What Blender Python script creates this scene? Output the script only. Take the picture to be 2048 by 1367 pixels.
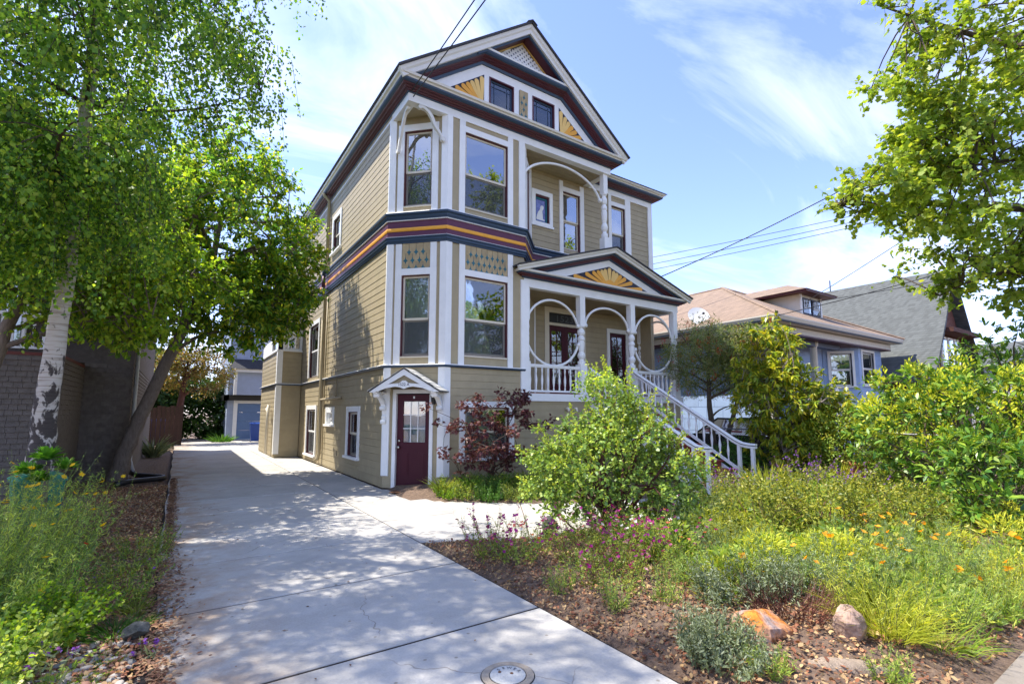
import bpy, math, random
import numpy as np
from mathutils import Vector, Matrix

for o in list(bpy.data.objects): bpy.data.objects.remove(o)
SC = bpy.context.scene
COL = SC.collection
R = math.radians
rng = np.random.default_rng(7)
random.seed(7)

# ------------------------------------------------------------------ camera
cam = bpy.data.cameras.new('camera')
cam.sensor_width = 36.0
cam.lens = 984.0 / 2048 * 36
cam.shift_x = -5.0 / 2048
cam.shift_y = 34.5 / 2048
cam.clip_start = 0.05
cam.clip_end = 2000
camo = bpy.data.objects.new('camera', cam)
COL.objects.link(camo)
camo.location = (0, 0, 1.64)
camo.rotation_euler = (R(90 + 6.091), 0, R(-34.14))
SC.camera = camo

# ------------------------------------------------------------------ sky, sun, exposure
SUN_AZ, SUN_EL = R(46), R(60)          # azimuth measured from +Y towards -X
sun_dir = Vector((-math.sin(SUN_AZ) * math.cos(SUN_EL), math.cos(SUN_AZ) * math.cos(SUN_EL), math.sin(SUN_EL)))
W = bpy.data.worlds.new('World'); SC.world = W; W.use_nodes = True
nt = W.node_tree; nt.nodes.clear()
def N(tree, typ, **kw):
    n = tree.nodes.new(typ)
    for k, v in kw.items(): setattr(n, k, v)
    return n
out = N(nt, 'ShaderNodeOutputWorld'); bg = N(nt, 'ShaderNodeBackground')
sky = N(nt, 'ShaderNodeTexSky', sky_type='NISHITA')
sky.sun_disc = False; sky.sun_elevation = SUN_EL; sky.sun_rotation = -SUN_AZ
sky.altitude = 50; sky.air_density = 0.9; sky.dust_density = 0.1; sky.ozone_density = 2.2
tc = N(nt, 'ShaderNodeTexCoord')
sep = N(nt, 'ShaderNodeSeparateXYZ'); nt.links.new(tc.outputs['Generated'], sep.inputs[0])
addz = N(nt, 'ShaderNodeMath', operation='MAXIMUM'); addz.inputs[1].default_value = 0.0; nt.links.new(sep.outputs[2], addz.inputs[0])
addz2 = N(nt, 'ShaderNodeMath', operation='ADD'); addz2.inputs[1].default_value = 0.22; nt.links.new(addz.outputs[0], addz2.inputs[0])
dx = N(nt, 'ShaderNodeMath', operation='DIVIDE'); dy = N(nt, 'ShaderNodeMath', operation='DIVIDE')
nt.links.new(sep.outputs[0], dx.inputs[0]); nt.links.new(addz2.outputs[0], dx.inputs[1])
nt.links.new(sep.outputs[1], dy.inputs[0]); nt.links.new(addz2.outputs[0], dy.inputs[1])
comb = N(nt, 'ShaderNodeCombineXYZ'); nt.links.new(dx.outputs[0], comb.inputs[0]); nt.links.new(dy.outputs[0], comb.inputs[1])
mp = N(nt, 'ShaderNodeMapping'); mp.inputs['Rotation'].default_value = (0, 0, R(-35)); mp.inputs['Scale'].default_value = (0.75, 1.7, 1); mp.inputs['Location'].default_value = (9.2, 1.7, 3)
nt.links.new(comb.outputs[0], mp.inputs[0])
nz = N(nt, 'ShaderNodeTexNoise'); nz.inputs['Scale'].default_value = 1.5; nz.inputs['Detail'].default_value = 9; nz.inputs['Roughness'].default_value = 0.6; nz.inputs['Distortion'].default_value = 0.7
nt.links.new(mp.outputs[0], nz.inputs['Vector'])
rmp = N(nt, 'ShaderNodeValToRGB'); rmp.color_ramp.elements[0].position = 0.42; rmp.color_ramp.elements[1].position = 0.74
rmp.color_ramp.elements[0].color = (0, 0, 0, 1); rmp.color_ramp.elements[1].color = (.85, .85, .85, 1)
nt.links.new(nz.outputs['Fac'], rmp.inputs[0])
mixc = N(nt, 'ShaderNodeMixRGB'); mixc.inputs[2].default_value = (3.7, 4.0, 4.7, 1)
tint = N(nt, 'ShaderNodeMixRGB', blend_type='MULTIPLY'); tint.inputs[0].default_value = 1; tint.inputs[2].default_value = (.95, .86, 1.04, 1)
nt.links.new(sky.outputs[0], tint.inputs[1])
nt.links.new(rmp.outputs[0], mixc.inputs[0]); nt.links.new(tint.outputs[0], mixc.inputs[1])
nt.links.new(mixc.outputs[0], bg.inputs[0]); bg.inputs[1].default_value = 0.15
nt.links.new(bg.outputs[0], out.inputs[0])

sl = bpy.data.lights.new('sun', 'SUN'); sl.energy = 3.4; sl.angle = R(0.55); sl.color = (1, .94, .84)
so = bpy.data.objects.new('sun', sl); COL.objects.link(so)
so.rotation_euler = (-sun_dir).to_track_quat('-Z', 'Y').to_euler(); so.location = sun_dir * 60
SC.view_settings.view_transform = 'Standard'; SC.view_settings.look = 'None'
SC.view_settings.exposure = 1.5; SC.view_settings.gamma = 1; SC.view_settings.use_curve_mapping = False
SC.cycles.max_bounces = 8; SC.cycles.transparent_max_bounces = 12; SC.cycles.diffuse_bounces = 4
SC.cycles.caustics_reflective = False; SC.cycles.caustics_refractive = False

# ------------------------------------------------------------------ materials
def newmat(name):
    m = bpy.data.materials.new(name); m.use_nodes = True
    t = m.node_tree; b = t.nodes['Principled BSDF']
    return m, t, b
def paint(name, col, rough=.55, var=.06, bump=.0, scale=6., spec=.4, stretch=None, dirt=0.0):
    m, t, b = newmat(name)
    tcn = N(t, 'ShaderNodeTexCoord'); n1 = N(t, 'ShaderNodeTexNoise'); n1.inputs['Scale'].default_value = scale; n1.inputs['Detail'].default_value = 6; n1.inputs['Roughness'].default_value = .65
    src = tcn.outputs['Object']
    if stretch:
        mpn = N(t, 'ShaderNodeMapping'); mpn.inputs['Scale'].default_value = stretch; t.links.new(src, mpn.inputs[0]); src = mpn.outputs[0]
    t.links.new(src, n1.inputs['Vector'])
    r = N(t, 'ShaderNodeValToRGB'); r.color_ramp.elements[0].position = .3; r.color_ramp.elements[1].position = .7
    c = np.array(col)
    r.color_ramp.elements[0].color = (*np.clip(c * (1 - var * 1.5), 0, 1), 1); r.color_ramp.elements[1].color = (*np.clip(c * (1 + var), 0, 1), 1)
    t.links.new(n1.outputs['Fac'], r.inputs[0])
    # per-piece tone
    oi = N(t, 'ShaderNodeObjectInfo'); mr = N(t, 'ShaderNodeMapRange'); mr.inputs[3].default_value = 1 - var; mr.inputs[4].default_value = 1 + var * .6
    t.links.new(oi.outputs['Random'], mr.inputs[0])
    mx = N(t, 'ShaderNodeMixRGB', blend_type='MULTIPLY'); mx.inputs[0].default_value = 1; t.links.new(r.outputs[0], mx.inputs[1]); t.links.new(mr.outputs[0], mx.inputs[2])
    last = mx.outputs[0]
    if dirt:
        n2 = N(t, 'ShaderNodeTexNoise'); n2.inputs['Scale'].default_value = 1.7; n2.inputs['Detail'].default_value = 8; n2.inputs['Roughness'].default_value = .7
        m2 = N(t, 'ShaderNodeMapping'); m2.inputs['Scale'].default_value = (1, 1, .35); t.links.new(tcn.outputs['Object'], m2.inputs[0]); t.links.new(m2.outputs[0], n2.inputs['Vector'])
        r2 = N(t, 'ShaderNodeValToRGB'); r2.color_ramp.elements[0].position = .48; r2.color_ramp.elements[1].position = .78; r2.color_ramp.elements[1].color = (dirt, dirt, dirt, 1); r2.color_ramp.elements[0].color = (0, 0, 0, 1)
        t.links.new(n2.outputs['Fac'], r2.inputs[0])
        m3 = N(t, 'ShaderNodeMixRGB'); m3.inputs[2].default_value = (*(c * .55 + np.array((.02, .018, .012))), 1); t.links.new(r2.outputs[0], m3.inputs[0]); t.links.new(last, m3.inputs[1]); last = m3.outputs[0]
    t.links.new(last, b.inputs['Base Color'])
    b.inputs['Roughness'].default_value = rough; b.inputs['Specular IOR Level'].default_value = spec
    if bump:
        bp = N(t, 'ShaderNodeBump'); bp.inputs['Strength'].default_value = bump; bp.inputs['Distance'].default_value = .02
        n3 = N(t, 'ShaderNodeTexNoise'); n3.inputs['Scale'].default_value = scale * 6; n3.inputs['Detail'].default_value = 4
        t.links.new(src, n3.inputs['Vector']); t.links.new(n3.outputs['Fac'], bp.inputs['Height']); t.links.new(bp.outputs[0], b.inputs['Normal'])
    return m
def leafmat(name, cols, trans=.35, rough=.45, spec=.35, gain=1.0):
    m, t, b = newmat(name)
    g = N(t, 'ShaderNodeNewGeometry'); r = N(t, 'ShaderNodeValToRGB'); els = r.color_ramp.elements
    k = len(cols)
    while len(els) < k: els.new(.5)
    for i, c in enumerate(cols): els[i].position = i / max(1, k - 1); els[i].color = (*np.clip(np.array(c) * gain, 0, .9), 1)
    t.links.new(g.outputs['Random Per Island'], r.inputs[0])
    tcn = N(t, 'ShaderNodeTexCoord'); n1 = N(t, 'ShaderNodeTexNoise'); n1.inputs['Scale'].default_value = 1.6; n1.inputs['Detail'].default_value = 3; t.links.new(tcn.outputs['Object'], n1.inputs['Vector'])
    hs = N(t, 'ShaderNodeHueSaturation'); mr = N(t, 'ShaderNodeMapRange'); mr.inputs[1].default_value = .3; mr.inputs[2].default_value = .7; mr.inputs[3].default_value = .72; mr.inputs[4].default_value = 1.25
    t.links.new(n1.outputs['Fac'], mr.inputs[0]); t.links.new(mr.outputs[0], hs.inputs['Value']); t.links.new(r.outputs[0], hs.inputs['Color'])
    t.links.new(hs.outputs[0], b.inputs['Base Color']); b.inputs['Roughness'].default_value = rough; b.inputs['Specular IOR Level'].default_value = spec
    tr = N(t, 'ShaderNodeBsdfTranslucent'); mx = N(t, 'ShaderNodeMixShader'); mx.inputs[0].default_value = trans
    tm = N(t, 'ShaderNodeMixRGB', blend_type='MULTIPLY'); tm.inputs[0].default_value = 1; tm.inputs[2].default_value = (1.5, 1.45, .7, 1); t.links.new(hs.outputs[0], tm.inputs[1]); t.links.new(tm.outputs[0], tr.inputs[0])
    o = [n for n in t.nodes if n.type == 'OUTPUT_MATERIAL'][0]
    t.links.new(b.outputs[0], mx.inputs[1]); t.links.new(tr.outputs[0], mx.inputs[2]); t.links.new(mx.outputs[0], o.inputs[0])
    return m
def glassmat(name, tint=(.9, .93, .94), refl=1.0):
    m = bpy.data.materials.new(name); m.use_nodes = True; t = m.node_tree; t.nodes.clear()
    o = N(t, 'ShaderNodeOutputMaterial'); tr = N(t, 'ShaderNodeBsdfTransparent'); tr.inputs[0].default_value = (*tint, 1)
    gl = N(t, 'ShaderNodeBsdfGlossy'); gl.inputs['Roughness'].default_value = .02; gl.inputs[0].default_value = (1, 1, 1, 1)
    n1 = N(t, 'ShaderNodeTexNoise'); n1.inputs['Scale'].default_value = 1.3; bp = N(t, 'ShaderNodeBump'); bp.inputs['Strength'].default_value = .06; bp.inputs['Distance'].default_value = .05
    tcn = N(t, 'ShaderNodeTexCoord'); t.links.new(tcn.outputs['Object'], n1.inputs['Vector']); t.links.new(n1.outputs['Fac'], bp.inputs['Height']); t.links.new(bp.outputs[0], gl.inputs['Normal'])
    fr = N(t, 'ShaderNodeFresnel'); fr.inputs[0].default_value = 1.9
    ml = N(t, 'ShaderNodeMath', operation='MULTIPLY_ADD'); ml.inputs[1].default_value = 1.0 * refl; ml.inputs[2].default_value = .05 * refl; ml.use_clamp = True
    mx = N(t, 'ShaderNodeMixShader'); t.links.new(fr.outputs[0], ml.inputs[0]); t.links.new(ml.outputs[0], mx.inputs[0]); t.links.new(tr.outputs[0], mx.inputs[1]); t.links.new(gl.outputs[0], mx.inputs[2]); t.links.new(mx.outputs[0], o.inputs[0])
    return m
def screenmat(name):
    m = bpy.data.materials.new(name); m.use_nodes = True; t = m.node_tree; t.nodes.clear()
    o = N(t, 'ShaderNodeOutputMaterial'); tr = N(t, 'ShaderNodeBsdfTransparent'); df = N(t, 'ShaderNodeBsdfDiffuse'); df.inputs[0].default_value = (.09, .095, .1, 1)
    mx = N(t, 'ShaderNodeMixShader'); mx.inputs[0].default_value = .5
    t.links.new(tr.outputs[0], mx.inputs[1]); t.links.new(df.outputs[0], mx.inputs[2]); t.links.new(mx.outputs[0], o.inputs[0]); return m
MT = {}
def mats():
    M = MT
    M['tan'] = paint('tan_paint', (.385, .318, .195), .6, .06, .06, 4, dirt=.38)
    M['white'] = paint('white_paint', (.82, .82, .80), .5, .03, .04, 5, dirt=.16)
    M['cream'] = paint('cream_paint', (.66, .60, .47), .5, .04, .03, 5)
    M['crown'] = paint('crown_paint', (.70, .68, .62), .5, .03, .03, 5, dirt=.12)
    M['teal'] = paint('slate_teal_paint', (.031, .059, .106), .45, .06, .03, 5)
    M['maroon'] = paint('maroon_paint', (.085, .016, .022), .45, .08, .03, 5)
    M['plum'] = paint('plum_paint', (.105, .026, .060), .5, .08, .03, 5)
    M['violet'] = M['plum']
    M['gold'] = paint('gold_paint', (.80, .37, .04), .5, .06, .03, 6)
    M['yellow'] = paint('pale_gold_paint', (.80, .52, .16), .5, .05, .02, 6)
    M['navy'] = paint('dark_navy_paint', (.012, .012, .03), .5, .1)
    M['tealbright'] = paint('teal_ground_paint', (.02, .13, .17), .5, .1)
    M['scale'] = paint('tan_shingle_paint', (.40, .31, .17), .65, .12, .1, 9)
    M['door'] = paint('burgundy_door_paint', (.060, .008, .016), .5, .05, .02, 5, spec=.25)
    M['brickred'] = paint('red_step_paint', (.27, .045, .03), .55, .1, .05, 5, dirt=.2)
    M['glass'] = glassmat('window_glass'); M['glass_sky'] = glassmat('reflective_window_glass', (.8, .84, .86), 2.6)
    M['screen'] = screenmat('insect_screen_mesh')
    M['curtain'] = paint('lace_curtain', (.78, .82, .84), .9, .08, .2, 12)
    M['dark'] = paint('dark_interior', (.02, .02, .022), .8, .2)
    M['black'] = paint('black_paint', (.015, .015, .016), .4, .1)
    M['roof'] = paint('dark_roof_shingle', (.045, .045, .05), .9, .3, .3, 14)
    M['metal'] = paint('brushed_metal', (.55, .52, .45), .25, .05, spec=.8); M['metal'].node_tree.nodes['Principled BSDF'].inputs['Metallic'].default_value = 1
    M['mat'] = paint('coir_mat', (.19, .085, .035), .95, .25, .6, 30)
    M['wire'] = paint('cable_black', (.02, .02, .022), .6, .05)
mats()

# ------------------------------------------------------------------ mesh helpers
BASE = {}
def rootof(p):
    while p.parent: p = p.parent
    return p
def raw(name, verts, faces, mat, parent=None, smooth=False, base=None):
    me = bpy.data.meshes.new(name)
    b = base if base is not None else (BASE.get(rootof(parent).name, (0, 0, 0)) if parent else (0, 0, 0))
    v = np.asarray(verts, dtype=float) - np.array(b)
    me.from_pydata([tuple(q) for q in v], [], faces); me.update()
    if smooth: me.polygons.foreach_set('use_smooth', [True] * len(me.polygons))
    me.materials.append(MT[mat] if isinstance(mat, str) else mat)
    o = bpy.data.objects.new(name, me); COL.objects.link(o)
    if parent: o.parent = parent
    elif base is not None: o.location = base; BASE[o.name] = tuple(base)
    return o
def place(name, mesh, loc, parent, rot=(0, 0, 0), scale=(1, 1, 1)):
    o = bpy.data.objects.new(name, mesh); COL.objects.link(o); o.parent = parent
    b = BASE.get(rootof(parent).name, (0, 0, 0)) if parent else (0, 0, 0)
    o.location = (loc[0] - b[0], loc[1] - b[1], loc[2] - b[2]); o.rotation_euler = rot; o.scale = scale
    return o
def tag(o, label=None, cat=None, group=None, kind=None):
    if label: o['label'] = label
    if cat: o['category'] = cat
    if group: o['group'] = group
    if kind: o['kind'] = kind
    return o
def empty(name, loc, label, cat, group=None):
    o = bpy.data.objects.new(name, None); COL.objects.link(o); o.location = loc; o.empty_display_size = .2
    BASE[o.name] = tuple(loc); return tag(o, label, cat, group)
class Fr:
    def __init__(s, o, u, n): s.o = np.array((*o, 0.) if len(o) == 2 else o, float); u = np.array((*u, 0.), float); s.u = u / np.linalg.norm(u); n = np.array((*n, 0.), float); s.n = n / np.linalg.norm(n)
    def P(f, s, z, d=0): return f.o + f.u * s + f.n * d + np.array((0, 0, z))
    def hand(f): return np.cross(f.u, [0, 0, 1]) @ f.n
class MB:
    def __init__(s): s.v = []; s.f = []
    def add(s, vs, fs):
        k = len(s.v); s.v += [tuple(map(float, q)) for q in vs]; s.f += [tuple(i + k for i in f) for f in fs]; return s
    def hexa(s, p): return s.add(p, [(0, 3, 2, 1), (4, 5, 6, 7), (0, 1, 5, 4), (1, 2, 6, 5), (2, 3, 7, 6), (3, 0, 4, 7)])
    def box(s, x0, x1, y0, y1, z0, z1): return s.hexa([(x0, y0, z0), (x1, y0, z0), (x1, y1, z0), (x0, y1, z0), (x0, y0, z1), (x1, y0, z1), (x1, y1, z1), (x0, y1, z1)])
    def fbox(s, f, s0, s1, z0, z1, d0, d1, d1t=None):
        d1t = d1 if d1t is None else d1t
        a = [f.P(s0, z0, d1), f.P(s1, z0, d1), f.P(s1, z0, d0), f.P(s0, z0, d0), f.P(s0, z1, d1t), f.P(s1, z1, d1t), f.P(s1, z1, d0), f.P(s0, z1, d0)]
        if f.hand() < 0: a = [a[1], a[0], a[3], a[2], a[5], a[4], a[7], a[6]]
        return s.hexa(a)
    def prism(s, poly, vec):
        poly = [np.array(p, float) for p in poly]; vec = np.array(vec, float); n = len(poly)
        nn = sum(np.cross(poly[i], poly[(i + 1) % n]) for i in range(n))
        if nn @ vec > 0: poly = poly[::-1]
        vs = poly + [p + vec for p in poly]
        return s.add(vs, [tuple(range(n)), tuple(range(2 * n - 1, n - 1, -1))] + [(i, i + n, (i + 1) % n + n, (i + 1) % n) for i in range(n)])
    def fprism(s, f, poly, d0, d1): return s.prism([f.P(a, z, d0) for a, z in poly], f.n * (d1 - d0))
    def tube(s, pts, r, n=8, caps=True):
        pts = [np.array(p, float) for p in pts]; k = len(pts); rr = r if hasattr(r, '__len__') else [r] * k
        vs = []; up = None
        for i in range(k):
            t = pts[min(i + 1, k - 1)] - pts[max(i - 1, 0)]; t = t / (np.linalg.norm(t) + 1e-9)
            if up is None: up = np.array((0, 0, 1.)) if abs(t[2]) < .9 else np.array((1., 0, 0))
            a = np.cross(t, up); a /= np.linalg.norm(a) + 1e-9; b = np.cross(a, t); up = b
            for j in range(n):
                q = 2 * math.pi * j / n; vs.append(pts[i] + rr[i] * (a * math.cos(q) + b * math.sin(q)))
        fs = [(i * n + j, i * n + (j + 1) % n, (i + 1) * n + (j + 1) % n, (i + 1) * n + j) for i in range(k - 1) for j in range(n)]
        if caps: fs += [tuple(range(n - 1, -1, -1)), tuple(range((k - 1) * n, k * n))]
        return s.add(vs, fs)
    def lathe(s, c, prof, n=12):
        c = np.array(c, float); vs = []; k = len(prof)
        for r, z in prof:
            for j in range(n): q = 2 * math.pi * j / n; vs.append(c + np.array((r * math.cos(q), r * math.sin(q), z)))
        fs = [(i * n + j, i * n + (j + 1) % n, (i + 1) * n + (j + 1) % n, (i + 1) * n + j) for i in range(k - 1) for j in range(n)]
        fs += [tuple(range(n - 1, -1, -1)), tuple(range((k - 1) * n, k * n))]
        return s.add(vs, fs)
    def ball(s, c, r, n=8, sq=(1, 1, 1)):
        prof = [(r * math.sin(math.pi * (i + .02) / (n - .0) if i else .05), -r * math.cos(math.pi * i / n)) for i in range(n + 1)]
        k = len(s.v); s.lathe((0, 0, 0), prof, n + 2)
        for i in range(k, len(s.v)): q = s.v[i]; s.v[i] = (q[0] * sq[0] + c[0], q[1] * sq[1] + c[1], q[2] * sq[2] + c[2])
        return s
    def sweep(s, path, prof, fn, closed=False):
        """path: 2D points; prof: closed list of (e, d): e = offset to the right of travel; fn(a, b, d) -> xyz"""
        path = [np.array(p, float) for p in path]; k = len(path); offs = []
        for i in range(k):
            def nrm(a, b): t = b - a; t = t / np.linalg.norm(t); return np.array((t[1], -t[0]))
            if i == 0: m = nrm(path[0], path[1])
            elif i == k - 1: m = nrm(path[-2], path[-1])
            else:
                n1 = nrm(path[i - 1], path[i]); n2 = nrm(path[i], path[i + 1]); m = n1 + n2; m = m / (m @ n1)
            offs.append(m)
        P = len(prof); vs = []
        for i in range(k):
            for e, d in prof: q = path[i] + offs[i] * e; vs.append(fn(q[0], q[1], d))
        fs = [(i * P + j, (i + 1) * P + j, (i + 1) * P + (j + 1) % P, i * P + (j + 1) % P) for i in range(k - 1) for j in range(P)]
        fs += [tuple(range(P)), tuple(range(k * P - 1, (k - 1) * P - 1, -1))]
        return s.add(vs, fs)
    def obj(s, name, mat, parent=None, smooth=False, base=None): return raw(name, s.v, s.f, mat, parent, smooth, base)
    def mesh(s, name, mat, smooth=False):
        me = bpy.data.meshes.new(name); me.from_pydata(s.v, [], s.f); me.update(); me.materials.append(MT[mat] if isinstance(mat, str) else mat)
        if smooth: me.polygons.foreach_set('use_smooth', [True] * len(me.polygons))
        return me
def XY(a, b, d): return (a, b, d)
def text_faces(txt, size):
    cu = bpy.data.curves.new('t', 'FONT'); cu.body = txt; cu.size = size; cu.extrude = .004; cu.align_x = 'CENTER'; cu.align_y = 'CENTER'
    ob = bpy.data.objects.new('t', cu); COL.objects.link(ob); bpy.context.view_layer.update()
    me = ob.evaluated_get(bpy.context.evaluated_depsgraph_get()).to_mesh()
    v = [tuple(q.co) for q in me.vertices]; f = [tuple(p.vertices) for p in me.polygons]
    bpy.data.objects.remove(ob); return v, f
# leaves -------------------------------------------------------------
SHAPES = {
    'kite': np.array([(0, 0, 0), (.42, .5, .06), (1, 0, -.08), (.42, -.5, .06)]),
    'oval': np.array([(0, 0, 0), (.28, .40, .05), (.68, .42, .03), (1, 0, -.12), (.68, -.42, .03), (.28, -.40, .05)]),
    'blade': np.array([(0, .5, 0), (.5, .42, .0), (1, 0, -.12), (.5, -.42, .0), (0, -.5, 0)]),
    'lobed': np.array([(0, .06, 0), (.12, .5, .06), (.45, .28, .02), (.62, .52, 0), (1, 0, -.1), (.62, -.52, 0), (.45, -.28, .02), (.12, -.5, .06), (0, -.06, 0)]),
}
def unit(a): return a / (np.linalg.norm(a, axis=-1, keepdims=True) + 1e-9)
def leaves(P, D, Nn, L, Wd, shape='kite'):
    S = unit(np.cross(D, Nn)); Nn = np.cross(S, D); sh = SHAPES[shape]; n = len(P); L = np.broadcast_to(np.asarray(L, float), (n,)); Wd = np.broadcast_to(np.asarray(Wd, float), (n,))
    V = P[:, None] + D[:, None] * (L[:, None, None] * sh[None, :, :1]) + S[:, None] * (Wd[:, None, None] * sh[None, :, 1:2]) + Nn[:, None] * (L[:, None, None] * sh[None, :, 2:3])
    return V            # (n, k, 3)
def leafobj(name, groups, mat, parent, base=None):
    b = np.array(base if base is not None else BASE.get(rootof(parent).name, (0, 0, 0))); me = bpy.data.meshes.new(name)
    vs = np.concatenate([g.reshape(-1, 3) for g in groups]) - b
    tot = np.concatenate([np.full(len(g), g.shape[1], dtype=np.int32) for g in groups]); st = np.concatenate([[0], np.cumsum(tot)[:-1]]).astype(np.int32)
    me.vertices.add(len(vs)); me.vertices.foreach_set('co', vs.astype(np.float32).ravel())
    me.loops.add(len(vs)); me.loops.foreach_set('vertex_index', np.arange(len(vs), dtype=np.int32))
    me.polygons.add(len(tot)); me.polygons.foreach_set('loop_start', st); me.polygons.foreach_set('loop_total', tot)
    me.update(calc_edges=True); me.materials.append(MT[mat] if isinstance(mat, str) else mat)
    o = bpy.data.objects.new(name, me); COL.objects.link(o)
    if parent: o.parent = parent
    elif base is not None: o.location = base; BASE[o.name] = tuple(base)
    return o
def rnd(n): return unit(rng.normal(size=(n, 3)))
def clumps(C, r, m, outc=None, up=.5, droop=.1, out=.6, flat=1.0, spread=.7, rays=0, whorl=0.):
    """leaf bases, directions and normals for clumps at C (k,3) with radius r (k) and m leaves each; rays = twigs per clump that carry the leaves"""
    C = np.asarray(C, float); k = len(C); r = np.broadcast_to(np.asarray(r, float), (k,)); RAYS[:] = []
    if rays:
        oc = unit(C - outc) if outc is not None else rnd(k)
        rd = unit(rng.normal(size=(k, rays, 3)) + oc[:, None] * .45 + np.array((0, 0, .15 - droop * .6))) ; rl = r[:, None] * rng.uniform(.65, 1.25, (k, rays)); j = rng.integers(rays, size=(k, m)); ii = np.arange(k)[:, None]
        d = rd[ii, j].reshape(-1, 3); L = rl[ii, j].reshape(-1); t = rng.uniform(.12, 1, k * m) if not whorl else 1 - rng.uniform(0, 1, k * m) ** 2 * whorl
        P = np.repeat(C, m, 0) + d * (L * t)[:, None] * np.array((1, 1, flat)) + rng.normal(size=(k * m, 3)) * .012; RAYS.append((np.repeat(C, rays, 0), (rd * rl[..., None]).reshape(-1, 3)))
        D = unit(d * (.55 + whorl) + rnd(k * m) * (spread + whorl * .4) + np.array((0, 0, -droop))); Nn = unit(np.array((0, 0, up + .2)) + d * .25 + rnd(k * m) * .5)
        return P, D, Nn
    d = rnd(k * m); rad = np.repeat(r, m) * rng.uniform(.15, 1, k * m) ** .6
    P = np.repeat(C, m, 0) + d * rad[:, None] * np.array((1, 1, flat))
    oc = np.repeat((C - outc), m, 0) if outc is not None else d
    o = unit(unit(oc) + d * .8)
    D = unit(o * out + rnd(k * m) * spread + np.array((0, 0, -droop)))
    Nn = unit(np.array((0, 0, up)) + o * .35 + rnd(k * m) * .55)
    return P, D, Nn
RAYS = []
# ================================================================== the tan house
HB = (8.0, 14.0, 0.0)
H = empty('house', HB, 'tan three-storey Victorian house with white trim, gold fans and maroon bands', 'house')
SIDE = Fr((3.75, 10.67), (0, 1), (-1, 0)); CH = Fr((3.75, 10.67), (1, -1), (-1, -1)); FR = Fr((0, 9.69), (1, 0), (0, -1))
RC = Fr((6.85, 9.69), (.90, .94), (.94, -.90)); RW = Fr((0, 10.63), (1, 0), (0, -1)); PW = Fr((0, 11.25), (1, 0), (0, -1)); RS = Fr((12.72, 0), (0, 1), (1, 0))
CHL = 1.386; SY = lambda y: y - 10.67
def split(a0, a1, z0, z1, holes):
    """rectangle minus holes -> list of rectangles"""
    xs = sorted({a0, a1, *[min(max(h[i], a0), a1) for h in holes for i in (0, 1)]}); res = []
    for i in range(len(xs) - 1):
        m = (xs[i] + xs[i + 1]) / 2; hs = [h for h in holes if h[0] < m < h[1]]
        zs = sorted({z0, z1, *[min(max(h[j], z0), z1) for h in hs for j in (2, 3)]})
        for j in range(len(zs) - 1):
            q = (zs[j] + zs[j + 1]) / 2
            if zs[j + 1] - zs[j] > .004 and not any(h[2] < q < h[3] for h in hs): res.append((xs[i], xs[i + 1], zs[j], zs[j + 1]))
    return res
def siding(f, a0, a1, z0, z1, holes=(), expo=.163, zref=2.65, mat='tan', parent=None, name='wall'):
    parent = parent or H
    m = MB()
    for r in split(a0, a1, z0, z1, holes): m.fbox(f, *r, -.14, -.018)
    w = m.obj(name, mat, parent)
    k0 = math.floor((z0 - zref) / expo)
    for k in range(k0, 400):
        b = zref + k * expo; t = b + expo - .0045
        if b >= z1: break
        if t <= z0: continue
        rs = split(a0, a1, max(b, z0), min(t, z1), holes)
        if not rs: continue
        # merge neighbours in a row
        m = MB(); rs.sort(key=lambda q: (q[2], q[3], q[0])); mg = []
        for q in rs:
            if mg and abs(mg[-1][1] - q[0]) < 1e-6 and mg[-1][2:] == q[2:]: mg[-1] = (mg[-1][0], q[1], q[2], q[3])
            else: mg.append(q)
        for q in mg:
            lo = .004 - .007 * (q[2] - b) / expo; hi = .004 - .007 * (q[3] - b) / expo
            L_ = q[1] - q[0]; cuts = [q[0]]
            while q[1] - cuts[-1] > 4.6: cuts.append(cuts[-1] + random.uniform(1.6, 3.9))
            cuts.append(q[1])
            for c0, c1 in zip(cuts[:-1], cuts[1:]): MB().fbox(f, c0 + (.0012 if c0 > q[0] else 0), c1 - (.0012 if c1 < q[1] else 0), q[2], q[3], -.02, lo + random.uniform(-.0012, .0012), hi + random.uniform(-.001, .001)).obj('siding_board', mat, w)
    return w
def flat(f, a0, a1, z0, z1, holes=(), mat='tan', d=0., parent=None, name='wall'):
    m = MB()
    for r in split(a0, a1, z0, z1, holes): m.fbox(f, *r, -.14, d)
    return m.obj(name, mat, parent or H)
def board(f, s0, s1, z0, z1, d1=.035, d0=-.03, mat='white', name='trim_board', parent=None):
    return MB().fbox(f, s0, s1, z0, z1, d0, d1).obj(name, mat, parent or H)
def curtain(f, s0, s1, z0, z1, parent, d=-.16, mat='curtain'):
    n = max(8, int((s1 - s0) / .03)); vs = []; ph = random.random() * 6
    for i in range(n + 1):
        s = s0 + (s1 - s0) * i / n; dd = d + .007 * math.sin(i * 1.7 + ph) + .004 * math.sin(i * .63 + ph)
        vs += [f.P(s, z0, dd), f.P(s, z1, dd)]
    return raw('curtain', vs, [(2 * i, 2 * i + 2, 2 * i + 3, 2 * i + 1) for i in range(n)], mat, parent, True)
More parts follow.
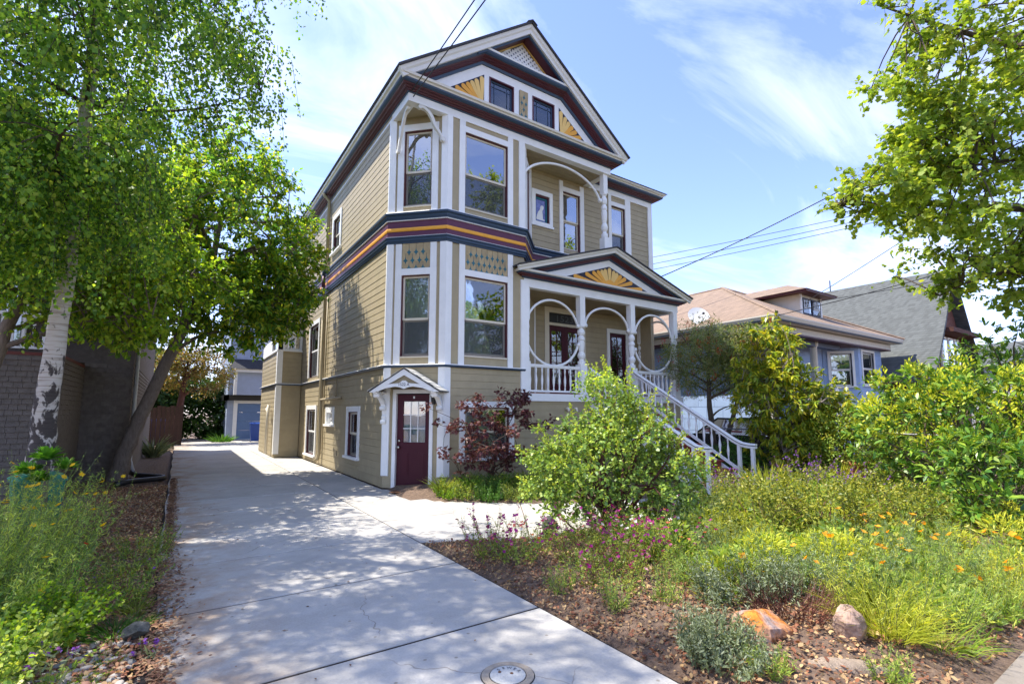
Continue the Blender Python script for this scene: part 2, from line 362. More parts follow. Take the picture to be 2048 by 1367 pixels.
def window(f, s0, s1, z0, z1, cl=.14, cr=.14, ct=.14, sill=True, curt=None, split_h=.5, sash='cream', jamb='maroon', casing='white', parent=None, screen=True, ears=0., csill=None, apron=None, d1=.035):
    parent = parent or H
    m = MB()
    m.fbox(f, s0 - cl, s0, z0 - (apron or 0), z1 + ct + ears, -.03, d1); m.fbox(f, s1, s1 + cr, z0 - (apron or 0), z1 + ct + ears, -.03, d1)
    m.fbox(f, s0, s1, z1, z1 + ct, -.03, d1 - .003)
    if sill: m.fbox(f, s0 - cl - .04, s1 + cr + .04, z0 - .06, z0 - .001, -.03, d1 + .05)
    w = m.obj('window', casing, parent)
    m = MB(); e = .022
    m.fbox(f, s0, s0 + e, z0, z1, -.14, -.004); m.fbox(f, s1 - e, s1, z0, z1, -.14, -.004); m.fbox(f, s0 + e, s1 - e, z1 - e, z1, -.14, -.004); m.fbox(f, s0 + e, s1 - e, z0, z0 + .012, -.14, .0)
    m.obj('jamb', jamb, w)
    a, b = s0 + e, s1 - e; zt = z1 - e; zb = z0 + .012; zm = zb + (zt - zb) * split_h; q = .042
    m = MB(); m.fbox(f, a, a + q, zm, zt, -.075, -.045); m.fbox(f, b - q, b, zm, zt, -.075, -.045); m.fbox(f, a + q, b - q, zt - q, zt, -.075, -.045); m.fbox(f, a + q, b - q, zm - .01, zm + q, -.075, -.042)
    s_ = m.obj('sash', sash, w)
    m = MB(); m.fbox(f, a, a + q, zb, zm, -.105, -.078); m.fbox(f, b - q, b, zb, zm, -.105, -.078); m.fbox(f, a + q, b - q, zb, zb + q * 1.5, -.105, -.078); m.fbox(f, a + q, b - q, zm - q, zm - .011, -.105, -.08)
    m.obj('sash', sash, w)
    MB().fbox(f, a + q, b - q, zm + q, zt - q, -.064, -.058).obj('pane', 'glass_sky' if z0 > 6 else 'glass', w)
    MB().fbox(f, a + q, b - q, zb + q * 1.5, zm - q, -.096, -.090).obj('pane', 'glass_sky' if z0 > 6 else 'glass', w)
    if screen: raw('insect_screen', [f.P(a + .01, zb + .02, -.05), f.P(b - .01, zb + .02, -.05), f.P(b - .01, zm - .012, -.05), f.P(a + .01, zm - .012, -.05)], [(0, 1, 2, 3)], 'screen', w)
    if curt: curtain(f, s0 + .023, s1 - .023, z0 + .013, z1 - .023, w, -.122)
    return w

# ---- walls ---------------------------------------------------------
sw = [(14.95, 15.75, 6.6, 7.68), (17.2, 18.5, .22, 1.72), (15.0, 15.7, 1.27, 1.62), (12.52, 13.42, .50, 1.64), (17.2, 18.5, 2.82, 4.64)]
SYh = [(SY(a), SY(b), c, d) for a, b, c, d in sw]
siding(SIDE, 0, SY(24), 0, 2.61, SYh); siding(SIDE, 0, SY(24), 2.66, 5.42, SYh); siding(SIDE, 0, SY(24), 6.14, 8.62, SYh)
flat(SIDE, 0, SY(24), 5.41, 6.15)
siding(CH, 0, CHL, 0, 2.61, [(.29, 1.07, -.1, 2.04)])
flat(CH, 0, CHL, 2.61, 8.6, [(.34, 1.02, 2.84, 4.70), (.34, 1.02, 6.30, 8.13)], d=.002)
siding(FR, 4.73, 6.86, 0, 2.61, [(5.23, 6.41, .62, 1.74)]); siding(FR, 6.86, 12.72, 0, 1.9, [])
flat(FR, 4.73, 6.85, 2.61, 8.5, [(5.19, 6.36, 2.90, 4.72), (5.17, 6.36, 6.32, 8.16)], d=.002)
flat(RC, 0, 1.301, 5.4, 8.6, [(.35, .95, 6.32, 8.1)]); flat(RC, 0, 2.1, 2.05, 5.42)
siding(RW, 7.75, 12.72, 4.75, 8.6, [(7.90, 8.40, 6.93, 7.72), (8.90, 9.56, 6.32, 8.05), (10.86, 11.48, 6.32, 8.1)], zref=2.65)
siding(PW, 8.25, 12.72, 2.08, 4.76, [(8.84, 10.10, 2.08, 4.56), (11.31, 12.05, 2.08, 4.17)])
flat(RS, 10.63, 24, 0, 8.6); MB().box(3.75, 12.72, 23.86, 24, 0, 8.6).obj('wall', 'tan', H)
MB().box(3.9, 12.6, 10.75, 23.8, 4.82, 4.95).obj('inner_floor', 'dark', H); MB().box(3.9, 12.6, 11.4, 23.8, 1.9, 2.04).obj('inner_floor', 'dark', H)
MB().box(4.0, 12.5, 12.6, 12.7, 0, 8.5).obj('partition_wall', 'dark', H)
MB().box(3.9, 12.6, 10.75, 23.8, 8.44, 8.5).obj('attic_floor', 'tan', H); MB().box(4.75, 9.7, 9.85, 10.7, 8.46, 8.52).obj('attic_floor', 'tan', H)

# ---- corner posts and bay trim -------------------------------------
def cornerpost(path, z0, z1, d=.034, name='corner_post'):
    return MB().sweep(path, [(-.03, z0), (d, z0), (d, z1), (-.03, z1)], XY).obj(name, 'white', H)
c45 = lambda s: (3.75 + s * .70711, 10.67 - s * .70711)
for z0, z1 in ((.26, 2.61), (2.68, 5.43), (6.16, 8.43)):
    cornerpost([(3.75, 10.70), (3.75, 10.67), c45(.14)], z0, z1)
    cornerpost([c45(1.25), (4.73, 9.69), (4.86 if z0 < 5 else 4.84, 9.69)], z0, z1)
def baywin(f, s0, s1, z0, z1, cl, zbot, zpan, header):
    w = window(f, s0, s1, z0, z1, cl, cl, header, sill=False, curt=(z1 < 6), split_h=.45, apron=z0 - zbot, d1=.03)
    MB().fbox(f, s0, s1, z0 - .035, z0 - .002, -.05, .028).obj('window_sill', 'cream', w)
    return w
baywin(CH, .34, 1.02, 2.86, 4.70, .15, 2.68, 0, .15); baywin(FR, 5.19, 6.36, 2.90, 4.72, .145, 2.68, 0, .145)
baywin(CH, .34, 1.02, 6.32, 8.13, .15, 6.16, 0, .155); baywin(FR, 5.17, 6.36, 6.34, 8.16, .15, 6.16, 0, .14)
for f, s in ((CH, .19), (CH, 1.02), (FR, 5.045), (FR, 6.36)): board(f, s, s + .148, 4.86 if f is FR else 4.85, 5.44, .03)
board(FR, 5.02, 5.17, 8.3, 8.42, .03); board(FR, 6.36, 6.51, 8.3, 8.42, .03)
board(FR, 6.69, 6.87, 6.16, 8.42, .035); board(FR, 6.74, 6.97, 1.9, 4.86, .045)
board(RC, 1.16, 1.30, 6.16, 8.42, .03); board(RC, .05, .3, 6.16, 8.42, .03); board(RC, 1.95, 2.09, 2.1, 4.72, .03)
window(RC, .42, .95, 6.32, 8.1, .08, .08, .12, sill=False, screen=False)

# ---- fish-scale shingle panels -------------------------------------
def scales(f, s0, s1, z0, z1, rows, n, name='shingle_panel'):
    p = MB().fbox(f, s0, s1, z0, z1, -.02, .006).obj(name, 'tealbright', H)
    w = (s1 - s0) / n; h = (z1 - z0) / rows; lay = .012; L = h * 1.22
    def one(wd, cutL=0, cutR=0):
        hw = wd / 2 * .94; pts = [(-hw, 0), (hw, 0)]
        for i in range(9):
            a = math.pi * i / 8; x = hw * math.cos(a) * (1 if True else 1); pts.append((x, -L + hw * .62 - hw * .62 * math.sin(a)))
        pts = [(min(max(x, cutL), cutR), y) for x, y in pts]
        return pts
    for r in range(rows):
        ztop = z1 - r * h; off = 0 if r % 2 == 0 else -w / 2; k = n if r % 2 == 0 else n + 1
        for i in range(k):
            cx = s0 + w * (i + .5) + off; a = max(-w / 2, s0 + .003 - cx); b = min(w / 2, s1 - .003 - cx)
            if b - a < .02: continue
            Lr = L if ztop - L > z0 else ztop - z0 - .002
            pts = [(cx + x, ztop + y * Lr / L - .001) for x, y in one(w, a, b)]
            MB().fprism(f, pts, .007, .013 + random.uniform(0, .003) - (r % 2) * .001 + .004 * (rows - r)).obj('shingle', 'scale', p)
        zc = ztop - L + .3 * w
        for i in range(k + 1):
            x = s0 + w * i + off
            if x < s0 + .01 or x > s1 - .01: continue
            hw, hh = w * .34, h * .5; dd = .013 + .004 * (rows - r) + .004
            if zc - hh * .8 < z0: zc2, dn = z0 + .004, .0
            else: zc2, dn = zc - .12 * w, hh * .85
            st_ = [(x, zc2 + hh), (x - hw * .3, zc2 + hh * .3), (x - hw, zc2 - .02 * dn), (x - hw * .3, zc2 - dn * .35), (x, zc2 - dn), (x + hw * .3, zc2 - dn * .35), (x + hw, zc2 - .02 * dn), (x + hw * .3, zc2 + hh * .3)]
            st_ = [(min(max(px_, s0 + .003), s1 - .003), max(pz_, z0 + .003)) for px_, pz_ in st_]
            MB().fprism(f, st_, .007, dd).obj('painted_star', 'tealbright', p)
scales(CH, .345, 1.015, 4.853, 5.43, 3, 4); scales(FR, 5.195, 6.355, 4.868, 5.44, 3, 8)

# ---- belts, sill course, frieze, cornice ---------------------------
wallpath = [(3.75, 24), (3.75, 10.67), (4.73, 9.69), (6.85, 9.69), (7.75, 10.63), (12.72, 10.63), (12.72, 24)]
def belt(path, prof, mat, name): return MB().sweep(path, prof, XY).obj(name, mat, H)
pr = lambda *p: list(p)
belt(wallpath, pr((-.02, 5.975), (.055, 5.975), (.06, 6.0), (.075, 6.03), (.08, 6.075), (.115, 6.09), (.12, 6.135), (-.02, 6.135)), 'teal', 'belt_moulding')
belt(wallpath, pr((-.02, 6.135), (.105, 6.135), (.09, 6.16), (-.02, 6.17)), 'white', 'belt_cap')
belt(wallpath, pr((-.02, 5.955), (.062, 5.955), (.062, 5.975), (-.02, 5.975)), 'crown', 'belt_bead')
belt(wallpath, pr((-.02, 5.80), (.04, 5.80), (.04, 5.955), (-.02, 5.955)), 'plum', 'belt_band')
belt(wallpath, pr((-.02, 5.71), (.05, 5.715), (.058, 5.755), (.05, 5.795), (-.02, 5.80)), 'gold', 'rope_moulding')
belt(wallpath, pr((-.02, 5.59), (.04, 5.59), (.04, 5.71), (-.02, 5.71)), 'plum', 'belt_band')
belt(wallpath, pr((-.02, 5.575), (.07, 5.575), (.07, 5.59), (-.02, 5.59)), 'crown', 'belt_bead')
belt(wallpath, pr((-.02, 5.43), (.035, 5.43), (.045, 5.47), (.065, 5.49), (.065, 5.54), (.085, 5.55), (.085, 5.575), (-.02, 5.575)), 'teal', 'belt_moulding')
sillpath = [(3.75, 24), (3.75, 10.67), (4.73, 9.69), (6.85, 9.69)]
belt(sillpath, pr((-.02, 2.612), (.05, 2.612), (.075, 2.635), (.075, 2.66), (-.02, 2.66)), 'teal', 'sill_course')
belt(sillpath, pr((-.02, 2.66), (.085, 2.66), (.08, 2.675), (-.02, 2.69)), 'white', 'sill_course_cap')
topath = [(3.78, 24), (3.78, 9.69), (9.87, 9.69), (9.87, 10.6), (12.72, 10.6), (12.72, 24)]
belt([(3.78, 24), (3.78, 9.69), (9.87, 9.69), (9.87, 10.64)], pr((-.16, 8.42), (.03, 8.42), (.03, 8.6), (-.16, 8.6)), 'white', 'frieze_board')
belt([(9.85, 10.63), (12.72, 10.63), (12.72, 24)], pr((-.02, 8.42), (.035, 8.42), (.035, 8.6), (-.02, 8.6)), 'white', 'frieze_board')
cornice = [(pr((-.02, 8.6), (.045, 8.598), (.055, 8.625), (-.02, 8.64)), 'teal', 'cornice_bead'),
           (pr((-.02, 8.64), (.055, 8.625), (.10, 8.628), (.105, 8.65), (.15, 8.652), (.16, 8.675), (.215, 8.68), (.225, 8.70), (-.02, 8.70)), 'maroon', 'cornice_cove'),
           (pr((-.02, 8.70), (.225, 8.70), (.255, 8.705), (.285, 8.735), (.29, 8.772), (-.02, 8.772)), 'teal', 'cornice_moulding'),
           (pr((-.02, 8.772), (.295, 8.772), (.305, 8.80), (.35, 8.815), (.365, 8.86), (-.02, 8.862)), 'crown', 'cornice_crown')]
for p_, m_, n_ in cornice: belt(topath, p_, m_, n_)
# soffit over the cut corner and balcony ceiling
MB().prism([(3.94, 10.62, 8.47), (3.94, 9.85, 8.47), (4.71, 9.85, 8.47)], (0, 0, .06)).obj('soffit', 'tan', H)
for i in range(6): MB().box(6.9, 9.7, 9.86 + i * .135, 9.988 + i * .135, 8.43, 8.45).obj('ceiling_board', 'tan', H)

# ---- corner brackets -----------------------------------------------
def scroll(f, pts, w, d0, d1, name='scroll_bracket', rings=()):
    """pts: centre line (s,z) ; flat curved bracket"""
    m = MB(); k = len(pts); P = [np.array(p, float) for p in pts]; L = []; Rr = []
    for i in range(k):
        t = P[min(i + 1, k - 1)] - P[max(0, i - 1)]; t /= np.linalg.norm(t); n = np.array((-t[1], t[0])); ww = w[i] if hasattr(w, '__len__') else w
        L.append(P[i] + n * ww / 2); Rr.append(P[i] - n * ww / 2)
    for i in range(k - 1): m.fprism(f, [tuple(L[i]), tuple(L[i + 1]), tuple(Rr[i + 1]), tuple(Rr[i])], d0, d1)
    for c, r in rings: m.fprism(f, [(c[0] + r * math.cos(a * math.pi / 6), c[1] + r * math.sin(a * math.pi / 6)) for a in range(12)], d0 - .006, d1 + .006)
    return m.obj(name, 'crown', H)
bz = [(4.03, 8.39), (4.13, 8.385), (4.24, 8.33), (4.33, 8.22), (4.38, 8.10), (4.43, 8.02), (4.50, 7.95), (4.555, 7.87), (4.57, 7.81)]
scroll(FR, bz, [.05, .06, .075, .08, .075, .07, .06, .055, .05], -.045, .025, rings=[((4.60, 7.80), .055), ((4.03, 8.37), .045)])
bl = [(SY(9.86), 8.39), (SY(9.96), 8.36), (SY(10.08), 8.26), (SY(10.17), 8.13), (SY(10.23), 8.0), (SY(10.31), 7.86), (SY(10.36), 7.74), (SY(10.40), 7.62)]
scroll(Fr((3.83, 10.67), (0, 1), (-1, 0)), bl, [.05, .06, .075, .08, .075, .065, .055, .05], -.03, .03, rings=[((SY(10.42), 7.60), .05), ((SY(9.87), 8.37), .045)])

# ---- main gable ----------------------------------------------------
GX, GS = 6.845, .754
def XZY(y): return lambda a, b, d: (a, d, b)
rakeM = [(3.93, 8.815), (5.61, 10.06), (8.08, 10.06), (9.76, 8.815)]        # inner edge of the raking moulding on the face
face = [(4.0, 8.8), (4.0, 8.87), (5.61, 10.06), (8.08, 10.06), (9.69, 8.87), (9.69, 8.8)]
gw = [(5.82, 6.55), (7.13, 7.86)]
for a, b in ((3.95, 5.82), (6.55, 7.13), (7.86, 9.74)):                     # the white gable face in vertical strips around the two windows
    xs = sorted({a, b, *[x for x in (5.61, 8.08) if a < x < b]}); top = lambda x: min(10.07, 10.07 - .741 * (abs(x - GX) - 1.235))
    MB().prism([(x, 9.69, 8.7) for x in (a, b)] + [(x, 9.69, top(x)) for x in reversed(xs)], (0, .1, 0)).obj('gable_face', 'white', H)
for a, b in gw:
    MB().box(a, b, 9.69, 9.79, 9.82, 10.07).obj('gable_face', 'white', H)
    m = MB(); e = .035
    for q in ((a, a + e, 8.8, 9.82), (b - e, b, 8.8, 9.82), (a + e, b - e, 9.82 - e, 9.82)): m.box(q[0], q[1], 9.675, 9.80, q[2], q[3])
    w = m.obj('attic_window', 'maroon', H)
    m = MB(); a2, b2, zt = a + e, b - e, 9.82 - e
    for q in ((a2, a2 + .045, 8.85, zt), (b2 - .045, b2, 8.85, zt), (a2 + .045, b2 - .045, zt - .045, zt)): m.box(q[0], q[1], 9.735, 9.77, q[2], q[3])
    for x in (a2 + .135, b2 - .15): m.box(x, x + .014, 9.738, 9.768, 8.85, zt - .046)
    m.box(a2 + .046, b2 - .046, 9.7385, 9.7675, zt - .165, zt - .15); m.obj('sash', 'teal', w)
    MB().box(a2 + .04, b2 - .04, 9.75, 9.756, 8.85, zt - .04).obj('pane', 'glass', w)
    MB().box(a2 - .04, b2 + .04, 9.9, 9.91, 8.8, zt + .04).obj('window_blind', 'curtain', w)
scales(Fr((0, 9.69), (1, 0), (0, -1)), 6.71, 6.97, 8.84, 9.81, 6, 2, 'shingle_panel')
# raking moulding, same section on the slopes and across the pent
for prof, mat, nm in ((pr((.01, 9.70), (.01, 9.655), (-.05, 9.64), (-.05, 9.70)), 'teal', 'rake_bead'),
                      (pr((-.05, 9.70), (-.05, 9.64), (-.062, 9.595), (-.074, 9.595), (-.086, 9.545), (-.098, 9.545), (-.115, 9.49), (-.128, 9.48), (-.128, 9.70)), 'maroon', 'rake_cove'),
                      (pr((-.128, 9.70), (-.128, 9.48), (-.14, 9.44), (-.18, 9.412), (-.215, 9.405), (-.215, 9.70)), 'teal', 'rake_moulding')):
    MB().sweep(rakeM, prof, lambda a, b, d: (a, d, b)).obj(nm, mat, H)
pent = [(5.44, 10.28), (8.25, 10.28)]
MB().prism([(5.47, 9.40, 10.275), (8.22, 9.40, 10.275), (8.14, 9.40, 10.33), (5.55, 9.40, 10.33)], (0, .03, 0)).obj('pent_lip', 'crown', H)
MB().prism([(5.55, 9.42, 10.32), (5.55, 9.70, 10.40), (5.55, 9.70, 10.25), (5.55, 9.42, 10.25)], (2.59, 0, 0)).obj('pent_roof', 'teal', H)
# lattice in the peak
lat = MB().prism([(5.75, 9.74, 10.36), (7.94, 9.74, 10.36), (GX, 9.74, 11.19)], (0, .05, 0)).obj('lattice_backing', 'teal', H)
def clipseg(p, q):
    p = np.array(p, float); q = np.array(q, float); ins = lambda t: (lambda c: c[1] > 10.34 and c[1] < 11.15 - .754 * abs(c[0] - GX))(p + (q - p) * t)
    ts = [t for t in np.linspace(0, 1, 121) if ins(t)]
    return (p + (q - p) * ts[0], p + (q - p) * ts[-1]) if len(ts) > 2 else None
for sg in (1, -1):
    for i in range(-14, 15):
        c = GX + i * .135; s_ = clipseg((c - 1.2 * sg, 10.7 - 1.2), (c + 1.2 * sg, 10.7 + 1.2))
        if s_ is None: continue
        a, b = s_; t = (b - a) / np.linalg.norm(b - a); n = np.array((-t[1], t[0])) * .027; y = 9.722 if sg > 0 else 9.732
        MB().prism([(*(a + n)[:1], y, (a + n)[1]), ((b + n)[0], y, (b + n)[1]), ((b - n)[0], y, (b - n)[1]), ((a - n)[0], y, (a - n)[1])], (0, .01, 0)).obj('lattice_strip', 'white', lat)
MB().sweep([(5.70, 10.32), (GX, 11.19), (7.99, 10.32)], pr((0, 9.70), (.03, 9.70), (.03, 9.74), (0, 9.74)), lambda a, b, d: (a, d, b)).obj('lattice_border', 'yellow', H)
MB().sweep([(5.3, 10.02), (GX, 11.19), (8.39, 10.02)], pr((-.03, 9.46), (-.001, 9.46), (-.001, 9.80), (-.03, 9.80)), lambda a, b, d: (a, d, b)).obj('peak_soffit', 'maroon', H)
MB().sweep([(5.35, 10.06), (GX, 11.19), (8.34, 10.06)], pr((-.04, 9.41), (.02, 9.41), (.02, 9.458), (-.04, 9.458)), lambda a, b, d: (a, d, b)).obj('peak_moulding', 'teal', H)
# rake fascia and roof
rk = [(3.40, 8.86), (GX, 11.455), (10.29, 8.86)]
MB().sweep(rk, pr((.0, 9.36), (.19, 9.36), (.19, 9.42), (.0, 9.42)), lambda a, b, d: (a, d, b)).obj('rake_fascia', 'crown', H)
MB().sweep(rk, pr((.0, 9.315), (.07, 9.325), (.10, 9.358), (0, 9.358)), lambda a, b, d: (a, d, b)).obj('rake_crown', 'crown', H)
MB().sweep(rk, pr((-.05, 9.27), (-.003, 9.27), (-.003, 23.9), (-.05, 23.9)), lambda a, b, d: (a, d, b)).obj('roof', 'roof', H)
MB().sweep([(GX - .14, 11.42), (GX, 11.51), (GX + .14, 11.42)], pr((-.02, 9.25), (.012, 9.25), (.012, 23.9), (-.02, 23.9)), lambda a, b, d: (a, d, b)).obj('ridge_cap', 'roof', H)
MB().add([(9.6, 10.2, 8.87), (13.12, 10.2, 8.87), (13.12, 24.2, 8.87), (9.6, 24.2, 8.87), (9.6, 15, 11), (11, 15, 11), (11, 19, 11), (9.6, 19, 11)], [(0, 1, 5, 4), (1, 2, 6, 5), (2, 3, 7, 6), (4, 5, 6, 7), (0, 3, 2, 1), (3, 0, 4, 7)]).obj('wing_roof', 'roof', H)
MB().prism([(3.6, 23.8, 8.85), (10.1, 23.8, 8.85), (GX, 23.8, 11.38)], (0, .1, 0)).obj('rear_gable', 'tan', H)

# ---- sunburst fans -------------------------------------------------
def petal(m, f, c, ang, r0, r1, w, d0, d1):
    ca, sa = math.cos(ang), math.sin(ang); pts = []
    prof = [(r0, -w * .22), (r1 - w * .5, -w * .5)] + [(r1 - w * .5 + w * .5 * math.sin(math.pi * i / 6), -w * .5 * math.cos(math.pi * i / 6)) for i in range(1, 6)] + [(r1 - w * .5, w * .5), (r0, w * .22)]
    m.fprism(f, [(c[0] + x * ca - y * sa, c[1] + x * sa + y * ca) for x, y in prof], d0, d1)
def fan(f, tri, c, angs, rad, w, hub, dmat='navy'):
    p = MB().fprism(f, tri, -.01, .006).obj('sunburst_panel', dmat, H)
    for i, a in enumerate(angs):
        m = MB(); petal(m, f, c, a, hub * .9, rad(a), w(a), .007, .02 + .001 * (i % 2)); m.obj('petal', 'yellow' if abs(math.degrees(a) - 90) < 38 else 'gold', p)
    MB().fprism(f, [(c[0] + hub * math.cos(t), c[1] + hub * math.sin(t)) for t in np.linspace(max(min(angs) - .12, -.05), min(max(angs) + .12, math.pi + .05), 12)] + [c], .007, .03).obj('sunburst_hub', 'gold', p)
def raylen(c, a, lim):   # distance from c along angle a to the line through two points
    (x0, y0), (x1, y1) = lim; d = np.array((math.cos(a), math.sin(a))); e = np.array((x1 - x0, y1 - y0)); M_ = np.array([[d[0], -e[0]], [d[1], -e[1]]])
    return np.linalg.solve(M_, np.array((x0 - c[0], y0 - c[1])))[0]
cL = (5.62, 8.98)
fan(FR, [(4.50, 8.94), (5.675, 9.81), (5.675, 8.94)], cL, [R(91 + 14.5 * i) for i in range(7)], lambda a: raylen(cL, a, ((4.46, 8.88), (5.675, 9.78))), lambda a: .125, .14)
cR = (8.07, 8.98)
fan(FR, [(9.19, 8.94), (8.015, 9.81), (8.015, 8.94)], cR, [R(89 - 14.5 * i) for i in range(7)], lambda a: raylen(cR, a, ((9.23, 8.88), (8.015, 9.78))), lambda a: .125, .14)

# ---- porch ---------------------------------------------------------
MB().box(6.9, 12.78, 9.72, 11.24, 2.03, 2.10).obj('porch_floor', 'brickred', H)
board(FR, 6.76, 12.80, 1.90, 2.085, .05, name='porch_skirt'); MB().box(12.72, 12.77, 9.70, 11.25, 1.9, 2.08).obj('porch_skirt', 'white', H)
MB().box(12.6, 12.70, 9.8, 11.25, 0, 1.9).obj('wall', 'tan', H)
def sq(m, x, y, w, z0, z1): m.box(x - w / 2, x + w / 2, y - w / 2, y + w / 2, z0, z1)
TURN = [(.085, 0), (.095, .04), (.095, .09), (.06, .11), (.055, .15), (.085, .19), (.10, .25), (.08, .32), (.055, .35), (.065, .37), (.065, .40), (.075, .42), (.085, .55), (.085, .62), (.07, .64), (.07, .66), (.09, .68), (.085, .74), (.06, .78), (.06, .80), (.08, .82), (.095, .88), (.08, .95), (.055, .98), (.055, 1.0), (.09, 1.03), (.095, 1.06)]
def porchpost(x, y, zb, z1, z2, zt, w=.22, full=True):
    m = MB(); sq(m, x, y, w, zb, z1); sq(m, x, y, w * .80, z2, zt); k = (z2 - z1) / 1.06
    m.lathe((x, y, z1), [(r * w / .2, z * k) for r, z in TURN], 12)
    return m.obj('porch_post', 'white', H)
for x in (8.78, 10.72, 12.62): porchpost(x, 9.78, 2.05, 2.88, 3.92, 4.72)
porchpost(12.62, 11.14, 2.05, 2.88, 3.92, 4.72, .16); porchpost(7.02, 9.79, 2.05, 2.88, 3.92, 4.72, .12)
porchpath = [(6.82, 9.72), (6.82, 9.69), (12.76, 9.69), (12.76, 11.25)]
MB().sweep([(6.86, 9.74), (12.72, 9.74), (12.72, 11.25)], pr((-.14, 4.72), (.04, 4.72), (.04, 4.93), (-.14, 4.93)), XY).obj('porch_beam', 'white', H)
for p_, m_, n_ in ((pr((-.02, 4.93), (.03, 4.93), (.05, 4.955), (-.02, 4.955)), 'teal', 'porch_cornice'), (pr((-.02, 4.955), (.05, 4.955), (.09, 4.96), (.10, 4.985), (.15, 4.99), (.165, 5.01), (-.02, 5.01)), 'maroon', 'porch_cornice'),
                   (pr((-.02, 5.01), (.165, 5.01), (.195, 5.02), (.20, 5.045), (-.02, 5.045)), 'teal', 'porch_cornice'), (pr((-.02, 5.045), (.205, 5.045), (.23, 5.06), (.235, 5.10), (-.02, 5.11)), 'crown', 'porch_crown')):
    belt(porchpath, p_, m_, n_)
for i in range(9): MB().box(6.95, 12.6, 9.86 + i * .155, 10.008 + i * .155, 4.73, 4.75).obj('ceiling_board', 'tan', H)
PX = 9.79; prk = [(6.50, 5.125), (PX, 6.165), (13.08, 5.125)]
XZ = lambda a, b, d: (a, d, b)
MB().prism([(7.2, 9.69, 5.06), (12.38, 9.69, 5.06), (PX, 9.69, 5.89)], (0, .06, 0)).obj('pediment_face', 'white', H)
MB().sweep(prk, pr((.0, 9.41), (.125, 9.42), (.125, 9.47), (.0, 9.47)), XZ).obj('pediment_fascia', 'crown', H)
MB().sweep(prk, pr((.0, 9.375), (.045, 9.38), (.06, 9.408), (0, 9.408)), XZ).obj('pediment_crown', 'crown', H)
ip = [(7.05, 5.022), (PX, 5.88), (12.53, 5.022)]
MB().sweep(ip, pr((.0, 9.70), (.0, 9.665), (-.035, 9.645), (-.035, 9.70)), XZ).obj('pediment_bead', 'teal', H)
MB().sweep(ip, pr((-.035, 9.70), (-.035, 9.645), (-.05, 9.60), (-.065, 9.60), (-.085, 9.54), (-.10, 9.53), (-.10, 9.70)), XZ).obj('pediment_cove', 'maroon', H)
MB().sweep(ip, pr((-.10, 9.70), (-.10, 9.53), (-.115, 9.48), (-.15, 9.46), (-.17, 9.46), (-.17, 9.70)), XZ).obj('pediment_moulding', 'teal', H)
MB().sweep(prk, pr((-.035, 9.34), (-.002, 9.34), (-.002, 10.62), (-.035, 10.62)), XZ).obj('porch_roof', 'roof', H)
cP = (PX, 5.07)
def plim(a): return raylen(cP, a, ((8.12, 5.135), (PX, 5.67)) if a > math.pi / 2 else ((11.46, 5.135), (PX, 5.67)))
fan(FR, [(8.06, 5.13), (11.52, 5.13), (PX, 5.70)], cP, [R(a) for a in (7, 18, 30.5, 43, 56.5, 71, 90, 109, 123.5, 137, 149.5, 162, 173)], lambda a: min(plim(a), 1.5) * .985, lambda a: .135 - .02 * abs(math.cos(a)), .24)

# rings, arches
def ring(f, c, rx, rz, a0, a1, d=-.09, r=.033, curl=True, name='spindle_ring', n=44, curls=None):
    m = MB(); pts = [f.P(c[0] + rx * math.cos(t), c[1] + rz * math.sin(t), d) for t in np.linspace(a0, a1, n)]; m.tube(pts, r, 8)
    if curl:
        for t in (a0, a1):
            q = f.P(c[0] + (rx + .0) * math.cos(t), c[1] + rz * math.sin(t), d) ; sg = 1
            m.tube([q - f.n * .02, q + f.n * .045], .055, 12)
    return m.obj(name, 'white', H, True)
ring(FR, (7.83, 3.65), .88, .85, R(17), R(343)); ring(FR, (9.76, 3.93), .83, .58, R(2), R(178), name='spindle_arch'); ring(FR, (11.68, 3.68), .86, .85, R(163), R(-163))
ring(Fr((12.62, 0), (0, 1), (1, 0)), (10.45, 3.68), .62, .85, 0, 2 * math.pi, d=0, curl=False)
ring(FR, (8.22, 7.42), 1.37, .82, R(13), R(196), d=-.08, name='balcony_arch')
porchpost(9.74, 9.79, 5.9, 6.55, 7.86, 8.42, .2)
BAL = [(.022, 0), (.022, .05), (.014, .07), (.030, .20), (.033, .27), (.018, .38), (.014, .42), (.02, .45), (.024, .50), (.022, .56)]
balm = MB().lathe((0, 0, 0), BAL, 8).mesh('baluster', 'white', True)
def railing(p, q, n, zb=2.13, zt=2.74, name='porch_railing'):
    """straight level railing between p and q"""
    p = np.array((*p, 0.), float); q = np.array((*q, 0.), float); u = (q - p)[:2]; f = Fr(p[:2], u, (u[1], -u[0])); L = np.linalg.norm(u)
    m = MB(); m.fbox(f, 0, L, zt, zt + .035, -.03, .03); m.fbox(f, 0, L, zt + .035, zt + .075, -.045, .045); m.fbox(f, 0, L, zb, zb + .045, -.025, .025)
    r = m.obj(name, 'white', H)
    for i in range(n): c = f.P(L * (i + .5) / n, zb + .045, 0); place('baluster', balm, c, r)
    return r
railing((7.0, 9.78), (8.67, 9.78), 9); railing((10.83, 9.78), (12.51, 9.78), 9); railing((12.62, 9.89), (12.62, 11.06), 7)

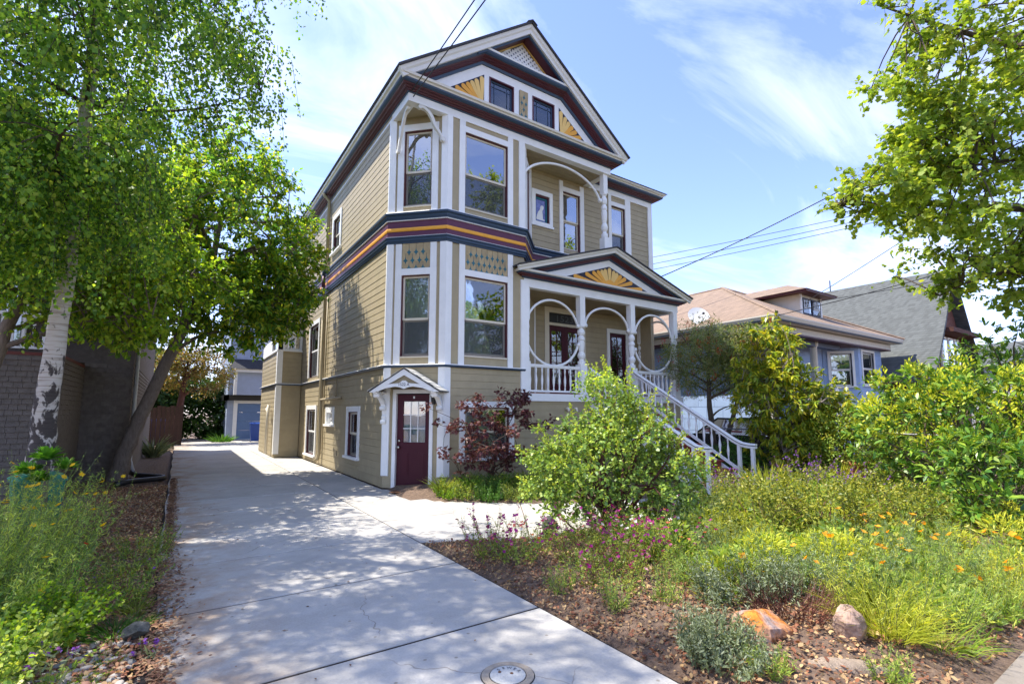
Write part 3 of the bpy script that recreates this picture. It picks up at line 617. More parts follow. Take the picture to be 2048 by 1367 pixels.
# ---- front steps ---------------------------------------------------
st = MB(); NR = 12; rh = 2.10 / NR; td = .300
stair = empty('x', HB, None, None); bpy.data.objects.remove(stair)
sm = MB(); sm.prism([(8.98, 9.66, 2.05), (8.98, 9.66, 1.7), (8.98, 6.55, -.02), (8.98, 6.33, -.02), (8.98, 6.33, .10)], (.05, 0, 0)); sm.prism([(10.52, 9.66, 2.05), (10.52, 9.66, 1.7), (10.52, 6.55, -.02), (10.52, 6.33, -.02), (10.52, 6.33, .10)], (.05, 0, 0))
stairs = sm.obj('front_steps', 'white', H)
for i in range(NR):
    y1 = 9.64 - i * td; z = 2.10 - i * rh
    if i: MB().box(8.92, 10.63, y1 - .035, y1 + td - .03, z - .04, z).obj('tread', 'brickred', stairs)
    MB().box(9.04, 10.51, y1 - .012, y1 + .008, z - rh, z - .041).obj('riser', 'brickred', stairs)
for x in (8.95, 10.6):
    m = MB(); a = np.array((x, 9.66, 2.76)); b = np.array((x, 6.62, .985)); c1 = np.array((x, 6.45, .91)); c2 = np.array((x, 6.12, .885))
    path = [a, b, (b + c1) / 2 + np.array((0, -.01, -.005)), c1, c1 * .5 + c2 * .5 + np.array((0, 0, -.01)), c2]
    m.sweep([(p[1], p[2]) for p in path], pr((-.055, x - .04), (-.055, x + .04), (-.006, x + .045), (-.006, x + .03), (.012, x + .03), (.012, x + .048), (.04, x + .045), (.052, x + .025), (.052, x - .025), (.04, x - .045), (.012, x - .048), (.012, x - .03), (-.006, x - .03), (-.006, x - .045)), lambda a_, b_, d_: (d_, a_, b_))
    m.sweep([(9.66, 2.03 + .13), (6.35, .10 + .13)], pr((-.03, x - .025), (-.03, x + .025), (.03, x + .025), (.03, x - .025)), lambda a_, b_, d_: (d_, a_, b_))
    for y, zt in ((6.52, .92), (6.2, .87)): m.box(x - .035, x + .035, y - .035, y + .035, -.02, zt)
    hr = m.obj('stair_railing', 'white', H)
    MB().sweep([(p[1], p[2]) for p in path], pr((-.005, x - .041), (-.005, x + .041), (.011, x + .041), (.011, x - .041)), lambda a_, b_, d_: (d_, a_, b_)).obj('handrail_strip', 'black', hr)
    for i in range(14):
        y = 9.5 - i * .208; zt = 2.76 - (9.66 - y) * .584 - .05; zb = 2.16 - (9.66 - y) * .583 + .02
        place('baluster', balm, (x, y, zb), hr, scale=(1, 1, (zt - zb) / .56))

# ---- doors ---------------------------------------------------------
def lites(f, s0, s1, z0, z1, nx, nz, parent, mat, d=-.055, t=.018):
    m = MB()
    for i in range(1, nx): s = s0 + (s1 - s0) * i / nx; m.fbox(f, s - t / 2, s + t / 2, z0, z1, d - .012, d + .012)
    for i in range(1, nz): z = z0 + (z1 - z0) * i / nz; m.fbox(f, s0, s1, z - t / 2, z + t / 2, d - .011, d + .011)
    m.obj('muntins', mat, parent)
    for i in range(nx):
        for j in range(nz): MB().fbox(f, s0 + (s1 - s0) * i / nx + t / 2, s0 + (s1 - s0) * (i + 1) / nx - t / 2, z0 + (z1 - z0) * j / nz + t / 2, z0 + (z1 - z0) * (j + 1) / nz - t / 2, d - .003, d + .003).obj('pane', 'glass', parent)
def doorslab(f, s0, s1, z0, z1, gl, mat='door', d0=-.085, d1=-.045):
    m = MB()
    for r in split(s0, s1, z0, z1, [gl]): m.fbox(f, *r, d0, d1)
    return m.obj('door', mat, H)
dr = doorslab(CH, .30, 1.06, .02, 2.02, (.44, .95, .98, 1.87))
lites(CH, .44, .95, .98, 1.87, 3, 3, dr, 'white', -.06)
raw('door_blind', [CH.P(.40, .95, -.12), CH.P(.99, .95, -.12), CH.P(.99, 1.9, -.12), CH.P(.40, 1.9, -.12)], [(0, 1, 2, 3)], 'curtain', dr)
for a in (.42, .80):
    m = MB(); m.fbox(CH, a, a + .165, .26, .76, -.05, -.038); MB().fbox(CH, a + .03, a + .135, .30, .72, -.04, -.030).obj('raised_panel', 'door', dr); m.obj('raised_panel', 'door', dr)
m = MB(); q = CH.P(.355, .87, -.045); m.tube([q, q + CH.n * .03, q + CH.n * .04, q + CH.n * .065], [.035, .02, .033, .03], 12); m.obj('door_knob', 'metal', dr, True)
m = MB(); q = CH.P(.355, 1.01, -.045); m.tube([q, q + CH.n * .025], .03, 12); m.obj('deadbolt', 'metal', dr, True)
MB().fbox(CH, .665, .70, 1.93, 1.98, -.05, -.035).obj('door_plate', 'white', dr)
m = MB(); m.fbox(CH, .215, .295, -.0, 2.13, -.06, .03); m.fbox(CH, 1.065, 1.145, -.0, 2.13, -.06, .03); m.fbox(CH, .295, 1.065, 2.04, 2.13, -.06, .028); m.fbox(CH, .295, 1.065, -.005, .02, -.12, .05); m.obj('door_frame', 'white', H)
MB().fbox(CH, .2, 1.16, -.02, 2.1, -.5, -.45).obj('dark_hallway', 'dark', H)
# French doors on the porch
m = MB()
for q in ((8.68, 8.84, 2.1, 4.72), (10.10, 10.26, 2.1, 4.72)): m.fbox(PW, *q, -.03, .03)
m.fbox(PW, 8.84, 10.10, 4.56, 4.72, -.03, .028); m.fbox(PW, 8.84, 10.10, 4.18, 4.26, -.06, .02); m.obj('door_frame', 'cream', H)
for a, b in ((8.845, 9.468), (9.472, 10.095)):
    d_ = doorslab(PW, a, b, 2.10, 4.17, (a + .12, b - .12, 2.45, 4.03), 'door', -.06, -.02); lites(PW, a + .12, b - .12, 2.45, 4.03, 2, 5, d_, 'door', -.035, .022)
q = PW.P(9.43, 3.1, -.02); MB().tube([q, q + PW.n * .05], .03, 10).obj('door_knob', 'metal', d_, True)
tz = MB().fbox(PW, 8.845, 10.095, 4.265, 4.555, -.05, -.03).obj('transom_panel', 'black', H)
MT['numbers'] = paint('dark_grey_numbers', (.075, .08, .085), .4, .05)
v, f_ = text_faces('1523', .27); raw('house_number', [PW.P(9.47 + x * 1.35, 4.40 + y, -.027 + z) for x, y, z in v], f_, 'numbers', tz)
m = MB()
for q in ((11.19, 11.31, 2.1, 4.30), (12.05, 12.17, 2.1, 4.30)): m.fbox(PW, *q, -.03, .03)
m.fbox(PW, 11.31, 12.05, 4.17, 4.30, -.03, .028); m.obj('door_frame', 'white', H)
d_ = doorslab(PW, 11.315, 12.045, 2.10, 4.165, (11.44, 11.92, 2.35, 4.05), 'door', -.06, -.02); lites(PW, 11.44, 11.92, 2.35, 4.05, 2, 5, d_, 'door', -.035, .02)
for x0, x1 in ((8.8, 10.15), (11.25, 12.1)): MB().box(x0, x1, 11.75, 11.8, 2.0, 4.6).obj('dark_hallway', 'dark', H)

# ---- other windows -------------------------------------------------
for i, (a, b, c, d) in enumerate(sw):
    if i == 2:
        w = window(SIDE, SY(a), SY(b), c, d, .11, .11, .16, True, screen=False, split_h=.5, sash='white', jamb='white'); 
    else: window(SIDE, SY(a), SY(b), c, d, .12, .12, .14, i in (0, 1, 3), curt=(i in (0, 1, 3)), sash='cream' if i in (0, 3) else 'white', jamb='maroon')
window(FR, 5.23, 6.41, .62, 1.74, .13, .13, .13, True, curt=True)
window(RW, 8.90, 9.56, 6.32, 8.05, .13, .15, .14, False, ears=.16, apron=.16, screen=False); window(RW, 10.86, 11.48, 6.32, 8.1, .12, .12, .13, False, ears=.19, apron=.16)
m = MB(); 
for q in ((7.78, 7.90, 6.85, 7.85), (8.40, 8.51, 6.85, 7.85), (7.90, 8.40, 7.72, 7.85), (7.76, 8.53, 6.79, 6.85), (7.90, 8.40, 6.85, 6.93)): m.fbox(RW, *q, -.03, .035 if q[1] - q[0] < .7 else .06)
cw = m.obj('window', 'white', H)
m = MB()
for q in ((7.90, 7.93, 6.93, 7.72), (8.36, 8.40, 6.93, 7.72), (7.93, 8.36, 7.67, 7.72)): m.fbox(RW, *q, -.12, -.002)
m.obj('jamb', 'maroon', cw)
m = MB()
for q in ((7.93, 7.97, 6.93, 7.67), (8.30, 8.36, 6.93, 7.67), (7.97, 8.30, 7.61, 7.67), (7.97, 8.30, 6.93, 6.98)): m.fbox(RW, *q, -.08, -.04)
m.obj('sash', 'tealbright', cw)
MT['blueglass'] = paint('violet_blue_art_glass', (.16, .18, .42), .12, .25, scale=9, spec=.6)
MB().fbox(RW, 7.97, 8.30, 6.98, 7.61, -.07, -.06).obj('pane', 'blueglass', cw)
cat = [(8.00, 7.02), (8.27, 7.02), (8.29, 7.05), (8.22, 7.07), (8.21, 7.20), (8.20, 7.30), (8.24, 7.36), (8.25, 7.42), (8.22, 7.47), (8.19, 7.44), (8.16, 7.46), (8.13, 7.40), (8.12, 7.33), (8.05, 7.25), (8.01, 7.14), (7.99, 7.06)]
MB().fprism(RW, cat, -.0595, -.055).obj('glass_cat_motif', 'white', cw)
board(RW, 12.56, 12.755, 4.9, 8.42, .035, name='corner_post'); board(RS, 10.60, 10.76, 4.9, 8.42, .03, name='corner_post'); board(RW, 11.6, 11.73, 6.16, 8.42, .03)

# ---- door canopy ---------------------------------------------------
cs, hw, pz, ez, pp = .69, .78, 2.535, 2.05, .56
m = MB(); t = .105
m.fprism(CH, [(cs - hw, ez), (cs, pz), (cs, pz - t * 1.25), (cs - hw + .13, ez + .0)], pp - .04, pp); m.fprism(CH, [(cs + hw, ez), (cs, pz), (cs, pz - t * 1.25), (cs + hw - .13, ez + .0)], pp - .04, pp); can = m.obj('door_canopy', 'white', H)
top = [(cs - .55, 2.20), (cs - .10, 2.235), (cs - .03, 2.29), (cs + .03, 2.29), (cs + .10, 2.235), (cs + .55, 2.20)]
bot = [(cs + .60, 2.06), (cs + .42, 2.13), (cs + .2, 2.165), (cs + .09, 2.15), (cs, 2.115), (cs - .09, 2.15), (cs - .2, 2.165), (cs - .42, 2.13), (cs - .60, 2.06)]
MB().fprism(CH, top + bot, pp - .038, pp - .004).obj('canopy_arch_board', 'white', can)
MB().fprism(CH, [(cs - .5, 2.19), (cs - .3, 2.35), (cs, 2.43), (cs + .3, 2.35), (cs + .5, 2.19)], pp - .09, pp - .07).obj('canopy_backing', 'tan', can)
MT['ink'] = paint('navy_numbers', (.01, .013, .03), .5, .05)
v, f_ = text_faces('1522 A', .085); raw('house_number', [CH.P(cs + x, 2.205 + y, pp - .002 + z * .5) for x, y, z in v], f_, 'ink', can)
MT['cshingle'] = paint('pale_canopy_shingle', (.50, .49, .45), .85, .18, .3, 16, dirt=.4)
sl_ = math.hypot(hw, pz - ez); 
for sg in (-1, 1):
    MB().fprism(CH, [(cs + sg * (hw + .02), ez + .0), (cs, pz), (cs, pz + .018), (cs + sg * (hw + .02), ez + .018)], -.0, pp + .015).obj('canopy_deck', 'black', can)
    nrow = 6
    for i in range(nrow):
        for j in range(4):
            a0, a1 = i / nrow, (i + 1) / nrow + .02; e0 = pp + .02 - (pp + .02) * (j + (.5 if i % 2 else 0)) / 4; e1 = e0 - (pp + .02) / 4 + .006
            e1 = max(e1, 0.0)
            s0_, z0_ = cs + sg * (hw + .03) * (1 - a0), ez + (pz - ez) * a0; s1_, z1_ = cs + sg * (hw + .03) * (1 - min(a1, 1)), ez + (pz - ez) * min(a1, 1)
            MB().fprism(CH, [(s0_, z0_ + .019), (s1_, z1_ + .019), (s1_, z1_ + .026), (s0_, z0_ + .036)], e1, e0).obj('canopy_shingle', 'cshingle', can)
for sgn, s_ in ((0, .02), (1, 1.32)):
    f = Fr(CH.P(s_, 0)[:2], CH.n[:2], CH.u[:2]); P = [(.02, 1.36), (.05, 1.47), (.035, 1.58), (.06, 1.70), (.12, 1.80), (.2, 1.88), (.32, 1.96), (.48, 2.02)]
    m = MB()
    for i in range(len(P) - 1): m.fprism(f, [P[i], P[i + 1], (P[i + 1][0] + .02, P[i + 1][1] + .075), (max(P[i][0] - .045, .0), P[i][1] + .065)], -.05, .05)
    for c, r in (((.05, 1.42), .045), ((.09, 1.72), .05), ((.4, 1.99), .05)): m.fprism(f, [(c[0] + r * math.cos(a * math.pi / 6), c[1] + r * math.sin(a * math.pi / 6)) for a in range(12)], -.062, .062)
    m.fbox(f, .0, .50, 2.03, 2.06, -.05, .05); m.obj('canopy_bracket', 'white', can)
m = MB(); q = CH.P(1.2, 1.93, .02); m.tube([q, q + CH.n * .09], .02, 8); c = q + CH.n * .12; m.lathe(c + np.array((0, 0, -.13)), [(.03, 0), (.05, .02), (.06, .16), (.075, .17), (.03, .22), (.012, .24)], 10)
m.obj('wall_lantern', 'black', H, True)

# ---- pipes on the side wall ----------------------------------------
def pipe(pts, r, mat='tan', name='downspout', n=8): return MB().tube(pts, r, n).obj(name, mat, H, True)
pipe([(3.50, 16.25, 8.74), (3.52, 16.25, 8.66), (3.68, 16.25, 8.5), (3.685, 16.25, 6.2)], .055, 'tan'); pipe([(3.60, 16.25, 6.22), (3.60, 16.25, 5.97)], .055, 'teal'); pipe([(3.60, 16.25, 5.97), (3.60, 16.25, 5.59)], .055, 'plum'); pipe([(3.60, 16.25, 5.59), (3.60, 16.25, 5.38)], .055, 'teal')
pipe([(3.64, 16.25, 5.39), (3.67, 16.25, 5.2), (3.67, 16.25, .35), (3.64, 16.27, .2), (3.55, 16.28, .12)], .055, 'tan')
pipe([(3.695, 15.98, 5.3), (3.695, 15.98, .5)], .022, 'tan', 'conduit'); pipe([(3.70, 16.6, 4.6), (3.70, 16.6, .1)], .03, 'tan', 'waste_pipe')
pipe([(3.66, 16.3, 2.02), (3.66, 14.1, 2.03), (3.72, 14.06, 2.03)], .032, 'tan', 'vent_pipe'); pipe([(3.70, 14.6, 2.68), (3.70, 14.6, 2.0)], .02, 'tan', 'conduit')
MB().fbox(SIDE, SY(14.42), SY(14.52), .42, .56, 0, .04).obj('outlet_box', 'tan', H); MB().fbox(SIDE, SY(12.4), SY(13.6), .22, .30, .0, .016).obj('vent_grille', 'tan', H)
for x in (8.15, 8.42): 
    q = FR.P(x, 1.72, 0); pipe([q, q + FR.n * .1, q + FR.n * .13 - np.array((0, 0, .08))], .035, 'cream', 'vent_spout')

# ---- side bump-out -------------------------------------------------
BF = Fr((0, 19.85), (1, 0), (0, -1)); BS = Fr((2.92, 19.85), (0, 1), (-1, 0))
siding(BF, 2.92, 3.73, 0, 2.61); siding(BS, 0, 4.1, 0, 2.61); siding(BF, 2.92, 3.73, 2.68, 3.9); siding(BS, 0, 4.1, 2.68, 3.9)
flat(BF, 2.92, 3.73, 3.9, 4.75, [(3.15, 3.65, 4.0, 4.4)], 'white'); flat(BS, 0, 4.1, 3.9, 4.75, [(.3, 1.6, 4.0, 4.4)], 'white')
MB().fbox(BF, 3.15, 3.65, 4.0, 4.4, -.07, -.06).obj('pane', 'glass', H); MB().fbox(BS, .3, 1.6, 4.0, 4.4, -.07, -.06).obj('pane', 'glass', H)
bp = [(2.92, 23.9), (2.92, 19.85), (3.74, 19.85)]
belt(bp, pr((-.02, 2.612), (.05, 2.612), (.075, 2.66), (-.02, 2.66)), 'teal', 'sill_course'); belt(bp, pr((-.02, 2.66), (.085, 2.66), (.08, 2.675), (-.02, 2.69)), 'white', 'sill_course_cap')
belt(bp, pr((-.02, 3.88), (.05, 3.88), (.05, 3.93), (-.02, 3.93)), 'white', 'window_sill'); belt(bp, pr((-.02, 4.75), (.1, 4.77), (.15, 4.9), (-.02, 4.9)), 'maroon', 'cornice_cove'); belt(bp, pr((-.02, 4.9), (.18, 4.9), (.2, 5.0), (-.02, 5.02)), 'crown', 'cornice_crown')
for z0, z1 in ((.12, 2.61), (2.69, 3.88)): MB().sweep([(2.92, 20.0), (2.92, 19.85), (3.07, 19.85)], pr((-.02, z0), (.035, z0), (.035, z1), (-.02, z1)), XY).obj('corner_post', 'white', H)
MB().add([(2.7, 19.6, 5.0), (3.74, 19.6, 5.0), (3.74, 24, 5.0), (2.7, 24, 5.0), (3.74, 20.2, 5.5), (3.74, 24, 5.5)], [(0, 1, 4), (0, 4, 5, 3), (3, 2, 1, 0), (3, 5, 2), (1, 2, 5, 4)]).obj('bump_roof', 'roof', H)
pipe([(2.78, 20.6, 1.9), (2.76, 20.6, 1.4), (2.76, 20.6, .1)], .05, 'cream', 'waste_pipe', 8); pipe([(2.78, 20.6, 1.5), (2.75, 20.9, 1.75), (2.84, 20.95, 1.85)], .04, 'cream', 'waste_pipe')
# rear wooden deck rail above
dk = MB().box(2.6, 3.72, 20.4, 24, 5.35, 5.5)
for i in range(10): dk.box(2.62, 2.66, 20.5 + i * .35, 20.55 + i * .35, 5.5, 6.5)
for i in range(4): dk.box(2.7 + i * .28, 2.75 + i * .28, 20.42, 20.46, 5.5, 6.5)
dk.box(2.58, 3.72, 20.40, 20.47, 6.5, 6.56)
dk.obj('rear_deck', 'cream', H)
# ================================================================== ground and paving
def poly_slab(name, pts, z0, z1, mat, parent, gap=.006):
    c = np.mean(np.array(pts, float), 0); q = []
    k = len(pts); P = [np.array(p, float) for p in pts]
    area = sum(P[i][0] * P[(i + 1) % k][1] - P[(i + 1) % k][0] * P[i][1] for i in range(k))
    if area < 0: P = P[::-1]
    def inset(g):
        r = []
        for i in range(k):
            a, b, c_ = P[i - 1], P[i], P[(i + 1) % k]; n1 = (b - a) / np.linalg.norm(b - a); n2 = (c_ - b) / np.linalg.norm(c_ - b); n1 = np.array((-n1[1], n1[0])); n2 = np.array((-n2[1], n2[0])); m = n1 + n2; m = m / (m @ n1); r.append(b + m * g)
        return r
    A = inset(gap); B = inset(gap + .008)
    vs = [(*p, z0) for p in A] + [(*p, z1 - .008) for p in A] + [(*p, z1) for p in B]
    fs = [tuple(range(2 * k, 3 * k))] + [(i, (i + 1) % k, k + (i + 1) % k, k + i) for i in range(k)] + [(k + i, k + (i + 1) % k, 2 * k + (i + 1) % k, 2 * k + i) for i in range(k)]
    return raw(name, vs, fs, mat, parent)
def concrete(name, base=(.50, .478, .44)):
    m, t, b = newmat(name); tcn = N(t, 'ShaderNodeTexCoord'); src = tcn.outputs['Object']
    def noise(s, d, r=.6): n = N(t, 'ShaderNodeTexNoise'); n.inputs['Scale'].default_value = s; n.inputs['Detail'].default_value = d; n.inputs['Roughness'].default_value = r; t.links.new(src, n.inputs['Vector']); return n
    def ramp(n, p0, p1, c0, c1): r = N(t, 'ShaderNodeValToRGB'); e = r.color_ramp.elements; e[0].position = p0; e[1].position = p1; e[0].color = (*c0, 1); e[1].color = (*c1, 1); t.links.new(n.outputs['Fac'], r.inputs[0]); return r
    def mul(a, b_, f=1., mode='MULTIPLY'): x = N(t, 'ShaderNodeMixRGB', blend_type=mode); x.inputs[0].default_value = f; t.links.new(a, x.inputs[1]); t.links.new(b_, x.inputs[2]); return x.outputs[0]
    c = np.array(base)
    r1 = ramp(noise(1.1, 8, .65), .3, .7, c * .80, c * 1.06); r2 = ramp(noise(60, 3), .25, .8, (.86,) * 3, (1.06,) * 3); r3 = ramp(noise(7, 6), .35, .75, (.93, .92, .9), (1.03,) * 3)
    col = mul(mul(r1.outputs[0], r2.outputs[0]), r3.outputs[0])
    st = ramp(noise(.55, 5, .7), .58, .75, (0, 0, 0), (1, 1, 1)); x = N(t, 'ShaderNodeMixRGB'); x.inputs[2].default_value = (*(c * np.array((.78, .68, .56))), 1); ml = N(t, 'ShaderNodeMath', operation='MULTIPLY'); ml.inputs[1].default_value = .6; t.links.new(st.outputs[0], ml.inputs[0]); t.links.new(ml.outputs[0], x.inputs[0]); t.links.new(col, x.inputs[1])
    # brown leaf-tannin stain beside the mulch bed
    sp = N(t, 'ShaderNodeSeparateXYZ'); t.links.new(src, sp.inputs[0]); mr = N(t, 'ShaderNodeMapRange'); mr.inputs[1].default_value = .95; mr.inputs[2].default_value = .05; mr.inputs[3].default_value = 0; mr.inputs[4].default_value = 1; t.links.new(sp.outputs[0], mr.inputs[0])
    n4 = ramp(noise(1.6, 7, .7), .40, .62, (0, 0, 0), (1, 1, 1)); mm = N(t, 'ShaderNodeMath', operation='MULTIPLY'); t.links.new(mr.outputs[0], mm.inputs[0]); t.links.new(n4.outputs[0], mm.inputs[1])
    y = N(t, 'ShaderNodeMixRGB'); y.inputs[2].default_value = (.30, .19, .11, 1); m5 = N(t, 'ShaderNodeMath', operation='MULTIPLY'); m5.inputs[1].default_value = .95; t.links.new(mm.outputs[0], m5.inputs[0]); t.links.new(m5.outputs[0], y.inputs[0]); t.links.new(x.outputs[0], y.inputs[1])
    vo = N(t, 'ShaderNodeTexVoronoi'); vo.inputs['Scale'].default_value = 5.5; t.links.new(src, vo.inputs['Vector']); rv = N(t, 'ShaderNodeValToRGB'); rv.color_ramp.elements[0].position = .05; rv.color_ramp.elements[1].position = .085; rv.color_ramp.elements[0].color = (.55, .5, .45, 1); t.links.new(vo.outputs['Distance'], rv.inputs[0])
    dn_ = noise(1.3, 4); mxv = N(t, 'ShaderNodeMixRGB'); mxv.inputs[0].default_value = .35; t.links.new(src, mxv.inputs[1]); t.links.new(dn_.outputs['Color'], mxv.inputs[2]); vc = N(t, 'ShaderNodeTexVoronoi', feature='DISTANCE_TO_EDGE'); vc.inputs['Scale'].default_value = .75; t.links.new(mxv.outputs[0], vc.inputs['Vector']); rc = N(t, 'ShaderNodeValToRGB'); rc.color_ramp.elements[0].position = .0; rc.color_ramp.elements[1].position = .0035; rc.color_ramp.elements[0].color = (.5, .46, .42, 1); t.links.new(vc.outputs['Distance'], rc.inputs[0]); mk = ramp(noise(.8, 2), .5, .56, (0, 0, 0), (1, 1, 1)); mc = N(t, 'ShaderNodeMixRGB', blend_type='MULTIPLY'); t.links.new(mk.outputs[0], mc.inputs[0]); t.links.new(mul(y.outputs[0], rv.outputs[0], .8), mc.inputs[1]); t.links.new(rc.outputs[0], mc.inputs[2]); y = mc
    oi = N(t, 'ShaderNodeObjectInfo'); mr2 = N(t, 'ShaderNodeMapRange'); mr2.inputs[3].default_value = .93; mr2.inputs[4].default_value = 1.03; t.links.new(oi.outputs['Random'], mr2.inputs[0])
    t.links.new(mul(y.outputs[0], mr2.outputs[0]), b.inputs['Base Color']); b.inputs['Roughness'].default_value = .85; b.inputs['Specular IOR Level'].default_value = .25
    bp = N(t, 'ShaderNodeBump'); bp.inputs['Strength'].default_value = .25; bp.inputs['Distance'].default_value = .01; n6 = noise(90, 4); t.links.new(n6.outputs['Fac'], bp.inputs['Height']); t.links.new(bp.outputs[0], b.inputs['Normal'])
    return m
MT['conc'] = concrete('pale_concrete'); MT['conc2'] = concrete('grey_pavement_concrete', (.27, .235, .20))
def soilmat():
    m, t, b = newmat('mulch_soil'); tcn = N(t, 'ShaderNodeTexCoord'); n1 = N(t, 'ShaderNodeTexNoise'); n1.inputs['Scale'].default_value = 22; n1.inputs['Detail'].default_value = 8; n1.inputs['Roughness'].default_value = .7; t.links.new(tcn.outputs['Object'], n1.inputs['Vector'])
    r = N(t, 'ShaderNodeValToRGB'); e = r.color_ramp.elements; e[0].position = .3; e[1].position = .72; e[0].color = (.055, .034, .024, 1); e[1].color = (.24, .16, .105, 1); t.links.new(n1.outputs['Fac'], r.inputs[0]); t.links.new(r.outputs[0], b.inputs['Base Color']); b.inputs['Roughness'].default_value = .95
    bp = N(t, 'ShaderNodeBump'); bp.inputs['Strength'].default_value = .8; bp.inputs['Distance'].default_value = .03; t.links.new(n1.outputs['Fac'], bp.inputs['Height']); t.links.new(bp.outputs[0], b.inputs['Normal']); return m
MT['soil'] = soilmat()
# one ground sheet, gently mounded in the front bed
xs = np.concatenate([[-400, -60, -12, -6, -3, -1.5, -.6, -.22, -.14, 2.63, 2.69], np.linspace(3, 14, 34), [18, 26, 60, 400]]); ys = np.concatenate([[-300, -40, -6, -1.2], np.linspace(1.0, 9.6, 27), [12, 16, 24, 40, 90, 400]])
def pathdist(x, y):   # signed: inside paved path -> True
    near = np.interp(x, [2.6, 3.9, 5.2, 7, 9, 11.2], [6.1, 5.4, 5.3, 5.3, 5.2, 5.2]); far = np.interp(x, [2.6, 4.1, 5.3, 6.5, 8.9, 11.2], [12, 8.7, 7.6, 6.85, 6.4, 6.3]); return near, far
def gz(x, y):
    if x > 2.7 and y < 9.7:
        near, far = pathdist(x, y); e = min(x - 2.62, max(y - 1.02, 0), 3.0)
        dd = min(e, near - y if y < near else (y - far if y > far else 0)) if x < 11.2 else e
        return -.035 + (min(max(dd, 0) * .22, .16)) + .015 * math.sin(x * 5.1) * math.sin(y * 4.3) * (dd > .2)
    if -.16 < x < 2.66: return -.13
    return -.035
gv = [(x, y, gz(x, y)) for y in ys for x in xs]; nx_ = len(xs)
gf = [(j * nx_ + i, j * nx_ + i + 1, (j + 1) * nx_ + i + 1, (j + 1) * nx_ + i) for j in range(len(ys) - 1) for i in range(nx_ - 1)]
tag(raw('ground', gv, gf, 'soil', smooth=True), kind='structure')
dwy = tag(raw('driveway', [(-.10, -1.5, -.011), (2.64, -1.5, -.011), (2.64, 33.2, -.011), (-.10, 33.2, -.011)], [(0, 1, 2, 3)], paint('dark_joint_filler', (.022, .016, .013), .95, .2)), kind='structure')
yj = [-1.2, .5, 2.0] + [3.5 + 1.5 * i for i in range(20)] + [33.2]
for i in range(len(yj) - 1):
    e = lambda y: -.11 + .02 * math.sin(y * 2.1) + (.06 if y < 6 else 0)
    poly_slab('concrete_slab', [(e(yj[i]), yj[i]), (2.635, yj[i]), (2.635, yj[i + 1]), (e(yj[i + 1]), yj[i + 1])], -.1, 0, 'conc', dwy, .017)
ent = tag(raw('path', [(2.66, 6.0, -.031), (12, 5.0, -.031), (12, 12, -.031), (2.66, 12, -.031)], [(0, 1, 2, 3)], 'soil'), kind='structure'); ent.location.z = -.02
for pl in ([(2.65, 6.10), (3.9, 5.39), (4.55, 6.4), (3.9, 7.5), (2.65, 7.5)], [(2.65, 7.5), (3.9, 7.5), (4.55, 6.4), (5.27, 7.59), (4.13, 8.68), (4.57, 9.66), (3.74, 10.6), (2.65, 10.6)], [(3.9, 5.39), (5.2, 5.28), (6.6, 5.26), (6.6, 6.8), (5.27, 7.59), (4.55, 6.4)], [(6.6, 5.26), (8.8, 5.2), (8.8, 6.4), (6.6, 6.8)], [(8.8, 5.2), (11.1, 5.2), (11.1, 6.32), (8.8, 6.4)]):
    poly_slab('concrete_slab', pl, -.1, -.002, 'conc', ent, .006)
for y0, y1 in zip([10.6, 13, 16, 19, 22, 25, 28], [13, 16, 19, 22, 25, 28, 33.2]): poly_slab('concrete_slab', [(2.65, y0), (3.74, y0), (3.74, y1), (2.65, y1)], -.1, -.002, 'conc', ent, .006)
poly_slab('concrete_slab', [(3.74, 24), (6, 24), (6, 33.2), (3.74, 33.2)], -.1, -.002, 'conc', ent, .006)
sdw = tag(raw('sidewalk', [(-30, -1.4, -.02), (40, -1.4, -.02), (40, 1.03, -.02), (-30, 1.03, -.02)], [(0, 1, 2, 3)], MT['soil']), kind='structure'); sdw.location.z = -.012
for i in range(-12, 22):
    x0 = 2.64 + i * 1.4
    if i >= 0: poly_slab('paving_slab', [(x0, -1.4), (x0 + 1.4, -1.4), (x0 + 1.4, 1.02), (x0, 1.02)], -.1, -.004, 'conc2', sdw, .006)
    elif i < -2: poly_slab('paving_slab', [(x0, -1.4), (x0 + 1.4, -1.4), (x0 + 1.4, 1.02), (x0, 1.02)], -.1, -.004, 'conc2', sdw, .006)
tag(raw('street', [(-200, -12, -.03), (200, -12, -.03), (200, -1.5, -.03), (-200, -1.5, -.03)], [(0, 1, 2, 3)], paint('asphalt', (.055, .055, .058), .9, .2, .4, 20)), kind='structure')
# sewer cover
MT['coverring'] = paint('tan_cover_ring', (.36, .30, .23), .8, .12, .3, 20); MT['coverlid'] = paint('pale_cover_lid', (.55, .54, .50), .85, .08, .4, 30)
cv = empty('sewer_cover', (1.80, 2.73, 0), 'round concrete utility cover with tan rim set in driveway', 'manhole cover')
ringp = lambda r0, r1, z: ([(1.80 + r * math.cos(a), 2.73 + r * math.sin(a), z) for r in (r0, r1) for a in np.linspace(0, 2 * math.pi, 49)[:-1]], [(i, (i + 1) % 48, 48 + (i + 1) % 48, 48 + i) for i in range(48)])
v, f_ = ringp(.118, .165, .006); raw('rim', v, f_, 'coverring', cv)
v, f_ = ringp(.165, .171, .002); raw('joint', v, f_, 'black', cv); v, f_ = ringp(.112, .118, .003); raw('joint', v, f_, 'black', cv)
raw('lid', [(1.80 + .112 * math.cos(a), 2.73 + .112 * math.sin(a), .007) for a in np.linspace(0, 2 * math.pi, 49)[:-1]], [tuple(range(48))], 'coverlid', cv)
for (x, y) in ((-.025, .055), (.03, .0)): MB().tube([(1.80 + x, 2.73 + y, .0075), (1.80 + x, 2.73 + y, .0085)], .011, 10).obj('lift_hole', 'mat', cv)
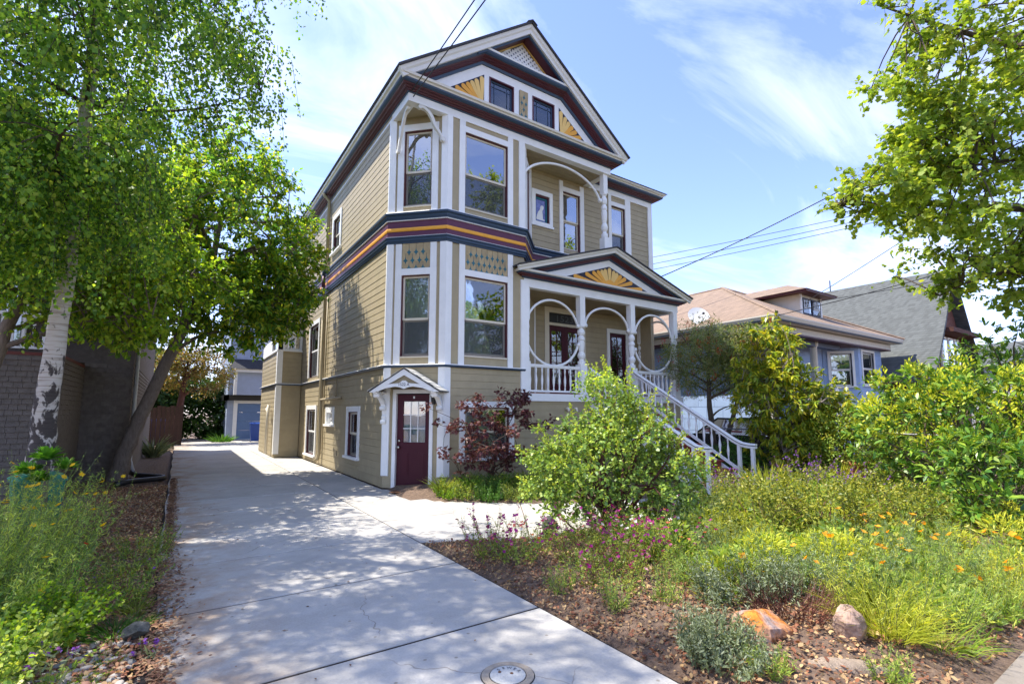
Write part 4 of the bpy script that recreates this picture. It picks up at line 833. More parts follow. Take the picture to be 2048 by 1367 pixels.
vb = np.array([math.sin(R(34)), math.cos(R(34))]); vr = np.array([vb[1], -vb[0]])
for i, chh in enumerate('SEWER'):
    v, f_ = text_faces(chh, .034); a = R(20 - 26 * (i - 1)); cc = vb * .082 * math.cos(a) - vr * .082 * math.sin(a); rx = vr * math.cos(a) + vb * math.sin(a); ry = vb * math.cos(a) - vr * math.sin(a)
    raw('lettering', [(1.80 + cc[0] + rx[0] * x + ry[0] * y, 2.73 + cc[1] + rx[1] * x + ry[1] * y, .008 + z * .1) for x, y, z in v], f_, 'numbers', cv)
tag(MB().prism([(3.62, 9.88, .002), (3.98, 10.20, .002), (4.45, 9.73, .002), (4.12, 9.42, .002)], (0, 0, .016)).obj('door_mat', 'mat', None, base=(4.0, 9.8, 0)), 'brown coir mat lying at the burgundy basement door', 'door mat')

# ================================================================== neighbour on the left, dark shingles
def shinglewall(f, a0, a1, z0, z1, expo, wd, mat, parent, single):
    w = MB().fbox(f, a0, a1, z0, z1, -.12, 0).obj('wall', mat, parent); big = MB(); r = 0; z = z0
    while z < z1 - .02:
        a = a0 - (wd * .5 if r % 2 else 0) - random.random() * wd * .3
        while a < a1:
            ww = wd * random.uniform(.75, 1.25); s0, s1 = max(a, a0), min(a + ww - .005, a1)
            if s1 - s0 > .015:
                zz = z + random.uniform(-.004, .004)
                if single: MB().fbox(f, s0, s1, zz, min(z + expo + .008, z1), 0, .03, .006).obj('shingle', mat, w)
                else: big.fbox(f, s0, s1, zz, min(z + expo + .008, z1), 0, .03, .006)
            a += ww
        z += expo; r += 1
    if not single: tag(big.obj('shingles', mat, w), kind='stuff')
    return w
MT['dshingle'] = paint('dark_brown_shingle', (.15, .125, .105), .85, .16, .3, 9); MT['redcap'] = paint('dark_red_cap', (.14, .03, .02), .6, .1); MT['palegrey'] = paint('pale_grey_siding', (.52, .53, .55), .7, .06, .1, 5)
NL = empty('shingled_house', (-5, 20, 0), 'dark brown shingled house behind the white birch trunk', 'house')
shinglewall(Fr((0, 16.0), (1, 0), (0, -1)), -2.0, -1.05, 0, 2.85, .105, .16, 'dshingle', NL, True)
shinglewall(Fr((-2.01, 0), (0, 1), (1, 0)), 13.0, 16.0, 0, 2.72, .105, .16, 'dshingle', NL, False)
shinglewall(Fr((0, 13.0), (1, 0), (0, -1)), -9, -2.01, 0, 2.72, .105, .16, 'dshingle', NL, False)
shinglewall(Fr((-1.05, 0), (0, 1), (1, 0)), 16.0, 27, 0, 2.85, .105, .16, 'dshingle', NL, False)
MB().box(-9, -1.03, 16.05, 27, 2.85, 6.0).obj('upper_wall', 'dshingle', NL); MB().box(-9, -1.99, 12.98, 16.05, 2.72, 2.78).obj('porch_cap', 'redcap', NL)
MB().box(-9.2, -1.8, 12.7, 16, 5.6, 5.9).obj('porch_roof', 'palegrey', NL)
for x in (-2.15, -4.2, -6.4): MB().box(x - .11, x + .11, 13.1, 13.32, 2.78, 5.6).obj('porch_post', 'white', NL)
m = MB(); m.box(-9, -2.1, 13.17, 13.24, 3.5, 3.57); m.box(-9, -2.1, 13.17, 13.24, 2.86, 2.9); rl = m.obj('porch_rail', 'white', NL)
bm_ = MB().box(-.02, .02, -.02, .02, 0, .6).mesh('rail_picket', 'white')
for i in range(40): place('picket', bm_, (-2.3 - i * .15, 13.205, 2.9), rl)
MB().prism([(-9.5, 12.6, 5.95), (-.55, 12.6, 5.95), (-.55, 12.6, 6.05), (-5, 12.6, 9), (-9.5, 12.6, 6.05)], (0, 14.6, 0)).obj('roof', 'roof', NL)
MB().tube([(-.98, 16.3, 5.9), (-.98, 16.3, .4), (-.9, 16.3, .12)], .045, 8).obj('downspout', 'palegrey', NL, True)
for (x0, x1, z0, z1) in ((-4.4, -3.2, 3.3, 4.9), (-7.2, -6, 3.3, 4.9)):
    w = MB().box(x0 - .1, x1 + .1, 15.98, 16.05, z0 - .1, z1 + .1).obj('window', 'white', NL); MB().box(x0, x1, 15.96, 15.975, z0, z1).obj('pane', 'glass', w)
# black drain hose, bin
tag(MB().tube([(-.95, 16.2, .10), (-.8, 15.8, .06), (-.25, 15.0, .06), (-.2, 14.75, .06), (-.35, 14.6, .06), (-.85, 14.4, .06), (-1.05, 14.0, .06)], .06, 10).obj('drain_hose', 'black', None, True, base=(-.5, 15, 0)), 'black corrugated drain hose curled at the leaning trunk', 'drain hose')
MT['greenplastic'] = paint('green_bin_plastic', (.02, .16, .10), .4, .06, spec=.5); MT['blueplastic'] = paint('blue_bin_plastic', (.01, .06, .3), .4, .06, spec=.5)
def bin_(x, y, rz, mat, label, s=1.):
    b = empty('wheelie_bin', (x, y, 0), label, 'bin'); ca, sa = math.cos(rz), math.sin(rz)
    T = lambda p: (x + (p[0] * ca - p[1] * sa) * s, y + (p[0] * sa + p[1] * ca) * s, p[2] * s)
    def hx(nm, a, z0, b_, z1, m_): return MB().hexa([T((-a, -a, z0)), T((a, -a, z0)), T((a, a, z0)), T((-a, a, z0)), T((-b_, -b_, z1)), T((b_, -b_, z1)), T((b_, b_, z1)), T((-b_, b_, z1))]).obj(nm, m_, b)
    hx('body', .22, .05, .28, .95, mat); hx('rim', .30, .95, .30, .99, mat); hx('lid', .31, .99, .24, 1.06, mat)
    for sx in (-.2, .2): MB().tube([T((sx - .03, .27, .1)), T((sx + .03, .27, .1))], .1, 12).obj('wheel', 'black', b)
    MB().tube([T((-.22, .33, .97)), T((.22, .33, .97))], .015, 6).obj('handle', mat, b)
bin_(-1.42, 8.6, .3, 'greenplastic', 'green wheeled bin half hidden behind yellow daisies', .82)
bin_(3.55, 30.6, 0, 'blueplastic', 'blue wheeled bin beside the blue garage door'); bin_(-.9, 31.0, .2, 'blueplastic', 'blue wheeled bin standing behind the brown fence', 1.2)

# ================================================================== rear grey-blue garage house
def lapmat(name, col, step):
    m, t, b = newmat(name); tcn = N(t, 'ShaderNodeTexCoord'); sp = N(t, 'ShaderNodeSeparateXYZ'); t.links.new(tcn.outputs['Object'], sp.inputs[0])
    n0 = N(t, 'ShaderNodeTexNoise'); n0.inputs['Scale'].default_value = 9; t.links.new(tcn.outputs['Object'], n0.inputs['Vector'])
    ml = N(t, 'ShaderNodeMath', operation='MULTIPLY'); ml.inputs[1].default_value = 1 / step; fr = N(t, 'ShaderNodeMath', operation='FRACT'); t.links.new(sp.outputs[2], ml.inputs[0]); a2 = N(t, 'ShaderNodeMath', operation='MULTIPLY_ADD'); a2.inputs[1].default_value = .35; t.links.new(n0.outputs['Fac'], a2.inputs[0]); t.links.new(ml.outputs[0], a2.inputs[2]); t.links.new(a2.outputs[0], fr.inputs[0])
    bp = N(t, 'ShaderNodeBump'); bp.inputs['Distance'].default_value = .03; bp.inputs['Strength'].default_value = .8; bp.invert = True; t.links.new(fr.outputs[0], bp.inputs['Height']); t.links.new(bp.outputs[0], b.inputs['Normal'])
    # shingle tabs: per-cell tone from course number and position along the roof
    fl = N(t, 'ShaderNodeMath', operation='FLOOR'); t.links.new(a2.outputs[0], fl.inputs[0]); cx = N(t, 'ShaderNodeCombineXYZ'); ax = N(t, 'ShaderNodeMath', operation='ADD'); t.links.new(sp.outputs[0], ax.inputs[0]); t.links.new(sp.outputs[1], ax.inputs[1]); m9 = N(t, 'ShaderNodeMath', operation='MULTIPLY'); m9.inputs[1].default_value = 7.0; t.links.new(ax.outputs[0], m9.inputs[0]); f9 = N(t, 'ShaderNodeMath', operation='FLOOR'); t.links.new(m9.outputs[0], f9.inputs[0]); t.links.new(f9.outputs[0], cx.inputs[0]); t.links.new(fl.outputs[0], cx.inputs[1]); wn = N(t, 'ShaderNodeTexWhiteNoise'); t.links.new(cx.outputs[0], wn.inputs['Vector'])
    r = N(t, 'ShaderNodeValToRGB'); r.color_ramp.elements[0].color = (*(np.array(col) * .82), 1); r.color_ramp.elements[1].color = (*np.clip(np.array(col) * 1.2, 0, 1), 1); t.links.new(wn.outputs['Value'], r.inputs[0])
    r3 = N(t, 'ShaderNodeValToRGB'); r3.color_ramp.elements[0].position = .0; r3.color_ramp.elements[1].position = .16; r3.color_ramp.elements[0].color = (.45, .45, .45, 1); t.links.new(fr.outputs[0], r3.inputs[0]); mx = N(t, 'ShaderNodeMixRGB', blend_type='MULTIPLY'); mx.inputs[0].default_value = 1; t.links.new(r.outputs[0], mx.inputs[1]); t.links.new(r3.outputs[0], mx.inputs[2]); t.links.new(mx.outputs[0], b.inputs['Base Color']); b.inputs['Roughness'].default_value = .85
    return m
MT['bluegrey'] = paint('blue_grey_siding', (.34, .40, .52), .7, .05, .05, 4); MT['garageblue'] = paint('garage_blue', (.12, .20, .36), .5, .05, .03, 4)
GH = empty('garage_house', (5, 36, 0), 'pale blue-grey house with blue garage door at the driveway end', 'house')
GF = Fr((0, 33.2), (1, 0), (0, -1)); GSd = Fr((2.3, 33.2), (0, 1), (-1, 0))
siding(GF, 2.3, 9, 0, 2.3, [(2.83, 5.2, -.1, 2.13)], .14, 0, 'bluegrey', GH); siding(GF, 2.3, 9, 2.6, 7.5, [], .14, 2.6, 'bluegrey', GH); siding(GSd, 0, 7, 0, 7.5, [], .14, 0, 'bluegrey', GH)
MB().fbox(GF, 2.1, 9, 2.3, 2.62, -.05, .25).obj('beam_band', 'black', GH); MB().fbox(GSd, -.25, 7, 2.3, 2.62, -.05, .2).obj('beam_band', 'black', GH)
m = MB(); m.fbox(GF, 2.62, 2.83, 0, 2.3, -.02, .03); m.fbox(GF, 2.83, 5.2, 2.13, 2.3, -.02, .03); m.fbox(GF, 5.2, 5.4, 0, 2.3, -.02, .03); m.obj('door_frame', 'white', GH)
gd = MB().fbox(GF, 2.83, 5.2, .0, .03, -.06, 0).obj('garage_door', 'white', GH)
for i in range(4): MB().fbox(GF, 2.84, 5.19, .035 + i * .525, .035 + (i + 1) * .525 - .008, -.08, -.04).obj('door_panel', 'garageblue', gd)
MB().fbox(GF, 2.5, 6, 3.95, 4.12, .0, .75).obj('skirt_roof_fascia', 'white', GH); MB().prism([(2.4, 33.2, 4.75), (2.4, 32.35, 4.12), (2.4, 33.2, 4.12)], (3.7, 0, 0)).obj('skirt_roof', 'roof', GH)
MB().fbox(GF, 2.55, 2.7, 2.62, 3.95, 0, .55).obj('corner_board', 'white', GH); MB().fbox(GF, 2.62, 5.9, 2.62, 3.95, 0, .5).obj('bay_wall', 'bluegrey', GH)
MB().prism([(1.9, 32.8, 7.5), (9.4, 32.8, 7.5), (5.6, 32.8, 9.6)], (0, 8, 0)).obj('roof', 'roof', GH)
MT['fencewood'] = paint('red_brown_fence_wood', (.075, .042, .03), .85, .2, .2, 8)
fn = empty('wooden_fence', (-.8, 29.8, 0), 'dark red-brown board fence beyond the driveway', 'fence')
fbm = MB().box(-.085, .085, -.012, .012, 0, 1.9).mesh('fence_board', 'fencewood')
for i in range(16): place('fence_board', fbm, (-2.6 + i * .18, 29.8, 0), fn, (0, 0, 0), (1, 1, random.uniform(.97, 1.03)))
tag(poly_slab('stepping_slab', [(.35, 33.0), (1.9, 32.2), (2.2, 33.6), (.9, 35)], -.05, .03, 'conc2', None), 'small pale slab path beside the garage shrubs', 'slab')

# ================================================================== blue house on the right
MT['bhblue'] = paint('light_blue_shingle_wall', (.33, .45, .68), .75, .06, .08, 6); MT['bhroof'] = None; MT['bhdark'] = paint('dark_navy_trim', (.015, .02, .05), .5, .05); MT['soffit'] = paint('ivory_soffit', (.66, .62, .54), .6, .04)
MT['bhroof'] = lapmat('tan_brown_roof_shingle', (.23, .16, .11), .075)
BH = empty('blue_house', (21, 14, 0), 'light blue house with tan-brown hip roof and corner bay window', 'house')
def bwall(f, a0, a1, z0, z1, holes=(), parent=BH):
    m = MB()
    for r in split(a0, a1, z0, z1, holes): m.fbox(f, *r, -.15, -.012)
    w = m.obj('wall', 'bhblue', parent); st = .46; k = 0; z = z0
    while z < z1 - .02:
        a = a0 - (.35 if k % 2 else 0)
        while a < a1:
            for r in split(max(a, a0), min(a + .69, a1), z, min(z + st - .012, z1), holes): 
                if r[1] - r[0] > .03: MB().fbox(f, *r, -.012, .006, .0).obj('wall_panel', 'bhblue', w)
            a += .70
        z += st; k += 1
    return w
BFr = Fr((0, 9.0), (1, 0), (0, -1)); BCh = Fr((22.78, 9.98), (1, -1), (-1, -1)); BSd = Fr((17.0, 0), (0, 1), (-1, 0)); BPw = Fr((0, 10.0), (1, 0), (0, -1))
bwall(BFr, 23.76, 26.1, 0, 4.35, [(24.1, 25.25, 2.78, 4.2)]); bwall(BCh, 0, 1.386, 0, 4.35, [(.28, 1.12, 2.72, 4.12)]); bwall(BSd, 9.3, 20, 0, 4.4); bwall(BPw, 17.0, 22.78, 0, 4.4)
for f, a, b, z0, z1 in ((BFr, 24.1, 25.25, 2.78, 4.2), (BCh, .28, 1.12, 2.72, 4.12)): window(f, a, b, z0, z1, .1, .1, .1, True, sash='white', jamb='bhdark', parent=BH, screen=False)
for x in (17.2, 20.4): MB().lathe((x, 9.25, 1.2), [(.17, 0), (.17, .1), (.15, .15), (.13, 2.95), (.17, 3.0), (.18, 3.15)], 14).obj('porch_column', 'soffit', BH, True)
MB().box(17.0, 22.8, 9.1, 10, 1.05, 1.2).obj('porch_floor', 'bhblue', BH); MB().box(17.0, 22.8, 9.1, 9.2, 0, 1.05).obj('porch_base', 'bhblue', BH)
MB().box(17, 22.4, 9.12, 9.35, 4.15, 4.4).obj('porch_beam', 'bhdark', BH)
MB().box(16.3, 26.4, 8.7, 20.5, 4.40, 4.62).obj('frieze', 'soffit', BH); MB().box(16.08, 26.6, 8.45, 20.5, 4.66, 4.70).obj('soffit_board', 'soffit', BH); MB().box(16.3, 26.4, 8.695, 20.5, 4.35, 4.40).obj('frieze_line', 'maroon', BH)
e0 = [(16.02, 8.35), (26.65, 8.35), (26.65, 20.6), (16.02, 20.6)]
MB().sweep([(16.02, 20.6), (16.02, 8.35), (26.65, 8.35), (26.65, 20.6)], pr((-.05, 4.70), (.03, 4.70), (.07, 4.80), (.07, 4.84), (-.05, 4.84)), XY).obj('gutter', 'soffit', BH); MB().sweep([(16.02, 20.6), (16.02, 8.35), (26.65, 8.35), (26.65, 20.6)], pr((-.05, 4.655), (.02, 4.66), (.03, 4.70), (-.05, 4.70)), XY).obj('gutter_line', 'teal', BH)
ax = 21.3; A1 = (ax, 13.6, 7.55); A2 = (ax, 17, 7.55)
MB().add([(15.95, 8.28, 4.84), (26.72, 8.28, 4.84), (26.72, 20.7, 4.84), (15.95, 20.7, 4.84), A1, A2], [(0, 1, 4), (1, 2, 5, 4), (2, 3, 5), (3, 0, 4, 5), (3, 2, 1, 0)]).obj('roof', 'bhroof', BH)
m = MB(); m.tube([(15.95, 8.28, 4.87), (A1[0], A1[1], A1[2] + .02)], .06, 6); m.tube([(26.72, 8.28, 4.87), (A1[0], A1[1], A1[2] + .02)], .06, 6); m.tube([A1, A2], .06, 6); m.obj('hip_cap', 'bhroof', BH)
# dormer
D0, D1, DY = 21.25, 23.05, 10.05
dm = MB().box(D0, D1, DY, 13.2, 5.3, 6.55).obj('dormer', 'soffit', BH)
MB().box(D0 - .45, D1 + .45, DY - .5, 13, 6.55, 6.63).obj('dormer_eave', 'maroon', dm)
MB().add([(D0 - .5, DY - .55, 6.63), (D1 + .5, DY - .55, 6.63), (D1 + .5, 13.4, 6.63), (D0 - .5, 13.4, 6.63), (22.15, DY + .9, 7.25), (22.15, 13.4, 7.25)], [(0, 1, 4), (1, 2, 5, 4), (3, 0, 4, 5), (2, 3, 5), (3, 2, 1, 0)]).obj('dormer_roof', 'bhroof', dm)
for a in (21.38, 22.2):
    w = MB().box(a, a + .72, DY - .05, DY - .005, 5.72, 6.42).obj('dormer_window', 'bhdark', dm)
    MB().box(a + .06, a + .66, DY - .06, DY - .052, 5.78, 6.36).obj('dormer_pane', 'glass', dm)
    mm_ = MB()
    for j in range(4): mm_.box(a + .1 + j * .14, a + .125 + j * .14, DY - .075, DY - .065, 6.0, 6.36)
    mm_.box(a + .06, a + .66, DY - .076, DY - .066, 5.98, 6.01); mm_.obj('dormer_muntins', 'soffit', dm)
MB().box(D0 - .01, D0 + .1, DY - .06, DY - .01, 5.45, 6.55).obj('dormer_trim', 'white', dm); MB().box(D1 - .1, D1 + .01, DY - .06, DY - .01, 5.45, 6.55).obj('dormer_trim', 'white', dm)
# entry gable and stairs
eg = MB().prism([(19.1, 8.3, 1.85), (20.5, 8.3, 1.85), (19.8, 8.3, 2.5)], (0, 1.2, 0)).obj('entry_gable', 'bhroof', BH); MB().sweep([(19.02, 1.83), (19.8, 2.55), (20.58, 1.83)], pr((0, 8.24), (.1, 8.24), (.1, 8.3), (0, 8.3)), XZ).obj('entry_rake', 'white', eg); MB().box(19.1, 20.5, 8.25, 8.29, 1.83, 1.92).obj('entry_tie', 'white', eg)
stp = MB().prism([(17.9, 7.6, 1.55), (22.4, 7.6, .12), (22.4, 7.6, -.05), (17.9, 7.6, -.05)], (0, .08, 0)).obj('stair_wall', 'bhblue', BH)
for y, dz, mt_, nm in ((7.55, .12, 'white', 'stair_rail'), (7.7, .34, 'bhdark', 'stair_panel'), (8.4, .62, 'white', 'stair_rail')): MB().prism([(17.9, y, 1.55 + dz), (22.4, y, .12 + dz), (22.4, y, .12 + dz - .13), (17.9, y, 1.55 + dz - .13)], (0, .1, 0)).obj(nm, mt_, BH)
# satellite dish on roof edge
sd = empty('satellite_dish', (16.5, 11.6, 5.05), 'white satellite dish on the brown roof edge', 'satellite dish')
dn = unit(np.array((-.5, -.75, .45))); c = np.array((16.4, 11.5, 5.32)); u1 = unit(np.cross(dn, (0, 0, 1))); u2 = np.cross(u1, dn); vs = [tuple(c - dn * .06)]
for rr, off in ((.2, -.045), (.42, .0)): vs += [tuple(c + dn * off + (u1 * math.cos(a) + u2 * math.sin(a)) * rr) for a in np.linspace(0, 2 * math.pi, 17)[:-1]]
raw('reflector', vs, [(0, 1 + i, 1 + (i + 1) % 16) for i in range(16)] + [(1 + i, 17 + i, 17 + (i + 1) % 16, 1 + (i + 1) % 16) for i in range(16)], 'white', sd, True)
MB().tube([tuple(c), tuple(c + dn * .4 - u2 * .2)], .015, 6).tube([(16.5, 11.6, 5.05), tuple(c - dn * .05)], .03, 6).obj('arm', 'metal', sd); MB().ball(tuple(c + dn * .42 - u2 * .2), .05).obj('receiver', 'black', sd)

# ================================================================== grey-roofed house beyond
MT['grroof'] = lapmat('grey_roof_shingle', (.085, .092, .088), .11); MT['rbshingle'] = paint('red_brown_gable_shingle', (.13, .05, .035), .85, .3, .4, 8)
GR = empty('grey_roofed_house', (30, 13, 0), 'house with steep grey shingle roof and red-brown gable behind blue house', 'house')
def slope(pts, y0, y1, th, nm, mat):
    m = MB(); n = len(pts)
    for i in range(n - 1):
        a, b = pts[i], pts[i + 1]; m.prism([(a[0], y0, a[1]), (b[0], y0, b[1]), (b[0] + .02, y0, b[1] - th), (a[0] + .02, y0, a[1] - th)], (0, y1 - y0, 0))
    return m.obj(nm, mat, GR)
slope([(26.1, 3.1), (26.7, 3.75), (28.2, 5.7), (30.0, 8.4)], 7.15, 20, .2, 'roof', 'grroof'); slope([(33.9, 3.1), (33.3, 3.75), (31.8, 5.7), (30.0, 8.4)], 7.15, 20, .2, 'roof', 'grroof')
MB().prism([(26.9, 7.6, 3.2), (33.1, 7.6, 3.2), (31.7, 7.6, 5.5), (30, 7.6, 8.1), (28.3, 7.6, 5.5)], (0, .2, 0)).obj('gable_wall', 'rbshingle', GR)
MB().box(27.0, 33, 7.7, 20, 0, 3.3).obj('wall', 'rbshingle', GR); MB().box(26.2, 27.1, 7.4, 20, 3.0, 3.1).obj('eave_board', 'white', GR); MB().box(28.2, 32.0, 6.9, 7.7, 5.2, 5.4).obj('gable_ledge', 'rbshingle', GR)
for a in (28.7, 29.6, 30.5):
    w = MB().box(a, a + .75, 7.5, 7.58, 3.7, 5.1).obj('window', 'white', GR); MB().box(a + .08, a + .67, 7.48, 7.495, 3.8, 5.0).obj('pane', 'glass', w)
MB().box(27.6, 28.1, 14.6, 15.3, 5.45, 5.75).obj('skylight', 'white', GR); MB().tube([(30, 12.5, 8.4), (30, 12.5, 9.0)], .03, 6).obj('vent_pipe', 'roof', GR)
for i, (x, y, h_) in enumerate(((38, 7.0, 4.2), (52, 10, 5.2))):
    fh = empty('far_house', (x + 3, y + 4, 0), ('pale house with grey roof beyond the red-brown gable', 'distant house with dark grey roof at right edge')[i], 'house')
    MB().box(x, x + 6, y, y + 8, 0, h_).obj('wall', 'palegrey', fh); MB().prism([(x - .3, y - .3, h_), (x + 6.3, y - .3, h_), (x + 3, y - .3, h_ + 1.6)], (0, 8.6, 0)).obj('roof', 'roof' if i else 'grroof', fh)
    for k in range(2): MB().box(x + 1 + k * 2.6, x + 2.2 + k * 2.6, y - .03, y - .005, h_ - 1.9, h_ - .6).obj('window', 'glass', fh)

# ================================================================== parked cars
MT['carblack'] = paint('dark_car_paint', (.012, .014, .02), .15, .05, spec=.7); MT['carsilver'] = paint('silver_car_paint', (.45, .47, .5), .2, .03, spec=.7); MT['rubber'] = paint('tyre_rubber', (.02, .02, .02), .8, .1)
MT['lamp'] = paint('lamp_glass', (.8, .8, .8), .1, .02, spec=.8)
def car(x, y, rz, mat, label):
    b = empty('parked_car', (x, y, 0), label, 'car'); ca, sa = math.cos(rz), math.sin(rz); T = lambda p: (x + p[0] * ca - p[1] * sa, y + p[0] * sa + p[1] * ca, p[2])
    prof = [(-2.2, .35), (-2.22, .6), (-2.1, .78), (-1.3, .92), (1.55, .95), (2.05, .9), (2.2, .7), (2.18, .35)]; m = MB()
    for (a, w0) in ((1, .86),):
        L = [T((w0, px_, pz_)) for px_, pz_ in prof]; Rr = [T((-w0, px_, pz_)) for px_, pz_ in prof]; n = len(prof); m.add(L + Rr, [tuple(range(n)), tuple(range(2 * n - 1, n - 1, -1))] + [(i, n + i, n + (i + 1) % n, (i + 1) % n) for i in range(n)])
    m.obj('body', mat, b)
    top = [(-1.25, .92, .78), (-.45, 1.40, .62), (.95, 1.43, .62), (1.65, .95, .78)]; n = 4
    m = MB(); L = [T((w, px_, pz_)) for px_, pz_, w in top]; Rr = [T((-w, px_, pz_)) for px_, pz_, w in top]; m.add(L + Rr, [(0, 1, 2, 3), (7, 6, 5, 4), (0, 4, 5, 1), (2, 6, 7, 3)]); m.obj('window', 'glass', b)
    m = MB()
    for i in range(3): m.tube([L[i], L[i + 1]], .03, 5); m.tube([Rr[i], Rr[i + 1]], .03, 5)
    m.add([L[1], L[2], Rr[2], Rr[1]], [(0, 1, 2, 3)]); m.obj('roof', mat, b)
    for sx in (-.8, .8):
        for wy in (-1.38, 1.38):
            w = MB().tube([T((sx - .1, wy, .32)), T((sx + .1, wy, .32))], .32, 18).obj('wheel', 'rubber', b); MB().tube([T((sx - .11, wy, .32)), T((sx + .11, wy, .32))], .2, 12).obj('rim', 'metal', w)
        MB().box(0, 0, 0, 0, 0, 0); hl = MB().hexa([T((sx * .8 - .15, -2.23, .62)), T((sx * .8 + .15, -2.23, .62)), T((sx * .8 + .15, -2.1, .62)), T((sx * .8 - .15, -2.1, .62)), T((sx * .8 - .15, -2.2, .75)), T((sx * .8 + .15, -2.2, .75)), T((sx * .8 + .15, -2.05, .76)), T((sx * .8 - .15, -2.05, .76))]).obj('headlight', 'lamp', b)
car(15.0, 8.6, 0, 'carblack', 'dark parked car behind the chain-link fence'); car(15.0, 14.2, 0, 'carsilver', 'silver parked car farther back beside the blue house')
cf = empty('chain_link_fence', (13.25, 6.5, 0), 'chain-link fence between the front steps and the parked car', 'fence')
MT['galv'] = paint('galvanised_wire', (.18, .19, .2), .5, .1)
for y in (3.6, 5.5, 7.4, 9.3): MB().tube([(13.25, y, 0), (13.25, y, 1.18)], .028, 8).obj('fence_post', 'galv', cf)
MB().tube([(13.25, 3.6, 1.15), (13.25, 9.3, 1.15)], .022, 6).obj('top_rail', 'galv', cf)
m = MB()
for i in range(int((9.3 - 3.6 + 1.1) / .07)):
    y = 3.6 - 1.1 + i * .07
    for sg in (1, -1):
        a = (y, .04) if sg > 0 else (y + 1.1, .04); b_ = (y + 1.1, 1.14) if sg > 0 else (y, 1.14)
        def cl(p, q):
            (y0, z0), (y1, z1) = p, q; t0, t1 = 0., 1.
            lo, hi = 3.6, 9.3; dy_ = y1 - y0
            ta, tb = sorted(((lo - y0) / dy_, (hi - y0) / dy_)); t0, t1 = max(t0, ta), min(t1, tb); return (None if t1 - t0 < .02 else ((y0 + dy_ * t0, z0 + (z1 - z0) * t0), (y0 + dy_ * t1, z0 + (z1 - z0) * t1)))
        r_ = cl(a, b_)
        if r_: m.tube([(13.25 + .004 * sg, r_[0][0], r_[0][1]), (13.25 + .004 * sg, r_[1][0], r_[1][1])], .0022, 3, False)
tag(m.obj('wire_mesh', 'galv', cf), kind='stuff')

# ================================================================== overhead wires
def wire(pts, r, label, sag=.0, group=None):
    P = [np.array(p, float) for p in pts]; out_ = []
    for a, b in zip(P[:-1], P[1:]):
        for t in np.linspace(0, 1, 14)[:-1]: out_.append(a + (b - a) * t + np.array((0, 0, -sag * 4 * t * (1 - t))))
    out_.append(P[-1]); return tag(MB().tube(out_, r, 5).obj('overhead_wire', 'wire', None, True, base=tuple(P[0])), label, 'cable', group)
wire([(3.80, 9.62, 8.62), (3.9, -14, 10.4)], .012, 'upper black service wire running to the gable corner', .25); wire([(3.84, 9.62, 8.50), (4.25, -14, 10.0)], .012, 'lower black service wire running to the gable corner', .22)
wire([(12.74, 10.8, 5.95), (17.3, 2.2, 9.9), (24, -11, 13)], .016, 'thick black cable leaving the house wall behind the porch roof', .25)
for i, (dz, lb) in enumerate(((0, 'lowest of three parallel utility wires above brown roof'), (.28, 'middle of three parallel utility wires above brown roof'), (.62, 'topmost of three parallel utility wires above brown roof'))):
    wire([(15.0, 17.5, 7.6 + dz), (25.5, 3.0, 9.9 + dz * .6), (40, -16, 13.5)], .012, lb, .15)
wire([(20.2, 9.2, 6.0), (22, 3.0, 9.9), (27, -12, 15)], .013, 'service wire dropping to the dormer of blue house', .1); wire([(16.05, 8.3, 4.78), (21.5, 2.4, 6.9), (34, -12, 11)], .013, 'service wire dropping to eave corner of blue house', .12)
wire([(21.6, 10.0, 6.2), (30, 4.0, 8.2), (50, -12, 13)], .012, 'thin wire crossing in front of grey roof', .15)

